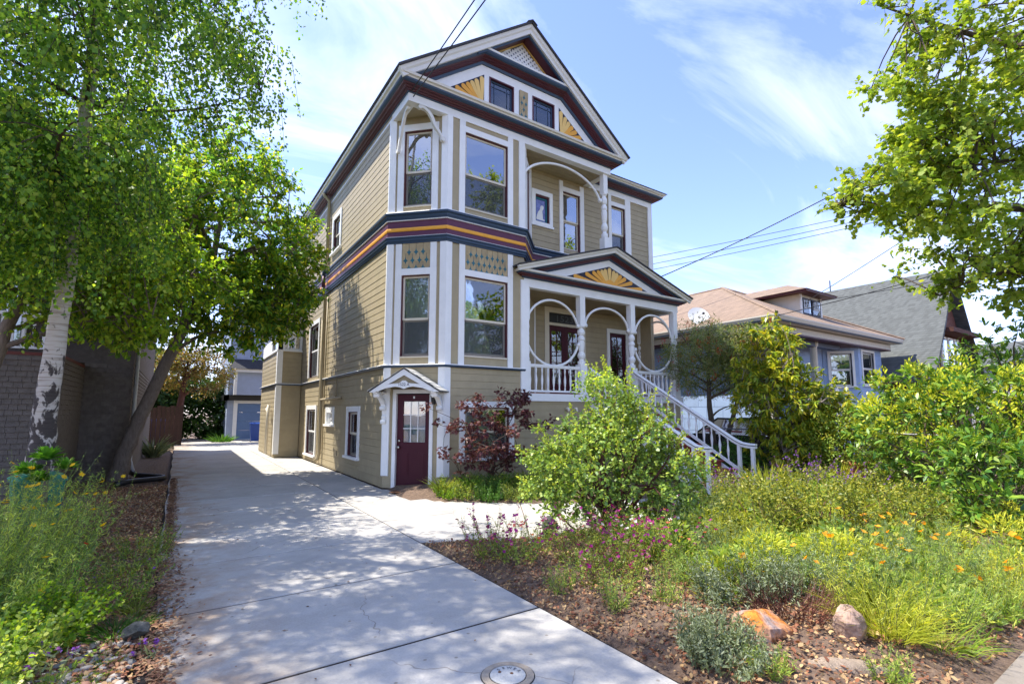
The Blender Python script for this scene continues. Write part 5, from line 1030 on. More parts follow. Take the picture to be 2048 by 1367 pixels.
# ================================================================== vegetation
MT['birchbark'] = None
def birchbark():
    m, t, b = newmat('birch_bark'); tcn = N(t, 'ShaderNodeTexCoord'); mpn = N(t, 'ShaderNodeMapping'); mpn.inputs['Scale'].default_value = (5, 5, 3.2); t.links.new(tcn.outputs['Object'], mpn.inputs[0])
    n1 = N(t, 'ShaderNodeTexNoise'); n1.inputs['Scale'].default_value = 1.6; n1.inputs['Detail'].default_value = 7; n1.inputs['Roughness'].default_value = .6; n1.inputs['Distortion'].default_value = .5; t.links.new(mpn.outputs[0], n1.inputs['Vector'])
    # rough black plates belong to the foot of the trunk
    sp = N(t, 'ShaderNodeSeparateXYZ'); t.links.new(tcn.outputs['Object'], sp.inputs[0]); mr = N(t, 'ShaderNodeMapRange'); mr.inputs[1].default_value = 3.4; mr.inputs[2].default_value = 1.2; mr.inputs[3].default_value = -.14; mr.inputs[4].default_value = .10; t.links.new(sp.outputs[2], mr.inputs[0])
    ad = N(t, 'ShaderNodeMath', operation='ADD'); t.links.new(n1.outputs['Fac'], ad.inputs[0]); t.links.new(mr.outputs[0], ad.inputs[1])
    r = N(t, 'ShaderNodeValToRGB'); e = r.color_ramp.elements; e[0].position = .52; e[1].position = .57; e[0].color = (.46, .42, .36, 1); e[1].color = (.05, .04, .034, 1); t.links.new(ad.outputs[0], r.inputs[0])
    m2 = N(t, 'ShaderNodeMapping'); m2.inputs['Scale'].default_value = (2, 2, 30); t.links.new(tcn.outputs['Object'], m2.inputs[0]); n2 = N(t, 'ShaderNodeTexNoise'); n2.inputs['Scale'].default_value = 1.5; n2.inputs['Detail'].default_value = 3; t.links.new(m2.outputs[0], n2.inputs['Vector']); r2 = N(t, 'ShaderNodeValToRGB'); r2.color_ramp.elements[0].position = .35; r2.color_ramp.elements[1].position = .5; r2.color_ramp.elements[0].color = (.55, .5, .45, 1); t.links.new(n2.outputs['Fac'], r2.inputs[0])
    mx = N(t, 'ShaderNodeMixRGB', blend_type='MULTIPLY'); mx.inputs[0].default_value = .8; t.links.new(r.outputs[0], mx.inputs[1]); t.links.new(r2.outputs[0], mx.inputs[2]); t.links.new(mx.outputs[0], b.inputs['Base Color']); b.inputs['Roughness'].default_value = .8
    bp = N(t, 'ShaderNodeBump'); bp.inputs['Strength'].default_value = .7; bp.inputs['Distance'].default_value = .03; t.links.new(ad.outputs[0], bp.inputs['Height']); t.links.new(bp.outputs[0], b.inputs['Normal']); return m
MT['birchbark'] = birchbark(); MT['bark'] = paint('brown_bark', (.13, .095, .065), .9, .3, .9, 8, stretch=(3, 3, .8)); MT['twig'] = paint('thin_twig', (.07, .05, .035), .85, .2); MT['redbark'] = paint('red_brown_bark', (.11, .035, .025), .6, .2, .3, 8); MT['greybark'] = paint('grey_bark', (.20, .16, .13), .9, .25, .6, 9, stretch=(3, 3, .8))
MT['palestem'] = paint('green_stem', (.16, .2, .06), .8, .15); MT['redstem'] = paint('red_green_stem', (.2, .11, .05), .8, .15)
LM = lambda n, cols, tr=.35, ro=.45: MT.__setitem__(n, leafmat(n, cols, tr, ro, gain=GAIN.get(n, 1.3 if n[:2] == 'l_' else 1.0)))
GAIN = {'l_birch': 1.6, 'l_tree2': 2.0, 'l_feather': 1.55, 'l_yfeather': 1.45, 'l_herb': 1.55, 'l_lime': 1.35, 'l_jap': 1.25, 'l_olive': 1.55, 'l_rhodo': 1.55, 'l_manz': 1.5, 'l_schef': 1.7, 'l_syc': 1.6, 'l_hedge': 1.2, 'l_grey': 1.1, 'l_bottle': 2.1, 'l_dead': 1.1}
LM('l_birch', [(.022, .055, .012), (.05, .12, .018), (.09, .18, .022), (.15, .25, .03), (.24, .29, .04)], .55); LM('l_tree2', [(.022, .055, .011), (.05, .12, .016), (.09, .17, .018), (.16, .22, .02), (.26, .25, .025)], .58)
LM('l_lime', [(.06, .14, .015), (.13, .24, .02), (.22, .32, .025), (.3, .36, .03)], .55); LM('l_syc', [(.08, .14, .018), (.15, .22, .022), (.21, .27, .03), (.27, .29, .035)], .45)
LM('l_manz', [(.07, .13, .03), (.13, .21, .04), (.20, .28, .045), (.33, .38, .06)], .3, .4); LM('l_manznew', [(.22, .30, .03), (.34, .40, .05), (.42, .44, .07)], .4, .4); LM('l_jap', [(.045, .014, .018), (.09, .028, .036), (.15, .05, .06), (.20, .10, .075)], .35)
LM('l_rhodo', [(.025, .075, .014), (.06, .14, .018), (.12, .20, .022), (.19, .25, .03)], .25, .35); LM('l_rhnew', [(.30, .36, .03), (.42, .44, .03), (.50, .48, .035)], .35, .4)
LM('l_olive', [(.03, .05, .008), (.09, .12, .015), (.18, .19, .022), (.27, .25, .03)], .3); LM('l_bottle', [(.04, .07, .02), (.09, .12, .03), (.14, .15, .045), (.17, .14, .06)], .3); LM('l_schef', [(.05, .10, .012), (.13, .18, .018), (.25, .26, .02), (.34, .28, .02)], .35, .35)
LM('l_grey', [(.12, .16, .08), (.20, .24, .13), (.29, .32, .20)], .25); LM('l_blue', [(.08, .14, .06), (.15, .21, .09), (.21, .28, .11)], .3); LM('l_feather', [(.09, .16, .03), (.16, .24, .04), (.24, .31, .05), (.33, .35, .06)], .4); LM('l_yfeather', [(.24, .28, .03), (.34, .37, .04), (.42, .40, .05)], .4)
LM('l_herb', [(.07, .13, .02), (.13, .21, .03), (.22, .28, .04), (.30, .26, .05)], .35); LM('l_green', [(.03, .09, .014), (.06, .15, .02), (.10, .21, .03)], .35); LM('l_grass', [(.11, .17, .03), (.2, .26, .04), (.3, .31, .06)], .35); LM('l_dead', [(.07, .03, .018), (.13, .055, .03), (.19, .10, .05)], .15)
LM('l_orange', [(.10, .12, .03), (.18, .15, .04), (.24, .13, .05)], .4); LM('l_hedge', [(.018, .05, .01), (.035, .08, .014), (.06, .12, .02)], .3); LM('l_croc', [(.22, .28, .02), (.34, .36, .025), (.42, .36, .03)], .4); LM('l_succ', [(.08, .22, .02), (.14, .32, .03)], .3, .35); LM('l_lav', [(.06, .055, .05), (.11, .075, .08), (.08, .09, .05)], .3)
LM('f_magenta', [(.30, .01, .15), (.38, .015, .22), (.26, .012, .22)], .3, .6); LM('f_purple', [(.20, .06, .42), (.30, .10, .52), (.14, .04, .32)], .4, .6); LM('f_orange', [(.80, .26, .01), (.85, .36, .015), (.85, .46, .02)], .4, .6); LM('f_white', [(.7, .7, .68), (.8, .78, .76)], .4, .6); LM('f_red', [(.5, .02, .02), (.6, .06, .03)], .3, .6); LM('f_yellow', [(.80, .50, .01), (.85, .60, .02)], .4, .6); LM('f_coral', [(.7, .13, .10), (.75, .25, .16)], .4, .6); LM('f_pink', [(.65, .25, .35), (.7, .4, .45)], .4, .6)
LM('litter', [(.22, .12, .07), (.10, .042, .024), (.20, .085, .045), (.30, .16, .08), (.42, .27, .14), (.16, .05, .03)], .1, .8); LM('litter2', [(.35, .22, .10), (.48, .34, .17), (.30, .12, .06), (.22, .09, .05)], .15, .8)

def ellip(c, r, n, lo=.45, hi=1., zmin=-1., jit=.12):
    d = rnd(n * 3); d = d[d[:, 2] > zmin][:n]; rad = rng.uniform(lo ** 3, hi ** 3, len(d)) ** (1 / 3); return np.array(c) + d * rad[:, None] * np.array(r) * (1 + rng.normal(size=(len(d), 1)) * jit)
def limbwork(m, starts, targets, r0, r1, nsub=5, bend=.25):
    for a, b in zip(starts, targets):
        L = np.linalg.norm(b - a); mid = rng.normal(size=3) * L * bend * .4; mid[2] += L * .08; pts = [a + (b - a) * t + mid * math.sin(math.pi * t) for t in np.linspace(0, 1, nsub)]
        m.tube(pts, [r0 + (r1 - r0) * t for t in np.linspace(0, 1, nsub)], 6, False)
def skeleton(root, trunk, trad, centers, nl, barkmat, r0=.07, twig=.008, trunkname='trunk', lo=.3):
    T = [np.array(p, float) for p in trunk]; tm = MB(); dense = []; dr = []
    for i in range(len(T) - 1):
        for t in np.linspace(0, 1, 6)[:-1]: dense.append(T[i] + (T[i + 1] - T[i]) * t + rng.normal(size=3) * trad[i] * .08); dr.append(trad[i] + (trad[i + 1] - trad[i]) * t)
    dense.append(T[-1]); dr.append(trad[-1]); tm.tube(dense, dr, 14); tm.obj(trunkname, barkmat, root, True)
    if not len(centers): return
    C_ = np.asarray(centers); idx = [int(rng.integers(len(C_)))]; dmin = np.linalg.norm(C_ - C_[idx[0]], axis=1)
    while len(idx) < min(nl, len(C_)): j = int(dmin.argmax()); idx.append(j); dmin = np.minimum(dmin, np.linalg.norm(C_ - C_[j], axis=1))
    m = MB(); D_ = np.array(dense); k0 = int(len(D_) * lo); nodes = list(D_[k0:])
    for j in idx:
        b = C_[j]; d = np.linalg.norm(D_[k0:] - b, axis=1) + np.maximum(D_[k0:, 2] - b[2] + .4, 0) * 1.5; a = D_[k0 + int(d.argmin())]; L = np.linalg.norm(b - a); off = rng.normal(size=3) * L * .08; off[2] += L * .10
        pts = [a + (b - a) * t + off * math.sin(math.pi * t) for t in np.linspace(0, 1, 8)]; m.tube(pts, [r0 * (1 - .8 * t) * min(1, .4 + L * .25) for t in np.linspace(0, 1, 8)], 6, False); nodes += pts[2:]
    Nd = np.array(nodes)
    for b in C_:
        a = Nd[int(np.linalg.norm(Nd - b, axis=1).argmin())]; limbwork(m, [a], [b], twig * 1.6, twig * .7, 4)
    m.obj('branches', barkmat if barkmat != 'birchbark' else 'twig', root)
def crown(root, C_, r, m, L, Wd, shape, mat, outc=None, name='crown', up=.5, droop=.1, flat=1., lv=.25, spread=.7, out=.6, rays=0, whorl=0., tw=.006):
    P, D, Nn = clumps(C_, r, m, outc, up, droop, out, flat, spread, rays, whorl); k = len(P); s = rng.uniform(1 - lv, 1 + lv, k)
    if rays:
        a_, b_ = RAYS[0]; Lr = np.linalg.norm(b_, axis=1); q = unit(rnd(len(a_))); tag(leafobj('twigs', [leaves(a_, unit(b_), q, Lr, tw, 'blade'), leaves(a_, unit(b_), unit(np.cross(q, unit(b_))), Lr, tw, 'blade')], 'twig', root), kind='stuff')
    return leafobj(name, [leaves(P, D, Nn, L * s, Wd * s, shape)], mat, root)

# ---- birch ---------------------------------------------------------
B = empty('birch_tree', (-1.52, 9.3, 0), 'white-barked birch with drooping foliage at the left', 'tree')
bt = [(-1.52, 9.32, -.1), (-1.53, 9.3, .5), (-1.52, 9.22, 1.5), (-1.42, 9.0, 3.2), (-1.34, 8.78, 5.0), (-1.27, 8.5, 7.2), (-1.2, 8.3, 9.5), (-1.1, 8.1, 12)]
bc = np.concatenate([ellip((-1.6, 8.2, 7.8), (2.7, 2.7, 3.6), 210, .35, 1.0), ellip((-1.0, 7.7, 6.8), (1.7, 1.6, 1.6), 60, .4, 1.), ellip((-2.6, 8.6, 4.6), (1.9, 1.7, 1.3), 60, .3, 1.), ellip((-1.25, 8.3, 4.7), (1.2, .9, .9), 34, .3, 1.)])
bc = bc[(bc[:, 2] > 3.3)]
skeleton(B, bt, [.20, .165, .135, .10, .085, .07, .05, .02], bc, 20, 'birchbark', .028, .006)
ns = 3300; st0 = bc[rng.integers(len(bc), size=ns)] + rnd(ns) * .28; Ls = rng.uniform(.3, .95, ns); dirs = unit(np.c_[rng.normal(size=(ns, 2)) * .35, -np.ones(ns)]); nl_ = 28
tt = rng.uniform(0, 1, (ns, nl_)); P = st0[:, None] + dirs[:, None] * (tt * Ls[:, None])[..., None] + rng.normal(size=(ns, nl_, 3)) * .05; P = P.reshape(-1, 3); k = len(P)
D = unit(np.c_[rng.normal(size=(k, 2)) * .8, -np.abs(rng.normal(size=k)) - .3]); Nn = unit(rnd(k) + np.array((0, 0, .5))); s = rng.uniform(.55, 1.35, k)
leafobj('crown', [leaves(P, D, Nn, .058 * s, .046 * s, 'kite')], 'l_birch', B)
m = MB()
for i in range(0, ns, 3): m.tube([st0[i], st0[i] + dirs[i] * Ls[i] * .5, st0[i] + dirs[i] * Ls[i]], [.004, .003, .002], 3, False)
tag(m.obj('hanging_twigs', 'twig', B), kind='stuff')
# ---- leaning dark tree ----------------------------------------------
T2 = empty('leaning_tree', (-1.1, 15.5, 0), 'leaning grey-brown tree with dense green crown over the driveway', 'tree')
c2 = np.concatenate([ellip((.75, 14.8, 6.2), (2.35, 2.2, 2.8), 200, .5, 1.), ellip((-.8, 14.6, 5.0), (1.9, 1.7, 1.6), 90, .4, 1.), ellip((1.7, 14.2, 4.9), (1.25, 1.1, 1.4), 55, .3, 1.)]); c2 = c2[c2[:, 2] > 3.2]
skeleton(T2, [(-1.2, 15.6, -.1), (-1.08, 15.5, .5), (-.78, 15.3, 1.5), (-.36, 15.05, 2.8), (.1, 14.9, 4.1), (.5, 14.8, 5.6), (.7, 14.8, 7.6)], [.24, .18, .155, .135, .11, .08, .03], c2, 20, 'greybark', .07, .012, lo=.45)
crown(T2, c2, .50, 150, .115, .06, 'oval', 'l_tree2', np.array((.5, 14.8, 5.4)), droop=.35, lv=.4, rays=12)
# ---- lime-green tree behind, filling the left ------------------------
T3 = empty('lime_green_tree', (-2.9, 11.9, 0), 'lime-green leafy tree behind the birch, in front of dark shingles', 'tree')
c3 = np.concatenate([ellip((-1.25, 11.3, 4.2), (1.9, 1.2, 1.3), 150, .3, 1.), ellip((-1.9, 11.2, 5.7), (1.9, 1.3, 1.4), 80, .3, 1.)]); c3 = c3[c3[:, 2] > 2.75]
skeleton(T3, [(-2.9, 11.9, -.1), (-2.8, 11.8, 1.5), (-2.5, 11.6, 3.0), (-1.8, 11.3, 5.0)], [.13, .11, .09, .04], c3, 12, 'greybark', .05, .01)
crown(T3, c3, .44, 90, .085, .055, 'oval', 'l_lime', np.array((-1.5, 11.2, 4.6)), droop=.3, lv=.4, rays=10)
# ---- street tree at the right ----------------------------------------
T4 = empty('street_tree', (15.4, .55, 0), 'tall maple with pale green leaves at the upper right', 'tree')
c4 = np.concatenate([ellip((12.4, 1.4, 10.9), (2.3, 2.0, 1.7), 80, .4, 1., jit=.2), ellip((14.9, 1.6, 7.2), (3.2, 2.9, 3.5), 210, .45, 1., jit=.2), ellip((12.3, 3.1, 6.0), (1.3, 1.0, .75), 34, .2, 1., jit=.2), ellip((11.0, 3.8, 5.95), (.75, .6, .4), 14, .2, 1., jit=.2), ellip((12.2, 2.9, 8.6), (1.2, 1.1, 1.2), 34, .3, 1., jit=.2), ellip((13.6, 2.4, 4.6), (1.5, 1.3, .8), 40, .3, 1., jit=.2), ellip((12.6, 2.9, 7.2), (1.2, 1., .8), 26, .3, 1., jit=.2)]); c4 = c4[c4[:, 2] > 3.7]
skeleton(T4, [(15.4, .55, -.1), (15.35, .6, 1.2), (15.3, .7, 3.2), (15.2, .9, 5.0), (15.0, 1.3, 7.0), (14.9, 1.5, 9.5)], [.34, .28, .25, .2, .13, .05], c4, 30, 'bark', .085, .012)
crown(T4, c4, .46, 84, .092, .085, 'lobed', 'l_syc', np.array((14.6, 1.8, 6.8)), droop=.35, lv=.45, rays=11)
# ---- tree across the street, seen in the panes -----------------------
T5 = empty('street_side_tree', (16.5, -8.5, 0), 'round green tree across the street mirrored in window panes', 'tree')
c5 = ellip((16.5, -8.5, 6.0), (3.4, 3.4, 3.0), 150, .5, 1.); skeleton(T5, [(16.5, -8.5, 0), (16.5, -8.5, 2.5), (16.6, -8.4, 5), (16.5, -8.5, 7)], [.25, .2, .15, .05], c5, 10, 'bark', .08, .015); crown(T5, c5, .6, 45, .22, .18, 'kite', 'l_tree2', np.array((16.5, -8.5, 6)))

# ---- shrubs ----------------------------------------------------------
def shrub(name, label, base, r, h, ncl, cr, m, L, Wd, shape, mat, stems=7, rays=0, whorl=0., bark='twig', lift=.12, lo=.45, cat='shrub', extra=None, up=.5, flat=.9, zc=.45, srad=.016, droop=.0):
    z = gz(base[0], base[1]); b = (base[0], base[1], z); o = empty(name, b, label, cat); rr = r if hasattr(r, '__len__') else (r, r)
    C_ = ellip((base[0], base[1], z + h * zc), (rr[0], rr[1], h * (1 - zc)), ncl, lo, 1., -.75, .1); C_[:, 2] = np.maximum(C_[:, 2], z + lift)
    crown(o, C_, cr, m, L, Wd, shape, mat, np.array((base[0], base[1], z + h * .25)), 'foliage', up=up, flat=flat, droop=droop, rays=rays, whorl=whorl, tw=.004, lv=.35)
    mm = MB(); pick = C_[rng.permutation(len(C_))[:max(stems * 3, 8)]]
    for i in range(len(pick)):
        a = np.array((base[0], base[1], z - .03)) + np.array((*rng.normal(size=2) * srad * 2.5, 0)); limbwork(mm, [a], [pick[i]], srad, srad * .25, 5, .3)
    mm.obj('stems', bark, o)
    return o, C_
# manzanita in the middle
mz, cm = shrub('manzanita_shrub', 'large bright green rounded shrub with dark red stems in front of the steps', (5.03, 5.05), (1.2, 1.1), 1.72, 165, .19, 60, .052, .036, 'oval', 'l_manz', 12, 9, 0., 'redbark', .32, .4, zc=.42, srad=.03)
ct = np.array([(5.15 + rng.normal() * .22, 5.1 + rng.normal() * .22, z) for z in rng.uniform(1.3, 2.12, 48)]); cs_ = np.array([(5.03 + a * .828, 5.05 - a * .561, z) for a, z in zip(rng.uniform(-1.3, 1.35, 60), rng.uniform(.45, 1.2, 60))])
crown(mz, np.concatenate([ct, cs_]), .16, 60, .05, .034, 'oval', 'l_manz', np.array((5.05, 5.05, .7)), 'foliage')
mm = MB(); limbwork(mm, [np.array((5.03, 5.05, .1))] * 10, list(ct[:10]), .03, .006, 6, .25); mm.obj('stems', 'redbark', mz)
q_ = np.concatenate([cm[cm[:, 2] > .7], ct, cs_]); q_ = q_[rng.permutation(len(q_))[:130]]; od = unit(unit(q_ - np.array((5.03, 5.05, .3))) * .7 + rnd(len(q_)) * .35 + np.array((0, 0, .55))); Lr = rng.uniform(.16, .42, len(q_)); m = MB(); PP, DD = [], []
for i in range(len(q_)):
    m.tube([q_[i], q_[i] + od[i] * Lr[i]], [.005, .002], 3, False); t = np.linspace(.25, 1.02, 16); PP.append(q_[i] + od[i] * (Lr[i] * t)[:, None]); DD.append(unit(rnd(16) + od[i] * .9))
PP = np.concatenate(PP); DD = np.concatenate(DD); leafobj('new_shoots', [leaves(PP, DD, unit(rnd(len(PP)) + np.array((0, 0, .7))), .046 * rng.uniform(.6, 1.2, len(PP)), .03, 'oval')], 'l_manznew', mz); tag(m.obj('shoot_stems', 'redstem', mz), kind='stuff')
# Japanese maple
JM = empty('japanese_maple', (5.35, 8.75, 0), 'small purple-red Japanese maple before the basement window', 'tree'); cj = []
for (a, y, z, n, w) in ((4.78, 8.85, 1.28, 12, .30), (5.0, 8.75, 1.72, 12, .36), (5.6, 8.8, 1.35, 14, .4), (6.25, 8.9, 1.95, 12, .26), (6.35, 8.8, 1.4, 10, .34), (4.85, 8.6, .85, 14, .36), (5.3, 8.55, .9, 16, .5), (6.0, 8.7, .8, 12, .45), (6.6, 8.75, .72, 9, .3), (5.2, 8.7, .55, 10, .5), (6.2, 8.75, 1.68, 7, .22)):
    cj.append(np.array((a, y, z)) + rng.normal(size=(n, 3)) * np.array((w, w * .7, .10)))
cj = np.concatenate(cj); skeleton(JM, [(5.4, 8.8, -.05), (5.38, 8.78, .3), (5.45, 8.75, .7), (5.6, 8.8, 1.1)], [.045, .035, .028, .015], cj, 14, 'twig', .016, .005, lo=.2)
P, D, Nn = clumps(cj, .15, 17, None, .9, .3, .5, .5); gl_ = []
for a in (-.75, -.38, 0, .38, .75):
    S = unit(np.cross(D, Nn)); gl_.append(leaves(P, unit(D * math.cos(a) + S * math.sin(a)), Nn, .085 * (1 - abs(a) * .35), .026, 'kite'))
leafobj('crown', gl_, 'l_jap', JM)
# rhododendron mass at the right
rh, cr_ = shrub('broadleaf_shrub', 'big glossy shrub with lime-yellow new leaves at the right edge', (11.45, 2.75), (1.75, 1.7), 2.35, 250, .24, 34, .125, .042, 'oval', 'l_rhodo', 12, 6, .35, 'bark', .25, .55, srad=.03)
tops = cr_[(cr_[:, 2] > 1.0)]; crown(rh, tops[rng.permutation(len(tops))[:150]] + np.array((-.08, .0, .16)), .13, 30, .075, .03, 'oval', 'l_rhnew', np.array((11.45, 2.75, 1.2)), 'new_growth', up=.2, droop=-.5)
shrub('broadleaf_shrub', 'taller dark glossy shrub rising behind the lime-yellow one', (14.2, 2.5), (2.0, 1.2), 3.3, 150, .28, 30, .14, .048, 'oval', 'l_rhodo', 10, 6, .35, 'bark', .5, .5, srad=.03)
shrub('broadleaf_shrub', 'lower glossy shrub at the frame edge beside the poppies', (9.3, 1.9), (1.0, .8), 1.2, 80, .2, 34, .115, .04, 'oval', 'l_rhodo', 8, 6, .35, 'bark', .15, .45)
# olive mound shrubs
for i, (x, y, rx, h, lb) in enumerate(((6.45, 2.95, .78, .82, 'middle olive-green mounded shrub behind the poppies'), (5.85, 3.35, .62, .78, 'first olive-green mounded shrub right of the feathery plants'), (7.25, 2.5, .62, .74, 'last olive-green mounded shrub next to glossy bush'))):
    shrub('mound_shrub', lb, (x, y), rx, h, 120, .10, 46, .036, .018, 'oval', 'l_olive', 10, 0, 0., 'redstem', .06, .5, zc=.35, srad=.008)
# bottlebrush
BB = empty('bottlebrush_tree', (13.2, 8.9, 0), 'bottlebrush tree with red flower spikes beside the porch', 'tree')
cb = np.concatenate([ellip((13.1, 9.0, 3.3), (1.0, 1.2, 1.1), 90, .4, 1.), ellip((13.7, 8.1, 3.2), (.9, .9, 1.0), 70, .4, 1.), ellip((13.6, 7.6, 2.4), (.8, .8, .6), 30, .3, 1.)])
skeleton(BB, [(13.2, 8.9, -.1), (13.15, 8.9, .9), (13.1, 8.95, 1.8), (13.2, 9.0, 2.9)], [.1, .09, .075, .04], cb, 14, 'bark', .05, .006); MB().tube([(13.3, 8.8, 0), (13.45, 8.6, 1.0), (13.55, 8.3, 2.0), (13.6, 8.1, 3)], [.08, .07, .06, .03], 8).obj('trunk', 'bark', BB, True)
crown(BB, cb, .34, 150, .095, .018, 'blade', 'l_bottle', np.array((13.3, 8.7, 3)), droop=.3); fb = cb[rng.permutation(len(cb))[:80]] + rnd(80) * .34
P, D, Nn = clumps(fb, .05, 26, None, .2, 0, 1., 2.2); leafobj('flower_spikes', [leaves(P, D, Nn, .06, .018, 'kite')], 'f_red', BB)
# yellow-green broadleaf tree
SF = empty('yellow_green_tree', (12.1, 6.4, 0), 'yellow-green whorl-leaved small tree right of the steps', 'tree'); cfh = np.concatenate([ellip((12.2, 6.6, 3.0), (.75, .75, .85), 55, .3, 1.), ellip((12.2, 6.3, 1.95), (1.25, 1.2, .8), 120, .4, 1.), ellip((12.3, 6.2, 1.05), (1.1, 1.0, .6), 70, .3, 1.)])
skeleton(SF, [(12.1, 6.4, -.1), (12.1, 6.4, .8), (12.15, 6.45, 1.7), (12.2, 6.6, 2.9)], [.05, .045, .035, .02], cfh, 12, 'greybark', .025, .008)
crown(SF, cfh, .24, 44, .16, .046, 'oval', 'l_schef', np.array((12.2, 6.5, 1.9)), droop=.45, rays=5, whorl=.3)
shrub('side_shrub', 'leafy green shrub below the blue house entry gable', (12.3, 4.95), (.95, .9), 1.55, 130, .19, 46, .06, .03, 'oval', 'l_herb', 8, 0, 0., 'twig', .1, .5)
shrub('side_shrub', 'dark low shrub at the chain-link fence foot', (12.0, 7.4), (.8, .7), .8, 60, .16, 46, .07, .03, 'oval', 'l_green', 6, 0, 0., 'twig', .08, .4); shrub('side_shrub', 'green shrub in front of the blue stair rails', (14.6, 4.4), (1.3, 1.1), 1.35, 110, .22, 40, .075, .032, 'oval', 'l_schef', 8, 0, 0., 'twig', .1, .45)
shrub('side_shrub', 'tall bright green shrub filling the gap beside the blue bay', (13.3, 5.5), (1.1, 1.0), 1.9, 120, .22, 46, .09, .035, 'oval', 'l_schef', 8, 6, .2, 'twig', .15, .45)
MT['terracotta'] = paint('terracotta', (.42, .15, .07), .8, .12, .2, 9)
pt = empty('terracotta_pot', (12.0, 4.75, 0), 'terracotta pot between the shrubs right of the steps', 'pot'); MB().lathe((12.0, 4.75, 0.02), [(.15, 0), (.20, .2), (.235, .5), (.22, .5), (.2, .45)], 18).obj('body', 'terracotta', pt, True); MB().lathe((12.0, 4.75, .5), [(.25, 0), (.265, .02), (.265, .09), (.23, .09), (.22, .0)], 18).obj('rim', 'terracotta', pt, True)
# background plants at the drive end
OT = empty('orange_leaf_tree', (-.1, 30.6, 0), 'small orange-tinged tree with red trunk beyond the driveway', 'tree'); co = np.concatenate([ellip((.1, 30.6, 4.0), (1.2, 1.2, 1.1), 70, .3, 1.), ellip((1.2, 31, 3.8), (1.2, 1.2, 1.3), 50, .3, 1.)]); skeleton(OT, [(-.15, 30.6, -.1), (0, 30.6, 1.5), (.1, 30.6, 2.8), (.2, 30.7, 4)], [.22, .17, .13, .05], co, 10, 'redbark', .07, .015); crown(OT, co, .4, 60, .13, .06, 'kite', 'l_orange', np.array((.3, 30.6, 3.6)))
for i, (x, y, r, h, lb) in enumerate(((1.2, 37.5, 3.0, 4.2, 'dark green hedge-like bush beyond the slab path'), (-2.2, 36.5, 2.8, 6.5, 'dark tall bush behind the brown fence'), (2.0, 35.2, .8, .8, 'low dark round plant next to the garage'))): shrub('hedge_bush', lb, (x, y), r, h, 150, .5 if i < 2 else .2, 60, .24 if i < 2 else .1, .14 if i < 2 else .06, 'oval', 'l_hedge', 6, 0, 0., 'bark', .2)
for i, (x, y, r, h, lb) in enumerate(((-9, 34, 5, 10, 'big dark tree far behind the shingled house'), (10, 46, 6, 13, 'tall dark tree behind the garage house'))):
    t_ = empty('far_tree', (x, y, 0), lb, 'tree'); c_ = ellip((x, y, h * .6), (r, r, h * .42), 160, .5, 1.); skeleton(t_, [(x, y, 0), (x, y, h * .4), (x, y, h * .8)], [.4, .3, .1], c_, 10, 'bark', .15, .03); crown(t_, c_, 1.0, 60, .35, .22, 'kite', 'l_tree2', np.array((x, y, h * .5)))

# ---- strap and herb plants -------------------------------------------
def blades(name, label, base, n, L, Wd, mat, spread=.5, arch=.5, cat='plant', rad=.08, group=None, h0=0):
    z = gz(base[0], base[1]); o = empty(name, (base[0], base[1], z), label, cat, group); a = rng.uniform(0, 2 * math.pi, n); le = rng.uniform(.05, 1, n) ** .7 * spread; d0 = unit(np.c_[np.cos(a) * le, np.sin(a) * le, np.ones(n)]); Lr = L * rng.uniform(.6, 1.1, n)
    P = np.c_[base[0] + np.cos(a) * rad * rng.uniform(0, 1, n), base[1] + np.sin(a) * rad * rng.uniform(0, 1, n), np.full(n, z + h0)]; side = unit(np.cross(d0, np.c_[rng.normal(size=(n, 2)), np.zeros(n)])); pts = [P]; d = d0
    for j in range(4): pts.append(pts[-1] + d * (Lr / 4)[:, None]); d = unit(d + np.c_[np.cos(a) * arch * .3, np.sin(a) * arch * .3, -np.ones(n) * arch * .28])
    ws = [1, .9, .7, .45, .05]; V = []
    Lf = [pts[j] + side * Wd * ws[j] / 2 for j in range(5)]; Rt = [pts[j] - side * Wd * ws[j] / 2 for j in range(5)]
    V = np.stack(Lf + Rt[::-1], 1); leafobj('leaves', [V], mat, o); return o
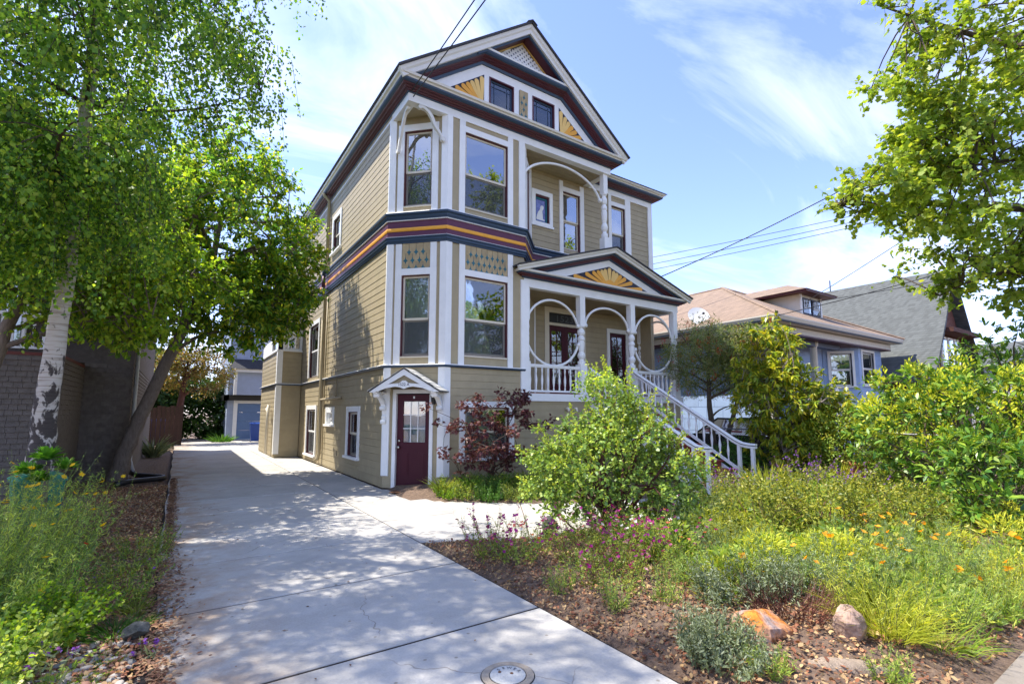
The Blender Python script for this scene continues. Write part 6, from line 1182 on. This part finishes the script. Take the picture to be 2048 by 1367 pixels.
def herb(name, label, base, n, h, spread, lmat, nl, L, Wd, shape='kite', fmat=None, nf=0, fl=.02, fw=.016, fk=5, fpos=(.8, 1.), rad=.1, stem='palestem', cat='plant', lean=.3, lowleaf=0., srad=.0028, fspread=.02, fparts=None):
    z = gz(base[0], base[1]); o = empty(name, (base[0], base[1], z), label, cat); a = rng.uniform(0, 2 * math.pi, n); rr = rad * np.sqrt(rng.uniform(0, 1, n)); B0 = np.c_[base[0] + np.cos(a) * rr, base[1] + np.sin(a) * rr, np.full(n, z - .01)]
    hh = h * rng.uniform(.55, 1.08, n); top = B0 + np.c_[np.cos(a) * spread * rng.uniform(.2, 1, n) + rng.normal(size=n) * lean * .2 * h, np.sin(a) * spread * rng.uniform(.2, 1, n) + rng.normal(size=n) * lean * .2 * h, hh]; bend = rng.normal(size=(n, 3)) * .08 * h
    at = lambda i, t: B0[i] + (top[i] - B0[i]) * t[:, None] + bend[i] * np.sin(np.pi * t)[:, None]
    m = MB()
    for i in range(n): m.tube([B0[i] + (top[i] - B0[i]) * t + bend[i] * math.sin(math.pi * t) for t in (0, .35, .7, 1)], [srad, srad * .9, srad * .7, srad * .4], 3, False)
    m.obj('stems', stem, o)
    ii = rng.integers(n, size=nl); t = rng.uniform(0, 1, nl) ** (1 + lowleaf); P = at(ii, t) + rnd(nl) * .012; D = unit(rnd(nl) + np.array((0, 0, .35))); Nn = unit(rnd(nl) * .7 + np.array((0, 0, .7))); s = rng.uniform(.6, 1.2, nl) * (1.25 - .6 * t); leafobj('leaves', [leaves(P, D, Nn, L * s, Wd * s, shape)], lmat, o)
    fms = fmat if isinstance(fmat, (list, tuple)) else [fmat]
    if fmat:
        for fm in fms:
            q = max(1, nf // len(fms)); ii = rng.integers(n, size=q); t = rng.uniform(*fpos, q); C_ = at(ii, t) + rnd(q) * fspread; k = q * fk; ax = np.repeat(unit(rnd(q) * .6 + np.array((0, 0, .8))), fk, 0); ang = np.tile(np.arange(fk) * 2 * math.pi / fk, q); u = unit(np.cross(ax, np.tile([1., .2, .1], (k, 1)))); v = np.cross(ax, u)
            D = unit(u * np.cos(ang)[:, None] + v * np.sin(ang)[:, None] + ax * .55); V = leaves(np.repeat(C_, fk, 0), D, ax, fl * rng.uniform(.8, 1.2, k), fw, 'oval')
            if fparts:
                for j in range(q): leafobj('flower', [V[j * fk:(j + 1) * fk]], fm, o)
            else: tag(leafobj('flowers', [V], fm, o), kind='stuff')
    return o
def poppy(label, base, n, h, rad, nfl, lmat='l_blue', dens=900):
    return herb('poppy_plant', label, base, n, h, rad * .5, lmat, dens, .055, .007, 'blade', 'f_orange', nfl, .036, .034, 4, (.9, 1.02), rad, lowleaf=.5, fspread=.05, fparts=True)
for i, (x, y, rd, nf, h, lb) in enumerate(((5.0, 2.1, .35, 6, .42, 'orange poppies just below the olive shrubs'), (5.35, 1.75, .35, 7, .48, 'orange poppies in the middle of the right bed'), (5.75, 1.75, .4, 7, .5, 'orange poppies near the glossy bush foot'), (5.5, 1.35, .3, 7, .42, 'orange poppies close to the sidewalk edge'), (4.55, 2.45, .3, 4, .3, 'small orange poppies beside the dry twiggy clump'), (6.3, 1.6, .4, 7, .5, 'farthest right orange poppies under the glossy leaves'), (6.2, 2.2, .4, 6, .45, 'orange poppies against the last olive mound'))): poppy(lb, (x, y), 46, h, rd, nf, ('l_blue', 'l_feather')[i % 2], 2600)
blades('thread_grass', 'yellow-green threadlike grass clump behind the small pointed rock', (4.22, 1.56), 420, .40, .0035, 'l_yfeather', 1.5, .5, rad=.22); blades('thread_grass', 'second yellow-green grass clump beside the first', (4.6, 1.72), 400, .40, .004, 'l_feather', 1.4, .5, rad=.24); blades('thread_grass', 'yellow grass tuft leaning out of the bed edge', (4.45, 1.3), 200, .3, .0035, 'l_feather', 1.6, .6, rad=.18)
for i, (x, y, h, lb) in enumerate(((4.35, 1.62, .40, 'airy yellow-green feathery plant in the grass behind the pointed rock'), (4.9, 1.5, .42, 'airy green feathery plant near the sidewalk edge'), (5.3, 2.3, .4, 'bright feathery plant below the olive shrubs'), (4.75, 2.45, .3, 'pale feathery plant behind silvery herbs'), (5.9, 1.35, .42, 'green feathery plant in the bed corner'), (4.05, 2.75, .3, 'feathery green plant on the mulch'))): herb('feathery_plant', lb, (x, y), 80, h, .25, ('l_yfeather', 'l_feather')[i % 2], 2800, .05, .006, 'blade', None, rad=.28)
for i, (x, y, lb) in enumerate(((3.08, 2.2, 'grey-green mounded herb nearest the driveway'), (2.98, 1.98, 'grey-green mounded herb left of the orange rock'), (4.1, 2.35, 'silvery herb above the dry brown twigs'), (4.5, 2.2, 'silvery herb right of the dry brown twigs'), (3.75, 2.5, 'silvery herb left of the dry brown twigs'))): herb('grey_herb', lb, (x, y), 60, (.26, .22, .34, .3, .3)[i], .14, 'l_grey', 2000, .042, .012, 'oval', None, rad=.2)
herb('dry_clump', 'dry red-brown twiggy clump behind the orange rock', (3.98, 2.08), 200, .22, .2, 'l_dead', 900, .03, .006, 'blade', stem='redbark', rad=.3, lean=.8)
for i, (x, y, h, lb) in enumerate(((2.98, 4.85, .5, 'magenta clarkia leaning over the path edge'), (3.15, 4.5, .42, 'magenta clarkia left of the dark grey rock'), (3.55, 4.0, .5, 'magenta clarkia below the big rounded shrub'), (4.1, 4.1, .48, 'magenta clarkia at the shrub foot near the trunk'), (3.8, 3.45, .4, 'magenta clarkia in the centre of the front bed'), (4.35, 3.5, .42, 'magenta clarkia left of the silver santolina'), (3.3, 3.3, .34, 'small magenta clarkia near bare mulch'), (4.75, 4.1, .45, 'magenta clarkia near the terracotta saucer'))):
    herb('clarkia_plant', lb, (x, y), 46, h, .24, ('l_herb', 'l_feather')[i % 2], 1250, .036, .011, 'kite', ('f_magenta',) * 5 + ('f_pink',) if i % 2 == 0 else ('f_magenta',) * 4 + ('f_coral', 'f_white'), (90, 80, 60, 75, 80, 60, 30, 40)[i], .025, .021, 4, (.6, 1.02), .26, ('redstem', 'palestem')[i % 2], lean=.5)
for i, (x, y, h, lb) in enumerate(((3.05, 3.0, .3, 'slender ferny seedling nearest the driveway edge'), (3.35, 2.75, .32, 'slender ferny seedling beside the litter patch'), (2.95, 3.6, .26, 'low ferny seedling above the first joint'), (3.05, 1.75, .16, 'low ferny seedling in front of the orange rock'), (3.65, 1.35, .17, 'low ferny seedling in front of the pointed rock'), (3.75, 3.0, .3, 'ferny seedling between clarkias'))): herb('ferny_seedling', lb, (x, y), 22, h, .08, 'l_feather', 700, .035, .006, 'blade', None, rad=.11)
for i, (x, y, h, lb, mt_) in enumerate(((4.85, 3.15, .36, 'silver-green santolina cushion in the front bed', 'l_blue'), (5.35, 3.95, .5, 'blue-grey feathery cushion near the dark stones', 'l_blue'), (5.2, 3.2, .36, 'yellow-green cushion left of the olive shrub', 'l_yfeather'), (6.05, 4.25, .66, 'tall yellow-green feathery plant below the steps', 'l_yfeather'), (6.7, 4.2, .7, 'broad yellow-green feathery plant before the olive shrubs', 'l_feather'), (7.3, 4.0, .62, 'green feathery plant left of the sword leaves', 'l_feather'))): herb('feathery_plant', lb, (x, y), 90, h, .25, mt_, 3400, .05, .006, 'blade', 'f_yellow' if i > 2 else None, 10, .02, .016, 5, (.8, 1.), .32)
blades('sword_leaf_clump', 'yellow-green sword-leaved clump at the foot of the steps', (8.5, 4.75), 150, .72, .034, 'l_croc', .55, .25, rad=.28); blades('sword_leaf_clump', 'smaller sword-leaved clump beside the terracotta pot', (10.9, 4.7), 110, .6, .03, 'l_croc', .5, .25, rad=.3)
for i, (x, y, h, lb) in enumerate(((7.5, 4.9, .62, 'purple salvia spikes before the red steps'), (8.1, 4.75, .6, 'purple salvia spikes next to the newel posts'), (9.3, 4.4, .75, 'purple salvia spikes behind the olive shrubs'), (8.6, 3.6, .75, 'purple salvia spikes left of the glossy bush'), (9.6, 4.9, .6, 'purple salvia near the terracotta pot'))): herb('salvia_plant', lb, (x, y), 34, h, .4, 'l_herb', 1000, .06, .016, 'kite', 'f_purple', 260, .02, .012, 4, (.72, 1.02), .26, fspread=.012, lowleaf=.6, lean=.6)
herb('red_spike_plant', 'rust-coloured dry flower spikes beside the newel post', (9.9, 5.1), 12, .75, .25, 'l_dead', 600, .022, .012, 'kite', None, rad=.3, stem='redstem', lean=.5)
for i in range(9):
    x = 4.35 + i * .27; y = 8.95 - i * .10 + (.35 if i % 2 else 0)
    (blades('liriope_tuft', ('grassy tuft at the maple foot, nearest the burgundy door', 'grassy tuft under the left of the maple', 'grassy tuft below the maple trunk', 'grassy tuft under the basement window', 'grassy tuft right of the maple')[i // 2], (x, y), 150, .42, .011, ('l_grass', 'l_green')[i % 3 > 0], .7, .6, rad=.16) if i % 2 == 0 else herb('foundation_herb', ('low leafy herb left in the house bed', 'low leafy herb in the house bed below the sill', 'low leafy herb in the middle of the house bed', 'low leafy herb at the right of the house bed')[i // 2], (x, y - .3), 50, .3, .2, 'l_herb', 1500, .045, .02, 'oval', None, rad=.26))
herb('foundation_herb', 'lime low herb at the corner of the house bed', (4.35, 8.72), 40, .2, .15, 'l_lime', 1100, .035, .022, 'oval', None, rad=.2)
for i, (x, y, lb) in enumerate(((4.62, 8.45, 'leafy edging herb nearest the door mat'), (4.95, 8.1, 'second leafy edging herb along the curved path'), (5.35, 7.8, 'third leafy edging herb along the curved path'), (5.8, 7.75, 'fourth leafy edging herb, behind the big shrub'), (5.1, 8.4, 'leafy herb under the front of the maple'))): herb('edging_herb', lb, (x, y), 55, .3, .2, ('l_herb', 'l_green', 'l_grass')[i % 3], 1500, .06, .016, 'kite', None, rad=.24)
herb('foundation_herb', 'dark purple low plant right of the maple', (6.9, 8.5), 60, .7, .3, 'l_jap', 1500, .06, .02, 'kite', None, rad=.3)
# left bed
for i, (x, y, h, rd, lb) in enumerate(((-1.5, 6.9, 1.2, .5, 'tall feathery bush with yellow daisies in front of birch'), (-1.12, 6.2, .85, .38, 'feathery bush with yellow daisies nearer the driveway'), (-1.5, 5.8, .95, .42, 'feathery yellow-daisy bush at the left edge'), (-1.12, 7.6, .95, .36, 'yellow-daisy bush in front of the green bin'), (-1.15, 5.3, .6, .36, 'low feathery green bush below the daisies'))): herb('daisy_bush', lb, (x, y), 130, h, .42, 'l_feather', 6500, .058, .009, 'blade', 'f_yellow', (18, 13, 7, 20, 2)[i], .034, .018, 8, (.9, 1.02), rd, fspread=.03, lean=.5, fparts=True)
herb('red_flower_herb', 'green herb with small red flowers at left bed', (-1.02, 5.55), 60, .55, .3, 'l_green', 2200, .05, .016, 'kite', 'f_red', 8, .024, .018, 5, (.85, 1.), .35)
for i, (x, y, h, rd, lb) in enumerate(((-.86, 4.8, .42, .28, 'round-leaved bright green ground shrub at left foreground'), (-.95, 4.35, .40, .3, 'round-leaved green ground shrub at the lower left corner'), (-.75, 5.15, .34, .2, 'round-leaved sprig shrub reaching the mulch'))): herb('round_leaf_shrub', lb, (x, y), 60, h, .38, 'l_lime' if i != 1 else 'l_feather', 3200, .04, .032, 'oval', None, rad=rd, lean=.8)
blades('grass_tuft', 'dark green low grass tuft beside the pebbles', (-.30, 4.95), 260, .16, .006, 'l_green', 1.2, .6, rad=.2); blades('grass_tuft', 'small green grass tuft at the mulch edge', (-.2, 5.4), 160, .14, .006, 'l_grass', 1.2, .6, rad=.15)
for i, (x, y, lb) in enumerate(((-.32, 6.6, 'weedy green herb by the driveway stain'), (-.35, 5.75, 'sprawling green herb on the mulch'), (-.25, 7.4, 'thin herb at driveway edge'))): herb('edge_herb', lb, (x, y), 34, .34, .25, 'l_herb', 900, .045, .012, 'kite', 'f_purple' if i == 1 else None, 5, .016, .012, 4, (.9, 1.), .2, lean=.8)
for i, (x, y, lb) in enumerate(((-.72, 4.38, 'purple salvia sprig at the far lower left'), (-.56, 4.2, 'purple salvia sprig above the pebbles'), (-.10, 4.3, 'purple salvia sprig touching the concrete'))): herb('salvia_sprig', lb, (x, y), 5, .26, .12, 'l_grey', 40, .09, .014, 'blade', 'f_purple', 30, .014, .01, 4, (.9, 1.03), .05, fspread=.012)
for i, (x, y, lb) in enumerate(((-.28, 4.45, 'lime sedum cushion among pebbles'), (-.38, 4.2, 'smaller lime sedum cushion among pebbles'))): herb('sedum_cushion', lb, (x, y), 30, .05, .06, 'l_lime', 420, .014, .011, 'oval', None, rad=.08)
blades('agave_shrub', 'spiky pale green plant beside the far driveway', (-.7, 22.8), 90, .95, .06, 'l_grey', 1.0, .5, rad=.2); blades('agave_shrub', 'dark strap-leaved plant next to the garage', (2.0, 31.6), 120, .8, .05, 'l_green', 1.0, .6, rad=.3)
su = empty('aeonium_plant', (-1.25, 8.1, 0), 'bright green rosette succulent at the birch foot', 'plant'); MB().tube([(-1.25, 8.1, -.05), (-1.27, 8.1, 1.0)], [.04, .025], 6).obj('stem', 'greybark', su)
for (x, y, z, r) in ((-1.27, 8.1, 1.12, .2), (-1.08, 7.95, 1.02, .16), (-1.42, 8.0, .98, .17), (-1.3, 7.9, .9, .15)):
    k = 60; a = rng.uniform(0, 6.28, k); e = rng.uniform(.15, 1.3, k); D = unit(np.c_[np.cos(a) * np.cos(e), np.sin(a) * np.cos(e), np.sin(e)]); leafobj('rosette', [leaves(np.tile([x, y, z - .06], (k, 1)), D, unit(D + np.array((0, 0, 1.))), r, r * .35, 'oval')], 'l_succ', su)

# ---- litter, mulch chips, ground cover -------------------------------
def scatter(n, box, fn=None):
    P = np.c_[rng.uniform(box[0], box[1], n), rng.uniform(box[2], box[3], n)]; keep = np.array([fn(x, y) for x, y in P]) if fn else np.ones(n, bool); return P[keep]
def inbed(x, y):
    if y < 1.08 or x < 2.68: return False
    near, far = pathdist(x, y); return y < near - .04
def flakes(name, P, L, Wd, mat, lift=.012, tilt=.35, label=None, parent=None):
    k = len(P); z = np.array([max(gz(x, y), -.035) for x, y in P]) + rng.uniform(.002, lift, k); a = rng.uniform(0, 6.28, k); D = unit(np.c_[np.cos(a), np.sin(a), rng.normal(size=k) * tilt]); Nn = unit(np.c_[rng.normal(size=(k, 2)) * tilt, np.ones(k)]); s = rng.uniform(.5, 1.3, k)
    o = leafobj(name, [leaves(np.c_[P, z], D, Nn, L * s, Wd * s, 'oval' if L > .033 else 'kite')], mat, None, base=(0, 0, 0)); return tag(o, label, 'litter', kind='stuff')
flakes('mulch_chips', np.concatenate([scatter(26000, (2.66, 9, 1.05, 6.0), inbed), scatter(15000, (-1.6, -.14, 3.0, 16))]), .03, .013, 'litter', .02, .4, 'brown bark mulch chips covering both planting beds')
Pl = np.concatenate([scatter(19000, (2.66, 7, 1.05, 6.0), inbed), scatter(17000, (-1.3, -.12, 2.5, 14))]); flakes('leaf_litter', Pl, .036, .022, 'litter2', .03, .5, 'dry tan fallen leaves lying over the mulch')
edge = np.c_[np.abs(rng.normal(size=7000)) * .10 - .10, rng.uniform(3.0, 15, 7000)]; edge = edge[edge[:, 0] < .42]; flakes('leaf_litter', np.c_[edge[:, 0] * np.where((edge[:, 1] > 4.0) & (edge[:, 1] < 7.2), 1.25, .55), edge[:, 1]], .035, .02, 'litter', .012, .2, 'dry leaf crumbs spilling over the driveway edge').location.z = .04
dl = np.c_[rng.uniform(.1, 2.6, 95), rng.uniform(2.2, 14, 95)]; flakes('driveway_leaves', dl, .032, .016, 'litter', .008, .15, 'few scattered dry leaves on the concrete driveway').location.z = .036
gc = scatter(9000, (4.5, 12.8, 1.1, 9.4), lambda x, y: inbed(x, y) or (y > pathdist(x, y)[1] + .1 and x > 4.6)); k = len(gc); zz = np.array([gz(x, y) for x, y in gc]); D = unit(np.c_[rng.normal(size=(k, 2)) * .6, np.ones(k)]); tag(leafobj('ground_cover', [leaves(np.c_[gc, zz], D, unit(rnd(k) + np.array((0, 0, .6))), rng.uniform(.05, .16, k), .014, 'kite')], 'l_herb', None, base=(0, 0, 0)), 'low green weeds between the garden plants', 'weeds', kind='stuff')

def greenery(name, label, pts, n, h, rad, L, Wd, mat):
    k = len(pts) * n; c = np.repeat(np.array(pts), n, 0); a = rng.uniform(0, 6.283, k); r_ = rad * np.sqrt(rng.uniform(0, 1, k)); x = c[:, 0] + np.cos(a) * r_; y = c[:, 1] + np.sin(a) * r_; hh = np.repeat(rng.uniform(.5, 1.1, len(pts)) * h, n); dome = np.sqrt(np.clip(1 - (r_ / rad) ** 2, .05, 1)); z = np.array([gz(u, v) for u, v in zip(x, y)]) + hh * dome * rng.uniform(.15, 1, k) ** .5
    out_ = np.c_[np.cos(a) * r_ / rad, np.sin(a) * r_ / rad, np.full(k, .6)]; D = unit(out_ + rnd(k) * .6); s = rng.uniform(.5, 1.3, k)
    keep = np.array([inbed(u, v) for u, v in zip(x, y)]); return tag(leafobj(name, [leaves(np.c_[x, y, z][keep], D[keep], unit(rnd(k) * .6 + np.array((0, 0, .8)))[keep], (L * s)[keep], (Wd * s)[keep], 'kite')], mat, None, base=(0, 0, 0)), label, 'greenery', kind='stuff')
def gpts(n, f): 
    o_ = []
    while len(o_) < n:
        x, y = rng.uniform(3.2, 10.5), rng.uniform(1.15, 5.0)
        if f(x, y): o_.append((x, y))
    return o_
far_ = lambda x, y: inbed(x, y) and (x - 2.66) + (5.2 - y) * .15 > 1.9 and (x > 4.9 or y > 2.7) and (x - 3.5) ** 2 + (y - 2.0) ** 2 > .5
greenery('low_greenery', 'fresh green low growth filling the right bed', gpts(46, far_), 300, .34, .3, .075, .030, 'l_feather'); greenery('low_greenery', 'mid-green leafy low growth filling the right bed', gpts(44, far_), 300, .30, .28, .065, .042, 'l_herb'); greenery('low_greenery', 'yellow-green low growth filling the right bed', gpts(22, far_), 380, .36, .28, .08, .016, 'l_yfeather')
greenery('low_greenery', 'green low growth scattered in the front bed', gpts(26, lambda x, y: inbed(x, y) and 2.9 < x < 4.9 and 2.5 < y < 5), 110, .16, .2, .05, .016, 'l_herb')
# ---- rocks, pebbles, log ---------------------------------------------
def rockmat(name, c1, c2, c3, th=.5):
    m, t, b = newmat(name); tcn = N(t, 'ShaderNodeTexCoord'); n1 = N(t, 'ShaderNodeTexNoise'); n1.inputs['Scale'].default_value = 5; n1.inputs['Detail'].default_value = 7; n1.inputs['Distortion'].default_value = .6; t.links.new(tcn.outputs['Object'], n1.inputs['Vector'])
    r = N(t, 'ShaderNodeValToRGB'); e = r.color_ramp.elements; e[0].position = th - .1; e[1].position = th + .12; e[0].color = (*c1, 1); e[1].color = (*c2, 1); e.new(th).color = (*(np.array(c1) * .5 + np.array(c2) * .5), 1); t.links.new(n1.outputs['Fac'], r.inputs[0])
    n2 = N(t, 'ShaderNodeTexNoise'); n2.inputs['Scale'].default_value = 24; n2.inputs['Detail'].default_value = 6; t.links.new(tcn.outputs['Object'], n2.inputs['Vector']); r2 = N(t, 'ShaderNodeValToRGB'); r2.color_ramp.elements[0].position = .38; r2.color_ramp.elements[1].position = .6; r2.color_ramp.elements[0].color = (*c3, 1); r2.color_ramp.elements[1].color = (1, 1, 1, 1); t.links.new(n2.outputs['Fac'], r2.inputs[0]); mx = N(t, 'ShaderNodeMixRGB', blend_type='MULTIPLY'); mx.inputs[0].default_value = .7; t.links.new(r.outputs[0], mx.inputs[1]); t.links.new(r2.outputs[0], mx.inputs[2]); t.links.new(mx.outputs[0], b.inputs['Base Color']); b.inputs['Roughness'].default_value = .85
    bp = N(t, 'ShaderNodeBump'); bp.inputs['Strength'].default_value = .6; bp.inputs['Distance'].default_value = .02; t.links.new(n2.outputs['Fac'], bp.inputs['Height']); t.links.new(bp.outputs[0], b.inputs['Normal']); return m
MT['rk_orange'] = rockmat('orange_lichen_rock', (.36, .28, .25), (.66, .23, .02), (.45, .38, .32), .45); MT['rk_pink'] = rockmat('pinkish_rock', (.40, .27, .20), (.50, .36, .26), (.4, .33, .3), .5); MT['rk_dark'] = rockmat('dark_grey_rock', (.05, .055, .05), (.17, .16, .13), (.4, .4, .4), .5)
def rock(name, label, c, s, mat, seed, cuts=9, rz=0., cat='rock'):
    rs = np.random.default_rng(seed); n = 14; V = []; 
    for i in range(n + 1):
        th = math.pi * i / n
        for j in range(2 * n): V.append((math.sin(th) * math.cos(math.pi * j / n), math.sin(th) * math.sin(math.pi * j / n), math.cos(th)))
    V = np.array(V); V *= 1 + .05 * np.sin(V[:, :1] * 7 + seed) * np.sin(V[:, 1:2] * 6)
    for q in range(cuts):
        d = unit(rs.normal(size=3) * np.array((1, 1, .8))); h = rs.uniform(.42, .80); p = V @ d; V = V - np.outer(np.maximum(p - h, 0), d)
    V += rs.normal(size=V.shape) * .012; V = V * np.array(s); ca, sa = math.cos(rz), math.sin(rz); V = np.c_[V[:, 0] * ca - V[:, 1] * sa, V[:, 0] * sa + V[:, 1] * ca, V[:, 2]] + np.array(c)
    F_ = [(i * 2 * n + j, i * 2 * n + (j + 1) % (2 * n), (i + 1) * 2 * n + (j + 1) % (2 * n), (i + 1) * 2 * n + j) for i in range(n) for j in range(2 * n)]
    return tag(raw(name, V, F_, mat, None, False, base=(c[0], c[1], 0)), label, cat)
rock('boulder', 'orange-lichened boulder in the front bed', (3.50, 2.02, .10), (.26, .19, .21), 'rk_orange', 3, 10, -.6); rock('boulder', 'small pinkish pointed rock right of the orange boulder', (3.93, 1.68, .09), (.16, .13, .21), 'rk_pink', 8, 11, .5)
rock('boulder', 'dark grey rock beside the clarkias at the path', (3.86, 4.95, .14), (.15, .13, .22), 'rk_dark', 5, 10, .3); rock('boulder', 'upright black stone behind the terracotta saucer', (6.35, 4.78, .28), (.10, .09, .25), 'rk_dark', 12, 8); rock('boulder', 'second dark stone farther toward the steps', (7.0, 4.95, .3), (.12, .1, .28), 'rk_dark', 14, 8)
tag(MB().lathe((5.85, 4.55, .18), [(.1, 0), (.2, .05), (.22, .06), (.2, .065), (.1, .02)], 20).obj('plant_saucer', 'terracotta', None, True, base=(5.85, 4.55, 0)), 'dark terracotta saucer beside the shrub trunk', 'saucer')
rock('lava_rock', 'dark porous rock at the edge of the left bed', (-.16, 4.72, .03), (.09, .08, .07), 'rk_dark', 21, 6, cat='rock')
MT['drift'] = paint('weathered_driftwood', (.38, .29, .21), .9, .3, .8, 10, stretch=(8, 1.2, 3))
lg = MB().tube([(3.28, 1.72, .03), (3.42, 1.60, .045), (3.58, 1.46, .045), (3.76, 1.32, .02)], [.05, .075, .07, .03], 10); tag(lg.obj('driftwood_log', 'drift', None, True, base=(3.5, 1.5, 0)), 'weathered driftwood log in front of the boulders', 'log')
PBM = []
for i, c in enumerate(((.33, .22, .14), (.36, .30, .24), (.20, .19, .18), (.34, .17, .11), (.42, .37, .32))):
    mt_ = paint('pebble_stone_%d' % i, c, .6, .15, .1, 30); rs = np.random.default_rng(40 + i); V = []; n = 6
    for a in range(n + 1):
        th = math.pi * a / n
        for j in range(10): V.append((math.sin(th) * math.cos(math.pi * j / 5), math.sin(th) * math.sin(math.pi * j / 5), math.cos(th)))
    V = np.array(V) * (1 + .12 * rs.normal(size=3)); V += .05 * np.sin(V * 3 + i); me = bpy.data.meshes.new('pebble'); me.from_pydata([tuple(q) for q in V], [], [(a * 10 + j, a * 10 + (j + 1) % 10, (a + 1) * 10 + (j + 1) % 10, (a + 1) * 10 + j) for a in range(n) for j in range(10)]); me.polygons.foreach_set('use_smooth', [True] * len(me.polygons)); me.materials.append(mt_); PBM.append(me)
pp_ = []
while len(pp_) < 260:
    x, y = rng.uniform(-.85, -.05), rng.uniform(3.85, 4.95); s = rng.uniform(.014, .036)
    if y > 4.75 and x < -.5: continue
    if all((x - a) ** 2 + (y - b) ** 2 > (.75 * (s + c)) ** 2 for a, b, c in pp_): pp_.append((x, y, s))
for x, y, s in pp_:
    o = bpy.data.objects.new('pebble', PBM[int(rng.integers(5))]); COL.objects.link(o); o.location = (x, y, gz(x, y) + s * .35); o.rotation_euler = (rng.normal() * .2, rng.normal() * .2, rng.uniform(0, 6.28)); o.scale = (s * 1.25, s * .9, s * .62); tag(o, 'smooth rounded river pebble in the lower left bed', 'pebble', 'river pebbles in the left bed')
